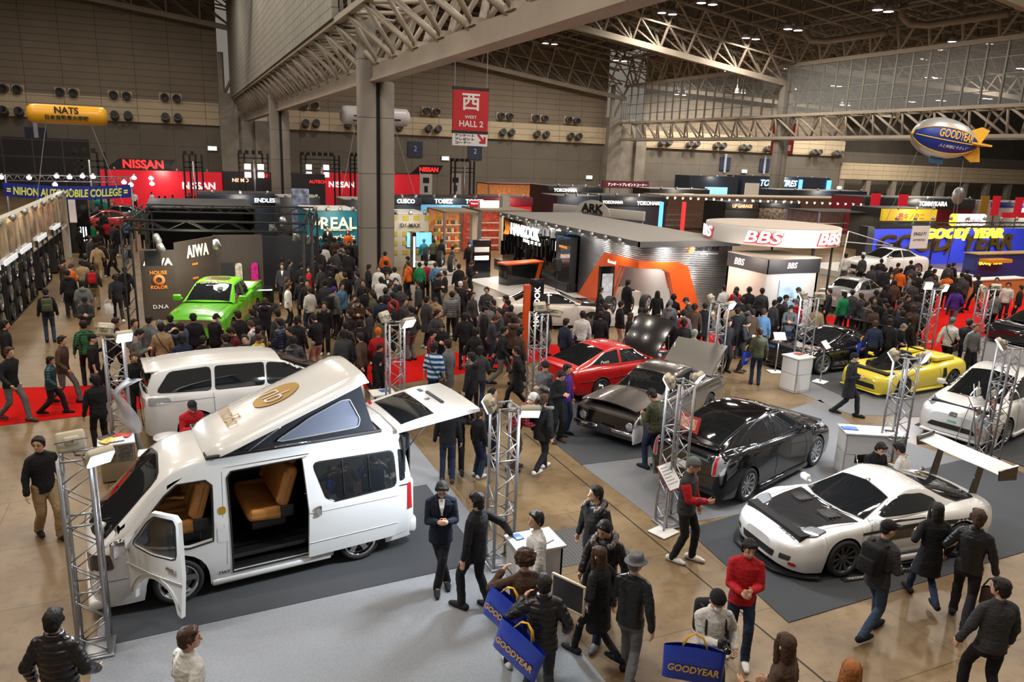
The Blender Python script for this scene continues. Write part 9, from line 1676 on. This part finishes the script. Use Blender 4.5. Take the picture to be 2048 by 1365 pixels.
CROWD = '''
@by the wheel racks
90,577,4,s,jk,j,k,O 168,591,0,t,jd,e,c 163,560,4,p,hg,e,k 183,529,4,s,jd,e,k,R 163,520,4,q,je,k,k 171,510,3,s,jk,k,k 123,518,2,c,hb,k,k 134,540,4,s,hk,k,k 137,527,3,t,jo,k,b 230,546,4,w,jk,k,k,W 248,532,4,v,fk,k,k 249,487,6,t,jg,g,k,B 222,486,5,w,ck,k,L
202,483,4,s,jk,k,k 192,485,4,w,je,e,n 179,473,1,s,jd,n,k 195,461,0,s,jk,k,k 6,640,2,s,jk,k,k 12,690,1,w,jk,g,b 95,710,1.5,w,pU,k,k,s 118,668,1.2,w,jb,g,k 166,641,4,s,jD,k,k 182,668,2,s,tk,k,c
@far down the wheel aisle
148,430,0,s,jk,k,k 160,425,1,s,jm,k,k 157,455,3,s,jk,k,k 181,445,4,s,jG,k,k 212,440,4,s,jr,k,k 196,442,4,q,jk,k,k 250,437,4,s,tB,k,k 261,428,0,s,sk,k,k 235,450,4,q,jk,n,k 224,447,3,s,jd,k,k 176,470,4,s,jk,k,k 166,425,4,s,jk,k,k 206,424,0,s,jk,k,k 285,440,4,s,hO,k,k 295,450,3,s,jd,k,k
@between minivan and pickup
232,636,2,s,jk,k,k 211,648,6,q,jk,k,c 265,638,1,p,jg,k,k 268,656,2,t,hg,k,k 268,704,0,s,jk,k,b 297,632,3,s,jg,k,k 313,640,3,t,jg,k,c,g 340,630,4,s,jk,k,k 333,645,4,s,je,e,k,S 350,647,5,r,tj,k,k 386,627,4,s,jk,k,k 426,627,3,t,jk,k,c 476,622,5,s,jk,k,k 470,652,6,t,jm,k,k 504,618,5,s,jk,k,k
507,640,5,t,jw,k,b,B 529,596,4,r,fk,k,b 509,668,1,t,ty,k,b 498,672,0,s,jn,k,k 450,668,5,s,jd,k,k 400,672,3,s,jk,k,k 368,668,4,s,jn,k,k 555,619,5,s,jd,k,k 560,637,5,s,pn,k,k 595,676,4,w,pk,k,k 581,654,6,q,jk,k,k 594,632,3,s,jk,k,k 632,627,5,t,jk,a,k 648,604,0,s,fk,k,k 693,643,4,s,jO,O,k,B 516,652,3,s,jd,k,k 700,620,6,s,jk,k,k
740,614,6,q,jd,k,k 758,632,5,s,jO,k,k 756,657,4,s,jr,k,n,o 731,664,5,w,jb,k,k 749,686,1,c,jk,k,k,s 713,593,0,t,fb,b,k,m 747,583,6,s,jO,k,k 717,640,4,s,jk,k,k 675,660,4,s,jd,k,k
@before the teal booth
589,455,4,s,jk,k,h,w 605,452,3,s,jk,k,k 627,458,4,s,jd,k,c,w 640,461,0,s,jk,k,k 655,452,0,s,sk,k,k 696,461,0,s,to,k,L 679,474,4,s,jk,k,k 654,477,4,s,jk,k,k 667,475,4,s,jb,k,k 649,489,4,p,tw,k,k 687,494,0,p,pk,n,k 698,482,0,s,jk,k,k 709,480,4,s,jd,k,k 682,488,4,s,hg,k,c 571,490,4,s,tB,e,k 550,499,4,s,jk,k,c,o,W
607,512,4,s,jk,k,k 588,502,4,s,jd,k,L 564,515,4,s,jk,k,k 579,520,2,s,jd,k,k 564,527,0,s,sd,k,b 603,526,4,s,jk,k,k 619,534,0,s,tr,k,k 659,519,3,s,fk,k,k 682,533,4,s,je,e,k,S 705,521,4,s,fd,k,k 660,543,4,s,jk,k,k 715,544,6,p,jd,k,k 600,470,4,s,jk,k,k 615,480,4,s,jb,k,k 630,475,4,s,jk,k,b 640,498,4,s,jd,k,k 612,492,3,s,jk,k,k
595,488,4,s,jn,k,k 628,512,4,s,jk,k,k 640,530,5,s,jd,k,k 573,554,2,s,jk,k,b 575,566,2,s,tw,k,b 603,553,4,s,ck,k,k 614,559,0,s,jk,k,k 619,574,5,s,tw,n,b 667,574,3,s,hg,k,n,P,B 683,566,1,p,jB,n,k,S 696,500,4,s,jk,k,k 670,500,4,s,jd,k,k 545,478,4,s,jk,k,k 560,470,4,s,jd,k,k 578,465,4,s,jk,k,b 690,545,5,s,jk,k,k 650,560,4,s,jd,k,k
@by the great concrete pillar
770,503,4,s,jo,n,k,S 772,521,4,s,jk,k,k 739,529,2,q,jk,k,k 755,532,0,s,jw,k,k 789,534,4,s,jw,k,k 775,545,0,s,sk,k,k 762,554,4,s,tw,k,k 791,556,0,s,jn,k,k,m 780,565,2,s,jg,k,b 727,559,0,p,jk,k,k 747,581,6,s,jO,k,k 711,590,0,s,jb,k,k,m 771,576,4,s,jk,k,k 761,592,4,s,jn,k,k 789,602,6,s,jk,k,k 808,597,1,s,jd,k,k 823,612,5,s,jd,g,k 730,575,4,s,jk,k,k
785,585,5,s,jr,k,k 800,570,4,s,jd,k,k
@around the white tyre tables
848,478,4,s,jT,k,n,T 868,478,4,s,jO,k,k 882,478,3,s,jk,k,k 905,492,2,q,jd,k,k 939,485,0,s,jk,k,k,m 965,478,4,s,jk,k,k 816,513,5,s,jO,k,c 823,522,5,s,jo,k,b,S 839,524,4,s,jG,k,k 848,524,4,s,jr,k,k 869,525,4,s,jB,k,b,S 939,520,2,t,jk,k,b 918,528,4,s,jk,k,k 874,544,1,t,hk,k,k 890,542,6,s,jk,g,k 927,550,1,t,jb,k,b 921,563,4,s,jk,k,c,w
914,574,6,s,jg,k,k 904,583,4,s,pg,k,k,m 837,561,6,s,jd,k,k 871,593,0,t,je,n,k,m 854,593,3,s,cd,k,k 864,470,4,s,jk,k,k 855,455,4,s,jd,k,k 873,448,3,s,jk,k,k 803,475,1,c,jm,g,L 881,440,5,s,jk,k,k 858,462,2,s,je,k,k
@by the central red carpet
873,619,1,q,jd,k,k 883,643,0,t,jk,k,k 945,584,1,p,jd,k,k 974,574,0,p,jd,k,k 975,604,4,s,jg,k,h 988,599,6,s,jk,k,k 1013,591,6,s,jC,k,k 974,613,2,s,ck,k,c 996,616,6,q,jd,g,k 984,628,2,t,jd,n,b 1016,600,5,s,jk,k,n 1022,610,4,s,fb,k,k 1028,632,4,s,fb,k,k 951,653,3,w,jk,j,k 864,658,2,q,jC,k,c 872,684,3.4,s,tS,n,S,S
893,681,5,s,cg,n,k 944,705,5.6,s,fk,k,k,m 1038,690,6,w,ck,k,k 1090,721,0,c,jg,k,n 1118,735,1,t,jk,k,k 1140,727,1.4,s,jP,n,S 927,782,0,t,jk,k,k 983,775,2,s,jk,k,k 1041,777,2,d,jC,b,c,w 945,815,2.8,s,jk,n,S,s 898,800,4,s,jk,n,k 1005,650,2,w,jk,g,k 1040,655,3,s,cb,k,k 960,690,4,w,jd,n,k 930,625,4,s,jk,k,k
@before the orange arch
1093,607,1,s,jk,g,b 1132,637,3,s,jn,k,k,m 1166,622,4,s,jw,k,k,G 1202,623,4,s,ck,k,k 1212,608,5,s,jk,k,k 1204,596,5,s,jk,k,k 1242,602,2.6,s,jk,a,k 1185,566,2,s,jk,k,k 1262,625,2,s,tk,k,L 1281,616,3,s,jk,k,k 1291,616,2,s,jd,k,k 1316,582,4,s,jk,k,L 1348,588,4,s,jk,k,k 1341,600,4,s,hg,k,n,g 1380,594,6,t,jd,k,c,d 1369,619,4,s,jg,k,k,R 1390,607,4,s,jb,k,k
1411,606,4,s,ck,k,k 1376,656,3.5,s,jl,l,n,l,B 1332,638,3,s,jk,k,k 1320,640,4,s,jk,k,k 1256,560,3,s,jk,k,k 1300,630,2,s,jk,k,k
@before the wheel maker cabin
1461,572,5,s,jw,k,k 1469,574,4,s,jr,k,k 1473,581,6,s,jn,k,k 1486,595,5,s,jk,k,k 1503,574,4,s,jk,k,k 1515,575,4,s,jd,k,k 1480,606,4,s,je,k,k 1505,610,4,s,hg,k,k 1482,617,4,s,jk,k,k 1464,638,1,s,jk,k,k 1483,636,2,t,sk,k,k 1522,656,4,s,jO,n,b,G 1521,617,4,s,jB,n,b 1512,619,5,s,jb,k,k 1560,594,4,p,jk,n,k 1550,600,3,s,jd,k,k 1572,590,2,s,jd,k,c
1595,598,5,s,hr,k,n,g 1600,612,0,t,jg,n,k,mB 1604,574,6,t,jk,k,k 1661,577,6,s,sk,k,k 1636,610,4,s,je,k,k 1690,583,5,s,jG,k,k 1706,580,4,s,cd,k,k,G 1724,586,5,s,jd,k,b 1735,603,2,s,fd,k,k 1754,580,4,s,jk,k,k 1766,596,5,s,jk,k,k 1776,607,6,s,ck,k,k 1730,632,4,s,jn,k,b,G 1757,596,0,s,jk,k,k 1810,583,2,s,jn,k,k 1817,590,1,s,jk,k,k
@before the blue stage
1693,507,4,s,tw,g,k 1727,510,5,s,jd,k,k 1764,518,4,s,jk,k,k 1797,526,3,s,jb,k,k 1823,521,4,s,jk,k,k 1825,530,4,s,jd,k,k 1783,534,4,s,jk,k,L 1760,530,4,s,jd,k,k 1736,532,3,s,jd,k,k 1756,542,0,s,sk,k,k 1770,535,4,s,jk,k,k 1803,537,4,s,jo,k,k 1822,548,6,s,jg,k,b 1841,545,4,s,jk,k,k 1862,531,4,s,jk,k,k 1870,538,3,s,jk,k,k
1862,544,4,s,jd,k,k 1855,560,5,s,jk,k,k 1872,552,4,s,jd,k,b 1899,528,4,s,jd,k,k 1908,525,3,s,jk,k,k 1936,538,4,s,jk,k,k 1898,546,4,s,jo,k,b 1925,545,4,s,jd,k,k 1912,555,4,s,jk,k,k 1933,550,5,s,jd,k,k 1960,548,5,w,jk,k,k 1995,555,0,s,tk,k,k 1916,572,4,w,jP,g,k 1807,584,2,s,jk,k,k 1805,615,6,q,jn,k,k 1828,562,4,s,jd,k,k 1846,575,4,s,jk,k,k
1790,560,4,s,jb,k,k 1775,570,4,s,jk,k,k 1835,590,4,s,jd,k,k 1850,600,5,s,jn,k,k 1828,610,4,s,jb,k,b 1785,620,4,s,jk,k,k 1800,600,2,s,jd,k,k 1820,635,3,s,jk,k,k 1830,648,1,d,jn,n,g 1750,610,5,s,jb,k,k 1768,620,4,s,jk,k,k 1790,640,4,s,jk,k,k 2022,565,0,s,tw,k,S 2040,570,6,s,jk,k,k 2046,590,5,s,jg,k,k
@behind the yellow roadster
1910,634,3.6,w,jw,k,n,g,S 1938,638,4,s,jk,n,k,W 1948,646,1,s,jg,k,b
@at the white stage far left
268,383,0,s,tw,k,k 290,381,0,s,sk,k,k 303,384,1,s,tw,k,k 330,392,4,s,jk,k,k 345,390,4,s,jk,k,k 362,384,4,s,jw,k,b 378,386,4,s,jd,k,k 318,392,4,s,jk,k,k 390,392,4,s,jk,k,k 355,397,3,s,jk,k,k
@by the glass cabinet booth
885,415,0,s,sk,k,k 868,418,0,s,jk,k,k 903,414,4,s,jk,k,k 840,405,4,s,jd,k,k 1035,392,4,s,jk,k,k 1060,395,4,s,jd,k,k 1088,390,4,s,jk,k,k
'''
NB = {}
def _w(f): return {0: 'facing us', 1: 'turned half right', 2: 'facing right', 3: 'turned away right', 4: 'seen from behind', 5: 'turned away left', 6: 'facing left', 7: 'turned half left'}[int(round(f)) % 8]
JN = dict(j='jacket', c='coat', p='puffer', s='suit', f='furred jacket', h='hooded top', t='shirt'); HN = dict(k='black hair', b='brown hair', L='long hair', S='shaggy hair', n='beanie', c='cap', h='hat', g='grey hair')
rr = random.Random(11); PEOPLE = []; place = ''
for line in CROWD.split('\n'):
 if line.startswith('@'): place = line[1:]; continue
 for rec in line.split():
  q = rec.split(','); x, y, f = float(q[0]), float(q[1]), float(q[2]); PEOPLE.append((x, y, f, q[3], q[4], q[5], q[6], q[7:], place))
FIX = [(o.matrix_basis.translation.copy(), .3) for o in COL.objects if o.parent is None and o.name.startswith('person')]+[(V((p.x, p.y, 0)), .38) for p in TP]
BOX = [(o.location.copy(), o.rotation_euler.z, 2.15*(1.1 if 'pickup' in o.name else 1), .98) for o in COL.objects if o.get('category') in ('car', 'van')]
ON = lambda P_: P_[1] < 512 and int(P_[0]) in (655, 696, 1693, 1727)
HT_ = [1.42 if 's' in P_[7] else 1.56 if P_[6] == 'L' else rr.uniform(1.64, 1.76) for P_ in PEOPLE]
POS = [at_head(P_[0], P_[1], h, (.5 if P_[0] < 1000 else .34) if ON(P_) else 0) for P_, h in zip(PEOPLE, HT_)]
for it in range(30):
 for i, a in enumerate(POS):
  if ON(PEOPLE[i]): continue
  rad_ = .23
  for j in range(i):
   b = POS[j]; d = a.xy-b.xy
   if abs(d.x) < .47 and abs(d.y) < .47 and d.length < .47:
    d = V((d.x*.6, d.y+1e-3)); d = d.normalized()*(.47-(a.xy-b.xy).length)*.5; a.x += d.x; a.y += d.y; b.x -= d.x; b.y -= d.y
  for b, r_ in FIX:
   d = a.xy-b.xy
   if d.length < r_+.25: d = d.normalized()*(r_+.25-d.length); a.x += d.x; a.y += d.y
  for c_, rz_, hl_, hw_ in BOX:
   d = a-c_; u = d.x*cos(rz_)+d.y*sin(rz_); v = -d.x*sin(rz_)+d.y*cos(rz_)
   if abs(u) < hl_+.25 and abs(v) < hw_+.25:
    if hl_+.25-abs(u) < hw_+.25-abs(v): u = (hl_+.26)*(1 if u > 0 else -1)
    else: v = (hw_+.26)*(1 if v > 0 else -1)
    a.x = c_.x+u*cos(rz_)-v*sin(rz_); a.y = c_.y+u*sin(rz_)+v*cos(rz_)
lab = {}
for n_, P_ in enumerate(PEOPLE):
 x, y, f, pk, jc, tc, hs, ex, pl = P_; m_ = 'm' in ''.join(e for e in ex if e in ('m', 'mB'))
 hcol = [e for e in ex if e in ('w', 'o', 'P', 'g', 'T', 'd', 'l')]; hw = (CN[hcol[0]]+' ' if hcol and hs in 'nch' else '')+HN[hs]
 hd_ = (CN[hcol[0]]+' ' if hcol and hs in 'nch' else '')+HN[hs]; P_ = (*P_, n_); key = (CN[jc[1]]+' '+JN[jc[0]], hd_+(' and face mask' if m_ else ''), pl); P_ += (key, hcol); lab.setdefault(key, []).append(P_)
NUM = 'second third fourth fifth sixth seventh eighth ninth tenth eleventh twelfth thirteenth fourteenth fifteenth sixteenth seventeenth eighteenth nineteenth twentieth'.split()
ORD = ['leftmost']+[n+' from left' for n in NUM]+['twenty-%s from left' % n for n in ['first']+NUM[:8]]
for key, L_ in lab.items():
 L_.sort(key=lambda p: p[0])
 for i, P_ in enumerate(L_):
  x, y, f, pk, jc, tc, hs, ex, _, n_, _, hcol = P_
  label = 'person in %s, %s, %s, %s' % (key[0], key[1], _w(f), key[2]) if len(L_) == 1 else 'person, %s in %s, %s, %s' % (ORD[i], key[0], key[1], key[2])
  if len(label.split()) > 16: label = label.replace(_w(f)+', ', '').replace(' and face mask', ' and mask').replace('by the central', 'by central')
  kid = 's' in ex; h = HT_[n_]; p = POS[n_]; z0 = {655: .5, 696: .5, 1693: .34, 1727: .34}.get(int(x), 0) if y < 512 else 0
  hx = {'k': 'k', 'b': 'b', 'L': rr.choice('kkb'), 'S': rr.choice('kb')}.get(hs, hcol[0] if hcol else 'k'); st = hs if hs in 'LnchS' else ('S' if rr.random() < .3 else 'k')
  if hs == 'g': st, hx = 'k', 'g'
  hd = face_dir(p, f)+rr.uniform(-.15, .15)
  r_, B_ = person(p, hd, pk, jc[0], jc[1], tc, st, hx, .017 if y > 560 else .024, h/1.715, label, None, any('m' in e for e in ex), False, rr.choice('kkkbw'), 'w' if rr.random() < .4 else 'n', None)
  hd_ = (p, hd, h/1.715); sh = ' '.join(label.split(',')[0].split()[:8])
  for e in ex:
   w_ = 'the '+(ORD[i]+' ' if len(L_) > 1 else '')+key[0]+' wearer '+key[2]
   if 'B' in e and e != 'b': backpack(p, hd, h/1.715, B_, 'k', 'black backpack on '+w_)
   if e in ('R', 'O'): backpack(p, hd, h/1.715, B_, {'R': 'r', 'O': 'O'}[e], {'R': 'red', 'O': 'olive'}[e]+' backpack on '+w_)
   if e == 'G': tote(p, hd, h/1.715, (.05, .3, 1.15), 'blue tote held by '+w_, .5, .42, 0, yaw=pi/2-.6)
   if e == 'W': tote(p, hd, h/1.715, (.05, .28, .82), 'white carrier bag held by '+w_, .3, .36, 0, False, PB)
   if e == 'S':
    t = thing('shoulder_bag', 'dark shoulder bag worn by '+w_, 'bag', p, hd); t.scale = (h/1.715,)*3; MB().rbox((-.05, -.24, .78), (.26, .09, .22), .03).build('bag_body', M('dark brown bag', (.05, .025, .015), .5), t); MB().tube([(0, -.2, .88), (.17, -.05, 1.15), (.12, .1, 1.4), (-.06, .12, 1.43), (-.17, 0, 1.2), (-.1, -.2, .88)], .012, 5).build('strap', BLK, t)
